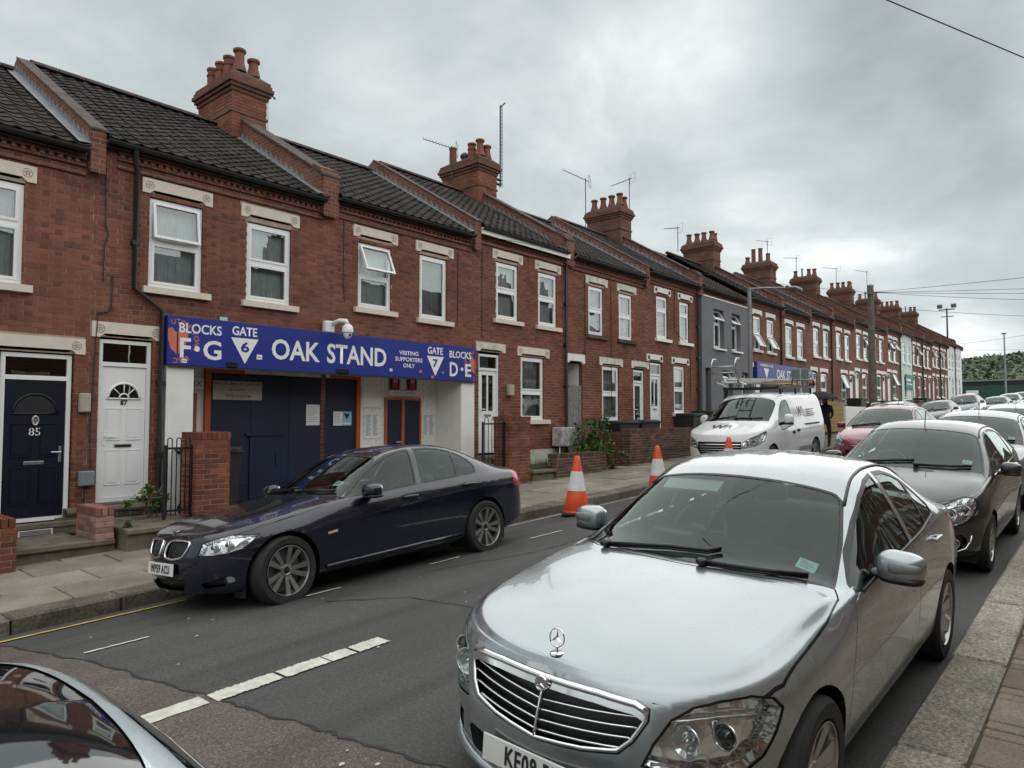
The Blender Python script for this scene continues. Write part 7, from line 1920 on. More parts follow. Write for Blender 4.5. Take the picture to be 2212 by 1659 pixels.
    for x in (2.15, 2.7, 3.25, 3.8, 4.35, 4.8): m.box(x-.02, x+.02, -.67, .67, 2.045, 2.085)
    for x in (2.3, 3.4, 4.6):
        for y in (-.70, .70): m.box(x-.03, x+.03, y-.02, y+.02, 1.88, 2.03)
    for y in (-.72, .72):
        m.tube([(3.05, y, 2.08), (3.12, y, 2.26), (4.80, y, 2.26), (4.84, y, 2.08)], .02, 6)
        for x in (3.5, 3.9, 4.3): m.tube([(x, y, 2.08), (x, y, 2.26)], .014, 5)
    m.build('roof_rack', m_trim, root, local=True)
    place_vehicle(root, 15.85, 7.20, ax, surf=gz)
    return root

# ------------------------------------------------------------------ front yards: piers, walls, railings, steps
def brick_box(root, x0, x1, y0, y1, z0, z1, mesh, mat_, seed, faces='fl', nsingle=120, cap=True, capmat=None):
    """free-standing brick pier or wall: mortar core with single bricks on the front and the left end, soldier course on top"""
    r = random.Random(seed); c = MB(); c.box(x0+.008, x1-.008, y0+.008, y1-.008, z0, z1-(.105 if cap else 0)); core = c.build('core', m_mortar, root)
    L = []; z = z0; row = 0; zt = z1-(.108 if cap else 0)
    while z < zt-.03:
        h = min(.064, zt-z-.008)
        if 'f' in faces:
            x = x0-(.1125 if row % 2 else 0)
            while x < x1:
                a, e = max(x0, x), min(x1, x+.215); x += .225
                if e-a > .025: L.append((a, e, y0, y0+.10, z, z+h))
        for side, X in (('l', x0), ('r', x1)):
            if side in faces:
                y = y0+.103-(.1125 if row % 2 == 0 else 0)
                while y < y1:
                    a, e = max(y0+.103, y), min(y1, y+.215); y += .225
                    if e-a > .025: L.append((X, X+.10, a, e, z, z+h) if side == 'l' else (X-.10, X, a, e, z, z+h))
        z += CH; row += 1
    if cap:
        x = x0-.004
        while x < x1-.03: e = min(x+.066, x1+.004); L.append((x, e, y0-.006, y1+.006, z1-.104, z1)); x += .075
    st = MB()
    for i, (a, b, c_, d, e, f) in enumerate(L):
        j = r.uniform(-.003, .003)
        if i < nsingle:
            m = MB(); m.cbox(a, b, c_+j, d+j, e, f, .004); m.build('brick', mat_, root)
        else: st.box(a, b, c_+j, d+j, e, f)
    if st.v: o = st.build('bricks', mat_, root); o['kind'] = 'stuff'
t = thing('gate_pier', 'square brick pier at the navy stadium gate, black railing at its side', 'pier', (5.03, 10.2, .1)); brick_box(t, 4.78, 5.28, 9.98, 10.45, .10, 1.575, None, m_brick_pier, 1, 'flr', 130)
t = thing('gate_pier', 'brick pier by the railings at the white glazed door', 'pier', (12.05, 10.3, .3)); brick_box(t, 11.70, 12.42, 10.08, 10.55, .30, 1.815, None, m_brick_pier, 2, 'flr', 150)
t = thing('garden_wall', 'low sooty garden wall with a green bush spilling over', 'wall', (14.4, 10.1, .4)); brick_box(t, 13.3, 15.45, 10.02, 10.26, .38, .935, None, m_brick_old, 3, 'fl', 130)
t = thing('garden_wall', 'taller sooty brick wall in front of the wheelie bins', 'wall', (18.2, 10.4, .5)); brick_box(t, 16.78, 20.6, 10.15, 10.40, .45, 1.49, None, m_brick_old, 4, 'fl', 250); 
c = MB(); c.box(16.78, 17.0, 10.41, 11.15, .45, 1.40); c.build('return_wall', m_bw_b, t)
t = thing('dwarf_wall', 'low new pinkish brick wall between the steps of doors 85 and 87', 'wall', (3.6, 10.6, .1)); brick_box(t, 3.50, 3.72, 10.0, 10.70, .15, .62, None, m_brick_new, 5, 'fl', 90)
t = thing('dwarf_wall', 'red brick dwarf wall at the near corner of the step to door 85', 'wall', (2.4, 10.6, .1)); brick_box(t, 2.20, 2.58, 9.75, 11.06, .0, .62, None, m_brick_pier, 6, 'fr', 90)
def steps(label, x0, x1, y0, y1, z, slabs, ground):
    t = thing('door_steps', label, 'steps', ((x0+x1)/2, y0, ground)); m = MB(); m.box(x0+.03, x1-.03, y0+.06, y1, ground-.2, z-.07); m.build('rubble_base', m_stone, t)
    for i, (a, b, c, d) in enumerate(slabs):
        q = MB(); q.cbox(a, b, c, d, z-.07+.004*(i % 2), z+.004*(i % 2), .012); q.build('slab', m_stone, t)
    return t
t = steps('mossy stone step slab below navy door 85', 2.58, 3.78, 10.0, 11.15, .215, [(2.58, 3.74, 10.0, 10.66), (2.60, 3.46, 10.67, 11.15)], .03)
m = MB(); m.box(2.62, 3.62, 11.02, 11.16, .20, .31); m.tube([(2.6, 11.04, .335), (3.66, 11.04, .335)], .04, 8); m.box(2.6, 3.7, 11.0, 11.18, .31, .365); m.build('threshold_stone', m_stone, t)
m = MB(); m.box(2.92, 3.32, 11.005, 11.018, .215, .295)
v = m.build('air_vent', m_white, t)
m = MB()
for i in range(4): m.box(2.94, 3.30, 11.0, 11.004, .222+.018*i, .230+.018*i)
m.build('vent_slot', m_ink, v)
t = steps('pair of worn stone slabs below white door 87', 3.76, 4.85, 9.72, 11.1, .345, [(3.78, 4.36, 9.72, 10.45), (4.37, 5.0, 9.78, 10.5), (3.82, 4.85, 10.47, 11.1)], .06)
m = MB(); m.box(3.95, 4.35, 11.085, 11.097, .36, .49); v = m.build('air_vent', m_galv, t)
m = MB()
for i in range(5):
    m.box(3.98, 4.14, 11.08, 11.084, .375+.022*i, .385+.022*i); m.box(4.17, 4.32, 11.08, 11.084, .375+.022*i, .385+.022*i)
m.build('vent_slot', m_ink, v)
t = steps('broken concrete step between brick pier and low sooty wall', 12.45, 13.3, 10.0, 11.0, .60, [(12.45, 13.3, 10.0, 10.5)], .33)
t = steps('stone steps up to the white glazed door behind railings', 11.7, 12.7, 10.6, 11.15, .92, [(11.75, 12.7, 10.6, 11.15)], .35)
def railing(label, x0, x1, y, z0, z1, n, loops=True):
    t = thing('railing', label, 'railing', ((x0+x1)/2, y, z0)); 
    m = MB(); m.box(x0, x1, y-.006, y+.006, z1-.16, z1-.13); m.box(x0, x1, y-.006, y+.006, z0+.05, z0+.08); m.build('rail', m_iron, t)
    d = (x1-x0)/(n)
    for i in range(n//2):
        a, b = x0+d*(2*i+.5), x0+d*(2*i+1.5); r = (b-a)/2; c = (a+b)/2
        m = MB(); m.tube([(a, y, z0)]+[(c-r*math.cos(q), y, z1-r+r*math.sin(q)) for q in [math.pi*k/8 for k in range(9)]]+[(b, y, z0)], .008, 6); m.build('hooped_bar', m_iron, t, smooth=True)
    for x in (x0, x1): m = MB(); m.box(x-.018, x+.018, y-.018, y+.018, z0-.05, z1-.10); m.build('post', m_iron, t)
railing('black hooped railing left of the brick pier at the stadium gate', 4.40, 4.78, 10.12, .42, 1.50, 6)
railing('black hooped railing in front of the white glazed door', 11.0, 11.68, 10.22, .55, 1.80, 6)
# ------------------------------------------------------------------ wheelie bins
def bin_(label, x, y, z, w=.58, d=.72, h=1.06, rot=0, lid=m_binlid, body=m_binbody, grp=None):
    t = thing('wheelie_bin', label, 'bin', (x, y, z), grp); m = MB(); k = .86
    v = [(-w/2*k, -d/2*k, .05), (w/2*k, -d/2*k, .05), (w/2*k, d/2*k, .05), (-w/2*k, d/2*k, .05), (-w/2, -d/2, h*.92), (w/2, -d/2, h*.92), (w/2, d/2, h*.92), (-w/2, d/2, h*.92)]
    m.add(v, [(0, 3, 2, 1), (4, 5, 6, 7), (0, 1, 5, 4), (1, 2, 6, 5), (2, 3, 7, 6), (3, 0, 4, 7)]); m.cbox(-w/2-.02, w/2+.02, -d/2-.02, d/2+.02, h*.90, h*.93, .006); m.build('bin_body', body, t, local=True)
    m = MB(); m.blob((0, 0, h*.945), (w/2+.03, d/2+.04, .055), 6, 20, 8); m.box(-w/2, w/2, -d/2-.05, -d/2+.02, h*.925, h*.955); m.build('lid', lid, t, smooth=True, angle=40, local=True)
    m = MB(); m.tube([(-w*.4, d/2+.03, h*.9), (-w*.4, d/2+.10, h*.97), (w*.4, d/2+.10, h*.97), (w*.4, d/2+.03, h*.9)], .016, 6); m.build('handle', body, t, smooth=True, local=True)
    for s in (1, -1): m = MB(); m.lathe([(0, -.03), (.10, -.03), (.10, .03), (0, .03)], o=(s*(w/2-.02), d/2-.06, .10), n=16, axis='x'); m.build('wheel', m_rubber, t, smooth=True, angle=40, local=True)
    t.rotation_euler = (0, 0, rot); return t
bin_('black wheelie bin with domed lid, half hidden by the brick pier', 5.42, 10.85, .28, rot=R(90), lid=m_binbody)
GB = 'bins behind the front walls'
bin_('first green lidded bin behind the tall sooty wall', 17.35, 10.85, .62, 1.05, .75, 1.10, grp=GB); bin_('second green lidded bin behind the tall sooty wall', 18.55, 10.85, .64, 1.05, .75, 1.10, grp=GB)
bin_('dark green bin under the window with white roundel lintel', 21.75, 10.85, .80, .95, .75, 1.15, grp=GB); bin_('grey bin between the roundel lintel window and the van', 22.85, 10.8, .85, .6, .72, 1.2, grp=GB)
bin_('black square bin in front of the doors past the blue sign', 40.6, 10.6, 1.55, 1.1, .7, 1.3, lid=m_binbody, grp=GB); bin_('dark bin beyond the wooden telegraph pole', 45.5, 10.6, 1.6, 1.4, .8, 1.2, grp=GB); bin_('dark bin in front of the pale green house', 56.5, 10.5, 2.0, 1.6, .8, 1.2, grp=GB)
bin_('brown bin near the pale green house', 53.0, 10.3, 1.85, 1.3, .8, 1.1, body=plain('bin_brown', (.10, .03, .03), .6), grp=GB)
# ------------------------------------------------------------------ boxes on the walls
def wbox(nm, x0, x1, z0, z1, y0, y1, mat_, label, cat='meter box', c=.012):
    m = MB(); m.cbox(x0, x1, y0, y1, z0, z1, c); m.box(x0+.02, x1-.02, y0-.004, y0, z0+.02, z1-.02); o = m.build(nm, mat_); tag(o, label, cat); return o
wbox('meter_box', 3.64, 3.78, 1.86, 2.13, DF-.10, DF-.012, plain('cream_box', (.40, .38, .30), .6), 'cream wall box between doors 85 and 87, up high')
wbox('cable_box', 3.66, 3.86, .82, 1.03, DF-.09, DF-.012, plain('grey_box', (.20, .225, .245), .5), 'grey cable box low on the wall by white door 87')
wbox('meter_box', 12.86, 13.05, 2.32, 2.58, DF-.12, DF-.012, plain('cream_box', (.40, .38, .30), .6), 'cream wall box next to the white glazed door')
t = thing('gas_meter_box', 'stained white meter cabinet on legs beside the weathered wooden gate', 'meter box', (14.9, 11.0, .5)); m = MB(); m.cbox(14.62, 15.26, 10.82, 11.16, 1.05, 1.54, .02); m.box(14.93, 14.94, 10.812, 10.82, 1.07, 1.52); m.build('cabinet', plain('stained_white', (.42, .42, .41), .7, 0, .55, 6), t)
for x in (14.68, 15.2): m = MB(); m.tube([(x, 10.95, .45), (x, 10.95, 1.05)], .018, 6); m.build('leg', m_white, t)
def cable(h, pts, r=.008):
    m = MB(); m.tube(pts, r, 5); return m.build('cable', m_ink, h)
y = DF-.022
cable(houses[1], [(3.92, y, 5.45), (3.93, y, 4.6), (3.97, y, 4.45), (3.92, y, 4.3), (3.92, y, 3.75)]); cable(houses[1], [(4.04, y, 3.88), (4.04, y, 3.40), (3.98, y, 3.32), (3.86, y, 3.30), (3.85, DF-.04, 3.10), (3.84, y, 2.9), (3.80, y, 1.6), (3.82, y, 1.05)]); cable(houses[1], [(3.76, y, .82), (3.74, y, .6), (3.80, y, .45)])
cable(houses[2], [(8.12, y, 5.6), (8.12, y, 4.3), (8.15, y, 4.0)]); cable(houses[2], [(11.20, y, 5.5), (11.20, y, 3.85), (11.0, y, 3.84)]); cable(houses[3], [(12.0, y, 5.75), (12.0, y, 3.7)]); cable(houses[4], [(16.18, y, 5.7), (16.18, y, 3.4)]); cable(houses[4], [(17.5, y, 5.6), (17.5, y, 2.2)]); cable(houses[5], [(21.4, y, 6.2), (21.4, y, 4.7), (22.0, y, 4.4), (22.5, y, 4.3), (22.5, y, 2.2)])
# ------------------------------------------------------------------ security camera
t = thing('security_camera', 'white dome security camera on a bracket at the top of the sign', 'camera', (7.85, 11.1, 3.25)); m = MB(); m.cbox(7.66, 7.86, 11.06, 11.19, 3.36, 3.58, .02); m.build('junction_box', m_upvc, t)
m = MB(); m.tube([(7.80, 11.08, 3.52), (7.86, 10.93, 3.58), (7.93, 10.82, 3.57), (7.95, 10.80, 3.50)], .045, 8); m.build('bracket', m_upvc, t, smooth=True)
m = MB(); m.lathe([(0, .24), (.06, .235), (.095, .20), (.105, .12), (.105, .09), (.09, .085)], o=(7.95, 10.80, 3.27), n=20); m.build('housing', m_upvc, t, smooth=True, angle=40)
m = MB(); m.blob((7.95, 10.80, 3.33), (.078, .078, .095), 2, 18, 10); m.build('dome', m_upvc, t, smooth=True); m = MB(); m.blob((7.95, 10.735, 3.31), (.03, .02, .03), 2, 10, 8); m.build('lens', m_ink, t, smooth=True)
# ------------------------------------------------------------------ cones
def cone(label, x, y, sleeve=True):
    z = road(x, y); t = thing('traffic_cone', label, 'cone', (x, y, z), 'traffic cones along the kerb')
    m = MB(); m.cbox(-.25, .25, -.25, .25, 0, .05, .012); m.build('base', m_rubber, t, local=True)
    rr = lambda z: .185*(1-(z-.05)/.97)+.035; prof = [(.215, .05), (.205, .075)]+[(rr(z), z) for z in (.09, .3, .5, .7, .9, .96)]+[(.030, .98), (0, .985)]
    m = MB(); m.lathe(prof, n=24); m.build('cone_body', m_cone, t, smooth=True, angle=40, local=True)
    m = MB(); m.lathe([(rr(z)+.004, z) for z in (.40, .5, .6, .72)], n=24, caps=False); m.build('reflective_sleeve', m_conewhite, t, smooth=True, local=True)
    for v in (.36, .75): pass
    t.rotation_euler = (-.015, -math.atan(S), .35+x); return t
cone('traffic cone with scuffed white sleeve, just beyond the dark saloon', 9.78, 6.95); cone('traffic cone behind the silver roof, well short of the van', 12.65, 7.0); cone('traffic cone standing against the grille of the white van', 15.3, 6.72)
# ------------------------------------------------------------------ plants
def leaves(m, c, r, n, size, seed, flat=1.0, droop=.3):
    q = random.Random(seed); cl = [(Vector((q.gauss(0, .5), q.gauss(0, .5), q.gauss(0, .45))), q.uniform(.18, .42)) for _ in range(max(4, n//60))]
    for i in range(n):
        b, s_ = q.choice(cl); d = Vector((q.gauss(0, 1), q.gauss(0, 1), q.gauss(0, 1))).normalized()*s_*q.random()**.4; p = b+d
        if p.length > 1.25: p = p.normalized()*1.25
        P = Vector((c[0]+p.x*r[0], c[1]+p.y*r[1], c[2]+p.z*r[2])); s = size*q.uniform(.55, 1.25)
        a = Vector((q.uniform(-1, 1), q.uniform(-1, 1), q.uniform(-.9, .4))).normalized(); bb = a.cross(Vector((q.uniform(-.4, .4), q.uniform(-.4, .4), 1))).normalized(); nn = a.cross(bb)
        m.add([P, P+a*s*.5+bb*s*.33+nn*s*.06, P+a*s, P+a*s*.5-bb*s*.33+nn*s*.06], [(0, 1, 2), (0, 2, 3)])
def bush(label, c, r, n, size, seed, base, cat='bush', nm='bush'):
    t = thing(nm, label, cat, (c[0], c[1], base)); m = MB(); leaves(m, c, r, n, size, seed); m.build('foliage', m_leaf, t)
    q = random.Random(seed); s = MB()
    for i in range(7): s.tube([(c[0]+q.uniform(-.1, .1), c[1], base), (c[0]+q.uniform(-.5, .5)*r[0], c[1]+q.uniform(-.3, .3)*r[1], c[2]), (c[0]+q.uniform(-.9, .9)*r[0], c[1]+q.uniform(-.6, .6)*r[1], c[2]+q.uniform(0, .9)*r[2])], .012, 5)
    s.build('stem', m_pole, t); return t
t = bush('leafy green bush growing over the low sooty garden wall', (15.35, 10.50, 1.22), (.78, .42, .60), 1500, .10, 4, .45)
m = MB(); leaves(m, (15.85, 10.05, .78), (.42, .22, .32), 380, .09, 9); m.build('foliage', m_leaf, t)
bush('bright green weed at the corner of white door 87', (4.42, 10.62, .60), (.26, .18, .26), 330, .075, 5, .345, 'weed', 'weed_clump')
bush('small green weed on the slab beside the pinkish dwarf wall', (3.86, 9.95, .41), (.07, .06, .06), 40, .045, 6, .345, 'weed', 'weed_clump')
m = MB(); q = random.Random(8)
for i in range(700):
    x, y = q.uniform(12.5, 15.3), q.uniform(10.35, 11.1); z = .62; h = q.uniform(.06, .22); a = q.uniform(0, 6.28); m.add([(x, y, z), (x+.012, y, z), (x+.05*math.cos(a), y+.05*math.sin(a), z+h)], [(0, 1, 2)])
o = m.build('grass', m_grass); tag(o, 'rough grass in the small yard behind the low sooty wall', kind='stuff')
m = MB(); m.box(12.45, 15.4, 10.28, 11.19, .2, .63); struct(m.build('yard_soil', m_soil)); m = MB(); m.box(17.0, 23.2, 10.42, 11.19, .3, .70); struct(m.build('yard', m_stone))
# ------------------------------------------------------------------ poles, lamp, wires
t = thing('telegraph_pole', 'tall wooden telegraph pole at the kerb halfway along the terrace', 'pole', (33.5, 8.1, pav(33.5, 8.1))); m = MB(); m.tube([(33.5, 8.1, .5), (33.5, 8.1, 4), (33.5, 8.1, 7.5)], .15, 14, radii=[.175, .155, .125]); m.build('shaft', m_pole, t, smooth=True, angle=50)
m = MB(); m.lathe([(.14, 0), (.14, .06), (0, .12)], o=(33.5, 8.1, 7.5), n=14); m.build('cap', m_galv, t)
m = MB(); m.box(33.3, 33.7, 8.0, 8.2, 7.15, 7.2)
for i in range(8): a = 2*math.pi*i/8; m.tube([(33.5, 8.1, 7.2), (33.5+.25*math.cos(a), 8.1+.25*math.sin(a), 7.2), (33.5+.25*math.cos(a), 8.1+.25*math.sin(a), 7.28)], .012, 5)
for i in range(9): s = (1 if i % 2 else -1); m.tube([(33.5, 8.1+s*.14, 3.5+.35*i), (33.5, 8.1+s*.32, 3.5+.35*i)], .010, 5)
m.build('step_iron', m_galv, t)
PT = Vector((33.5, 8.1, 7.25))
def wire(label, a, b, sag, r=.009, grp='overhead telephone wires'):
    a, b = Vector(a), Vector(b); m = MB(); m.tube([a+(b-a)*(i/24)-Vector((0, 0, sag*4*(i/24)*(1-i/24))) for i in range(25)], r, 5); o = m.build('overhead_wire', m_ink); tag(o, label, 'wire', grp); return o
wire('uppermost telephone wire from the wooden pole, level across the sky', PT, (30.5, -3.4, 6.75), .05); wire('telephone wire just under the uppermost one from the wooden pole', PT, (35, -3.4, 6.6), .08); wire('middle telephone wire of those from the pole to the picture edge', PT, (36.5, -3.4, 6.45), .10); wire('telephone wire sagging most of those running to the picture edge', PT, (38.5, -3.4, 6.25), .15)
wire('telephone wire dropping lowest from the pole, past the floodlight mast', PT-Vector((0, 0, .6)), (47, -3.4, 6.6), .25); wire('thin far wire crossing low behind the floodlight mast', (70, 11, 8.0), (44, -3.4, 7.2), .3); wire('thin far wire low above the green hill', (78.2, 11.2, 8.2), (44, -3.4, 5.6), .3)
wire('single wire cutting across the upper corner of the sky', (3.7, 5.8, 8.2), (18.2, -3.4, 5.25), .0, .008, None)
for X, z, lb in ((11.8, 6.0, 'the house with the white fascia'), (27.5, 6.6, 'the grey rendered house'), (31.1, 6.5, 'the house over the second blue sign'), (38.4, 7.0, 'the house just before the pole'), (45.8, 7.4, 'the house just past the pole')): wire('telephone wire from the wooden pole to '+lb, PT, (X, DF-.1, z), .2, .007, 'wires from the pole to the terrace')
t = thing('street_lamp', 'grey street lamp in front of the grey rendered house', 'street lamp', (20.35, 8.2, pav(20.35, 8.2))); m = MB(); m.tube([(20.35, 8.2, .5), (20.35, 8.2, 5.62)], .06, 10, radii=[.075, .055]); m.build('column', m_galv, t, smooth=True, angle=50)
m = MB(); m.tube([(20.35, 8.2, 5.58), (20.9, 7.95, 5.66), (21.6, 7.6, 5.72)], .03, 8); m.build('arm', m_galv, t, smooth=True); m = MB(); m.blob((22.0, 7.42, 5.72), (.38, .14, .06), 3, 16, 8, fn=lambda p: p); m.build('lantern', m_galv, t, smooth=True)
t = thing('street_sign', 'plain grey back of a street sign in front of the second blue sign', 'sign', (24.3, 8.1, .6)); m = MB(); m.tube([(24.35, 8.1, .5), (24.35, 8.1, 3.45)], .038, 8); m.build('post', m_galv, t, smooth=True); m = MB(); m.cbox(24.32, 24.38, 7.84, 8.40, 2.93, 3.42, .01); m.build('plate', plain('sign_back', (.18, .22, .20), .5, .3), t)
t = thing('floodlight_mast', 'tall floodlight mast with four lamps beyond the end of the terrace', 'floodlight', (130, 20.4, 5)); m = MB(); m.tube([(130, 20.4, 4), (130, 20.4, 19.2)], .12, 8, radii=[.20, .10]); m.build('mast', m_iron, t); m = MB(); m.box(129.9, 130.1, 19.3, 21.5, 18.9, 19.05); m.box(129.9, 130.1, 19.5, 21.2, 17.8, 17.9); m.build('crossbar', m_iron, t)
for y in (19.4, 21.3): m = MB(); m.obox((129.6, y-.35, 19.15), (.5, 0, .2), (0, .7, 0), (-.2, 0, .55)); m.build('lamp_head', m_galv, t)
t = thing('street_lamp', 'slim lamp column standing before the green hill', 'street lamp', (105, 10.5, 3.6)); m = MB(); m.tube([(105, 10.5, 3), (105, 10.5, 12.0)], .1, 8, radii=[.13, .07]); m.build('column', m_galv, t); m = MB(); m.blob((104.8, 10.5, 12.1), (.45, .25, .09), 3, 12, 6); m.build('lantern', m_galv, t)
def aerial(label, x, y, z0, z1, boom, n, ang, up=0.0, grp='television aerials on the chimneys'):
    t = thing('tv_aerial', label, 'aerial', (x, y, z0), grp); m = MB(); m.tube([(x, y, z0), (x, y, z1)], .016, 6); m.build('mast', m_iron, t)
    d = Vector((math.cos(ang), math.sin(ang), up)).normalized(); s = d.cross(Vector((0, 0, 1))).normalized(); c = Vector((x, y, z1-.06)); m = MB(); a, b = c-d*boom*.15, c+d*boom*.85; m.tube([a, b], .011, 5)
    for i in range(n): p = a+(b-a)*(.15+.85*i/(n-1)); l = .17-.05*i/n; m.tube([p-s*l, p+s*l], .005, 4)
    m.add([a+s*.2+Vector((0, 0, .2)), a-s*.2+Vector((0, 0, .2)), a-s*.2-Vector((0, 0, .2)), a+s*.2-Vector((0, 0, .2))], [(0, 1), (1, 2)] and [(0, 1, 2, 3)]) if n > 20 else m.tube([a+s*.2+Vector((0, 0, .18)), a-s*.2+Vector((0, 0, .18)), a-s*.2-Vector((0, 0, .18)), a+s*.2-Vector((0, 0, .18))], .006, 4, closed=True)
    m.build('yagi', m_iron, t); return t
aerial('comb shaped aerial beside the second chimney stack, pointing up and away', 14.36, 14.6, 8.7, 9.72, 1.05, 10, R(128), .35)
t = thing('aerial_mast', 'very tall bare lattice mast strapped to the second chimney stack', 'mast', (15.95, 14.15, 8.8)); m = MB()
for dx, dy in ((-.035, -.02), (.035, -.02), (0, .04)): m.tube([(15.98+dx, 14.12+dy, 8.8), (15.98+dx, 14.12+dy, 11.35)], .012, 5)
for i in range(22): z = 8.85+.11*i; m.tube([(15.945, 14.10, z), (16.015, 14.10, z+.055), (15.98, 14.16, z+.11), (15.945, 14.10, z+.11)], .006, 4)
m.build('lattice', m_iron, t); m = MB(); m.box(15.72, 15.99, 14.1, 14.2, 9.0, 9.04); m.box(15.72, 15.99, 14.1, 14.2, 8.86, 8.9); m.tube([(15.98, 14.12, 11.3), (16.05, 14.0, 11.42)], .02, 5); m.build('bracket', m_iron, t)
aerial('slanting aerial on a mast by the third chimney stack', 20.62, 14.2, 8.4, 10.3, 1.1, 9, R(115), .55); aerial('aerial with its boom drooping, over the third chimney stack', 23.6, 14.2, 9.3, 11.1, 1.0, 9, R(150), -.45); aerial('small aerial near the fourth chimney stack', 27.55, 14.2, 8.9, 10.0, .8, 8, R(150), -.15)
aerial('aerial rising behind the fifth chimney stack', 38.35, 14.4, 10.3, 11.5, .9, 8, R(70), .3); aerial('aerial next to the sixth chimney stack', 42.6, 14.3, 9.9, 11.3, .9, 7, R(80), .2); aerial('first of two level aerials past the sixth chimney', 50.8, 14.4, 10.3, 12.0, 1.3, 6, R(150), 0); aerial('second of two level aerials past the sixth chimney', 58.6, 14.4, 11.3, 13.0, 1.6, 6, R(160), 0)
t = thing('tv_aerial', 'bent aerial arm hanging from the first chimney stack', 'aerial', (8.2, 14.3, 8.9)); m = MB(); m.tube([(8.1, 14.25, 9.15), (8.42, 14.2, 8.93)], .014, 5); m.tube([(8.28, 14.22, 9.03), (8.36, 14.1, 8.9), (8.44, 14.3, 8.97)], .010, 4); m.tube([(8.16, 14.08, 8.95), (8.15, 14.0, 7.6)], .006, 4); m.build('arm', m_iron, t)
# ------------------------------------------------------------------ gardens further along, the person, the far end of the street
t = thing('garden_fence', 'golden wooden panel fence behind the white van', 'fence', (34.9, 10.1, 1.1))
for i in range(7): m = MB(); m.cbox(33.4, 36.3, 10.08+.006*(i % 2), 10.12+.006*(i % 2), 1.15+.20*i, 1.34+.20*i, .006); m.build('board', m_wood_gold, t)
m = MB(); m.cbox(36.7, 40.3, 10.1, 10.3, 1.0, 2.35, .01); o = m.build('garden_wall', m_white); tag(o, 'white painted garden wall next to the golden fence', 'wall')
m = MB(); m.cbox(50.5, 53.5, 9.9, 10.1, 1.6, 2.75, .01); o = m.build('garden_wall', plain('red_wall', (.17, .04, .035), .8)); tag(o, 'dark red garden wall near the pale green house', 'wall')
def skin_figure(name, V, E, rad, mat_, parent):
    me = bpy.data.meshes.new(name); me.from_pydata(V, E, []); o = bpy.data.objects.new(name, me); COL.objects.link(o)
    sm = o.modifiers.new('s', 'SKIN'); sl = me.skin_vertices[0].data
    for i, r_ in enumerate(rad): sl[i].radius = r_ if isinstance(r_, tuple) else (r_, r_)
    sl[0].use_root = True; ss = o.modifiers.new('d', 'SUBSURF'); ss.levels = 2; ss.render_levels = 2
    dg = bpy.context.evaluated_depsgraph_get(); me2 = bpy.data.meshes.new_from_object(o.evaluated_get(dg)); bpy.data.objects.remove(o); me2.materials.clear(); me2.materials.append(mat_)
    for p in me2.polygons: p.use_smooth = True; p.material_index = 0
    q = bpy.data.objects.new(name, me2); link(q, parent); return q
PX, PY = 26.4, 7.95; t = thing('person', 'person in black walking under an umbrella behind the white van', 'person', (PX, PY, pav(PX, PY)))
V = [(0, 0, .95), (0, 0, 1.15), (.01, 0, 1.40), (.01, 0, 1.50), (.0, 0, 1.60), (0, -.0, 1.72), (0, -.10, .88), (.10, -.10, .50), (.02, -.10, .08), (-.14, -.11, .04), (0, .10, .88), (-.10, .10, .50), (.08, .10, .09), (-.07, .11, .04), (.01, -.19, 1.42), (.03, -.24, 1.15), (-.12, -.22, 1.02), (.01, .19, 1.42), (.0, .25, 1.15), (-.2, .2, 1.22), (-.30, .18, 1.28)]
E2 = [(0, 1), (1, 2), (2, 3), (3, 4), (4, 5), (0, 6), (6, 7), (7, 8), (8, 9), (0, 10), (10, 11), (11, 12), (12, 13), (2, 14), (14, 15), (15, 16), (2, 17), (17, 18), (18, 19), (19, 20)]
skin_figure('body', V, E2, [(.15, .12), (.16, .12), (.17, .11), .06, .095, .085, .095, .07, .05, .04, .095, .07, .05, .04, .07, .05, .035, .07, .05, .035, .04], m_cloth, t)
m = MB(); m.blob((-.045, 0, 1.64), (.06, .065, .085), 2.2, 12, 8); m.build('face', m_skin, t, smooth=True, local=True)
u = thing('umbrella', 'open black umbrella held behind the white van', 'umbrella', (PX-.3, PY+.05, pav(PX, PY)+1.25)); m = MB(); n = 8
prof = [(0, .72), (.2, .70), (.38, .63), (.52, .53), (.60, .44)]; m.lathe(prof, n=8, caps=False); m.build('canopy', m_cloth, u, local=True); m = MB(); m.tube([(0, 0, -.05), (0, 0, .78)], .008, 6); m.build('shaft', m_iron, u, local=True)
# ladders and tools lie on the van's rack
def ladder(label, p0, d, length, width, z, mat_, rungs=8, pitch=0.0):
    t = thing('ladder', label, 'ladder', p0); d = Vector(d).normalized(); s = d.cross(Vector((0, 0, 1))).normalized(); p0 = Vector((0, 0, 0))
    for k in (-1, 1): m = MB(); m.obox(p0+s*(k*width/2-.015), d*length, s*.03, Vector((0, 0, .07))); m.build('stile', mat_, t, local=True)
    for i in range(rungs): m = MB(); q = p0+d*(length*(i+.5)/rungs)+Vector((0, 0, .035)); m.tube([q-s*width/2, q+s*width/2], .014, 6); m.build('rung', mat_, t, local=True)
    return t
zv = S*18-.16
ladder('long aluminium ladder lying on the van rack', (16.9, 7.35, zv+2.20), (1, 0, S), 4.4, .42, 0, m_alu, 12); ladder('second aluminium ladder stacked on the van rack', (17.6, 7.55, zv+2.30), (1, -.02, S), 3.4, .36, 0, m_alu, 10); ladder('wooden step ladder end over the front of the van rack', (18.4, 7.0, zv+2.26), (1, .05, S), 2.0, .4, 0, m_wood_gold, 5)
t = thing('roof_ladder', 'ladder frame with hooked ends standing up at the front of the van rack', 'ladder', (16.6, 7.3, zv+2.1)); m = MB()
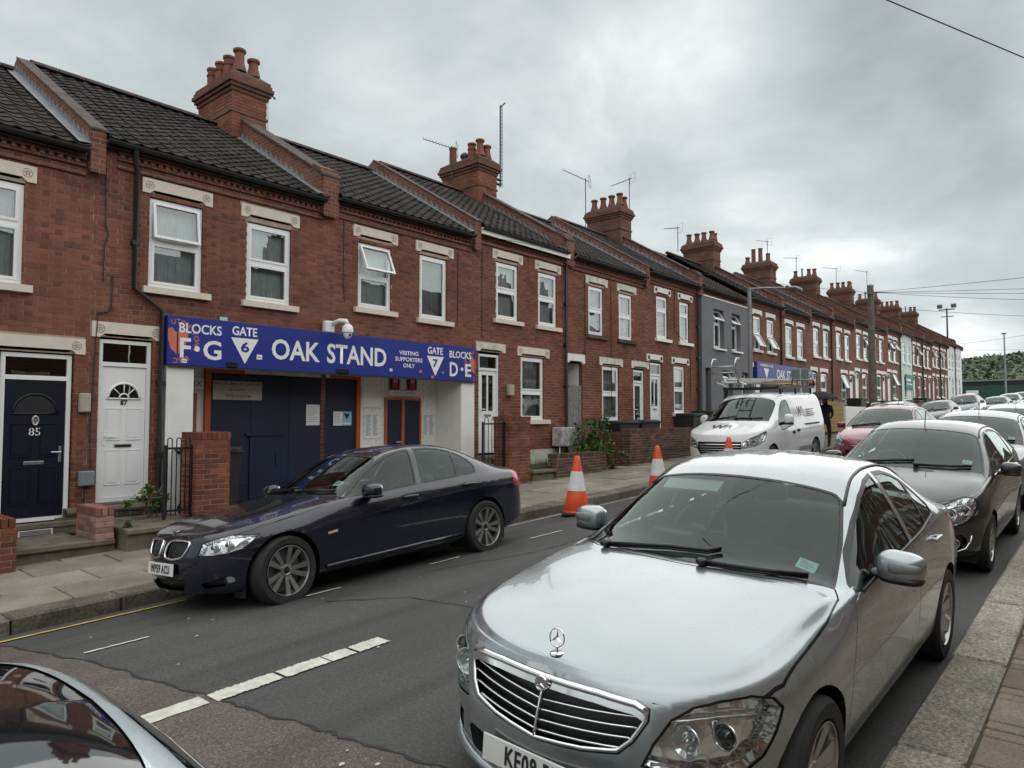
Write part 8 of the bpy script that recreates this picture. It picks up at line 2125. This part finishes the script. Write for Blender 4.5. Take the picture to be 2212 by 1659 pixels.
for y in (7.05, 7.65): m.tube([(17.2, y, zv+2.18), (16.75, y, zv+2.22), (16.5, y, zv+2.62), (16.62, y, zv+2.80), (16.8, y, zv+2.80)], .022, 6)
m.build('hook', m_alu, t, smooth=True)
for a in (.25, .6, .95): m = MB(); m.tube([(16.75-.25*a, 7.05, zv+2.22+.4*a), (16.75-.25*a, 7.65, zv+2.22+.4*a)], .014, 6); m.build('rung', m_alu, t, smooth=True)
t = thing('broom', 'long pole tool with a woolly head sticking out behind the van', 'tool', (20.6, 7.2, zv+2.3)); m = MB(); m.tube([(19.2, 7.25, zv+2.2), (21.9, 6.9, zv+2.36)], .018, 6); m.build('pole', m_wood_gold, t); m = MB(); m.blob((21.75, 6.92, zv+2.36), (.22, .09, .09), 2, 12, 8); m.build('head', m_pot, t, smooth=True)
# green hoarding, dark shed, hill and its trees
t = thing('hoarding', 'dark green hoarding closing the end of the street', 'fence', (112, 14, 4))
for i in range(9): m = MB(); m.cbox(112+.0, 112.08, 8.5+1.6*i+.01, 10.09+1.6*i, 3.8, 6.0+.04*(i % 3), .01); m.build('panel', m_green, t)
m = MB(); m.cbox(111.9, 111.96, 14.2, 15.6, 5.0, 5.45, .01); o = m.build('notice', m_paper); tag(o, 'white notice on the dark green hoarding', 'notice')
t = thing('shed', 'long dark flat roofed shed behind the green hoarding', 'building', (122, 11, 4)); m = MB(); m.box(118, 130, 7.5, 17, 3.5, 6.9); m.build('wall', m_iron, t); m = MB(); m.box(117.8, 130.2, 7.3, 17.2, 6.9, 7.1); m.build('roof', m_galv, t)
hx = [190, 230, 280, 330, 380, 430, 500, 700, 1200]; hz = [0, .12, .35, .60, .82, 1, 1.05, .9, .8]
hp = lambda x, y: slope(x)-.6+21.5*np.interp(x, hx, hz)*(1+.10*math.sin(y*.021+1)+.05*math.sin(y*.06))*(1 if y < 110 else max(.35, 1-(y-110)/160))
m = MB(); ys = [-400+40*i for i in range(26)]
for a, b in zip(hx, hx[1:]):
    for c, d in zip(ys, ys[1:]): m.quad((a, c, hp(a, c)), (b, c, hp(b, c)), (b, d, hp(b, d)), (a, d, hp(a, d)))
o = struct(m.build('hill', m_hill, smooth=True)); o['label'] = 'wooded green hill closing the view'
q = random.Random(5); m = MB()
for i in range(5200):
    x = 195+q.random()**1.2*250; y = q.uniform(.05, .31)*x; z = hp(x, y); s = q.uniform(1.5, 3.6)*(.75+x/700)
    for k in range(30):
        d = Vector((q.gauss(0, 1), q.gauss(0, 1), q.gauss(0, 1)+.3)).normalized()*s*q.uniform(.7, 1.05); P = Vector((x, y, z+s*.5))+d; a = Vector((q.uniform(-1, 1), q.uniform(-1, 1), q.uniform(-.6, 1))).normalized(); b = a.cross(d).normalized(); l = s*q.uniform(.14, .30)
        m.add([P-a*l, P-b*l*.6, P+a*l, P+b*l*.6], [(0, 1, 2, 3)])
o = m.build('woods', m_leafhaze); tag(o, 'dense green woodland covering the hillside', kind='stuff')
m = MB(); q = random.Random(6)
for cx, cy, sc in ((128, 28, 1.0), (135, 24, .8), (150, 16, .8), (160, 9, .7), (175, 2, .8)):
    for i in range(420): d = Vector((q.gauss(0, 1), q.gauss(0, 1), q.gauss(0, 1))).normalized()*q.random()**.4*2.6*sc; s = .5*sc; P = Vector((cx, cy, 5+2.4*sc))+d; a = Vector((q.uniform(-1, 1), q.uniform(-1, 1), q.uniform(-1, 1))).normalized(); b = a.orthogonal().normalized(); m.add([P, P+a*s+b*s*.4, P+a*s*1.6, P+a*s-b*s*.4], [(0, 1, 2, 3)])
o = m.build('undergrowth', m_leafhaze); tag(o, 'loose green undergrowth beyond the end of the terrace', kind='stuff')
# ------------------------------------------------------------------ the near-side terrace behind the camera: it shows in glass and paint and shades the street
yo = -3.5
pro = thing('terraced_house', 'brick terraced house on the near side, seen only mirrored in glass and paint', 'house', (0, yo, 0), 'houses of the near-side terrace')
ops = [(.5, 1.3, 3.7, 5.1), (2.2, 3.0, 3.7, 5.1), (2.2, 3.2, 1.2, 2.8), (.5, 1.3, .3, 2.8)]
m = MB(); wall_mesh(m, 0, 3.8, -.6, 5.8, ops, 0, .11); m.v = [(p[0], -p[1], p[2]) for p in m.v]; m.f = [f[::-1] for f in m.f]; m.build('wall', [m_bw, m_bw], pro, local=True)
m = MB(); m.quad((0, .15, 5.75), (3.8, .15, 5.75), (3.8, -3.6, 8.1), (0, -3.6, 8.1)); m.quad((0, -3.6, 8.1), (3.8, -3.6, 8.1), (3.8, -7.4, 5.75), (0, -7.4, 5.75)); m.build('roof', m_tile, pro, local=True)
m = MB(); m.box(-.4, .4, -4.2, -2.8, 7, 9.1)
for dx in (-.2, .2):
    for dy in (-3.9, -3.5, -3.1): m.lathe([(.12, 0), (.10, .45), (.13, .5)], o=(dx, dy, 9.1), n=10)
m.build('chimney', m_bw_stack, pro, local=True)
for a, c, d, e in ops:
    m = MB(); frame_rect(m, a, c, d, e, -.10, -.05, .06); m.box(a+.06, c-.06, -.10, -.05, (d+e)/2-.03, (d+e)/2+.03); w = m.build('window', m_upvc, pro, local=True); m = MB(); m.box(a, c, -.14, -.11, d, e); m.build('pane', m_net2, w, local=True)
    m = MB(); m.box(a-.13, c+.13, -.02, .03, e, e+.22); m.build('lintel', m_lintel, pro, local=True)
for k in range(-4, 11):
    X = k*3.85-1.5; l = (X, yo, slope(max(X, -30))+.02)
    if k == -4: pro.location = l
    else: dup(pro, l)
# ------------------------------------------------------------------ vehicles in place
make_silver_saloon(); make_dark_saloon(); make_van()
GP = 'cars parked or waiting along the street'
make_hatch('black hatchback parked directly behind the silver saloon', p_charcoal, 8.05, 1.90, 'a', group=GP)
make_hatch('dark red hatchback beyond the white van, facing down the street', p_red, 17.3, 4.35, 'b', group=GP, mirror_mat=p_red)
far = make_hatch('silver grey car parked just behind the black hatchback', p_grey, 12.9, 1.95, 'a', group=GP, scale=(1, 1.0, 1.0))
def more(label, Xf, yc, pnt, sc=(1, 1, 1), surf=road):
    c = dup(far, label=label, group=GP); repaint(c, p_grey, pnt); place_vehicle(c, Xf, yc, (.83, 3.34), half=.74, surf=surf); c.matrix_world = c.matrix_world @ Matrix.Diagonal((*sc, 1)); return c
more('pale silver car parked second behind the black hatchback', 18.6, 1.95, p_silver, (1.1, 1.04, 1.0)); more('dark car parked third behind the black hatchback', 24.5, 1.95, p_charcoal, (1.05, 1.02, .98)); more('charcoal car parked at the near kerb far up the street', 31.5, 1.95, p_dkgrey)
r = more('silver estate with roof bars, its roof just above the red hatchback', 27.5, 6.55, p_silver, (1.15, 1.02, 1.05)); m = MB()
for sg in (1, -1): m = MB(); m.tube([(2.0, sg*.56, 1.40), (2.15, sg*.56, 1.47), (3.2, sg*.56, 1.48), (3.4, sg*.56, 1.40)], .016, 6); m.build('roof_rail', m_alu, r, smooth=True, local=True)
more('dark grey car beyond the red hatchback, facing down the street', 38.0, 6.75, p_dkgrey, (1.02, 1.0, 1.0)); more('tall grey people carrier behind the dark grey car', 46.5, 6.75, p_blue, (1.05, 1.04, 1.18)); more('grey green car behind the tall people carrier', 56.0, 6.3, p_dkgrey, (1, 1, .98)); more('small silver car second behind the tall people carrier', 64.0, 6.3, p_grey, (1, 1, 1.08)); more('dark car third behind the tall people carrier', 71.0, 6.2, p_charcoal, (1, 1, 1.12)); more('black car at the very top of the street', 84.0, 4.8, p_charcoal, (1.05, 1.05, 1.05)); more('dark car parked near the top of the street by the near kerb', 47.0, 1.95, p_charcoal)
# the car whose glass roof fills the near corner
root = thing('parked_car', 'pale blue grey car with dark glass roof, in the lower corner beside the camera', 'car'); sp = dict(HATCH); sk = Skin(sp); ax = (.83, 3.34)
for x in ax: sk.cut('side', arch_poly(x, .30, .345), 'arch', face=.02)
sk.cut('top', smooth_poly([(1.95, -.3), (1.95, .50), (2.2, .55), (2.9, .55), (3.42, .54), (3.555, .42), (3.585, .15), (3.59, -.3)], .10, 5), 'glass_roof', face=.10)
sk.cut('side', smooth_poly([(1.30, .955), (2.05, 1.318), (2.65, 1.357), (3.05, 1.32), (3.42, 1.19), (3.44, 1.08), (2.4, 1.0)], .05, 2), 'seal', where=lambda c: c.z > .9); sk.cut('top', [(1.045, -.02), (1.10, .55), (1.17, .70), (1.40, .665), (1.86, .555), (1.87, -.02)], 'windscreen', face=.10); sk.cut('top', [(3.64, -.02), (3.65, .48), (3.82, .5), (3.84, -.02)], 'rear_window', face=.1)
sk.finish(); sk.obj('body', p_ice, root, ['body']); gblack = plain('glass_roof', (.012, .014, .016), .03, 0, .05, 2, coat=1.0); sk.obj('glass_roof', gblack, root, ['glass_roof'], sink=.004, gap=.003, skirt=.02); sk.obj('side_window', gblack, root, ['seal']); sk.obj('windscreen', gblack, root, ['windscreen']); sk.obj('rear_window', gblack, root, ['rear_window'])
for x in ax:
    arch_liner(sk, root, x, .30, .345, .53)
    for sg in (1, -1): make_wheel(root, x, sg*.745, .30, .195, dict(rim=.66), sg)
place_vehicle(root, -2.93, 1.80, ax, half=.74); root.matrix_world = root.matrix_world @ Matrix.Diagonal((1, .94, .885, 1))
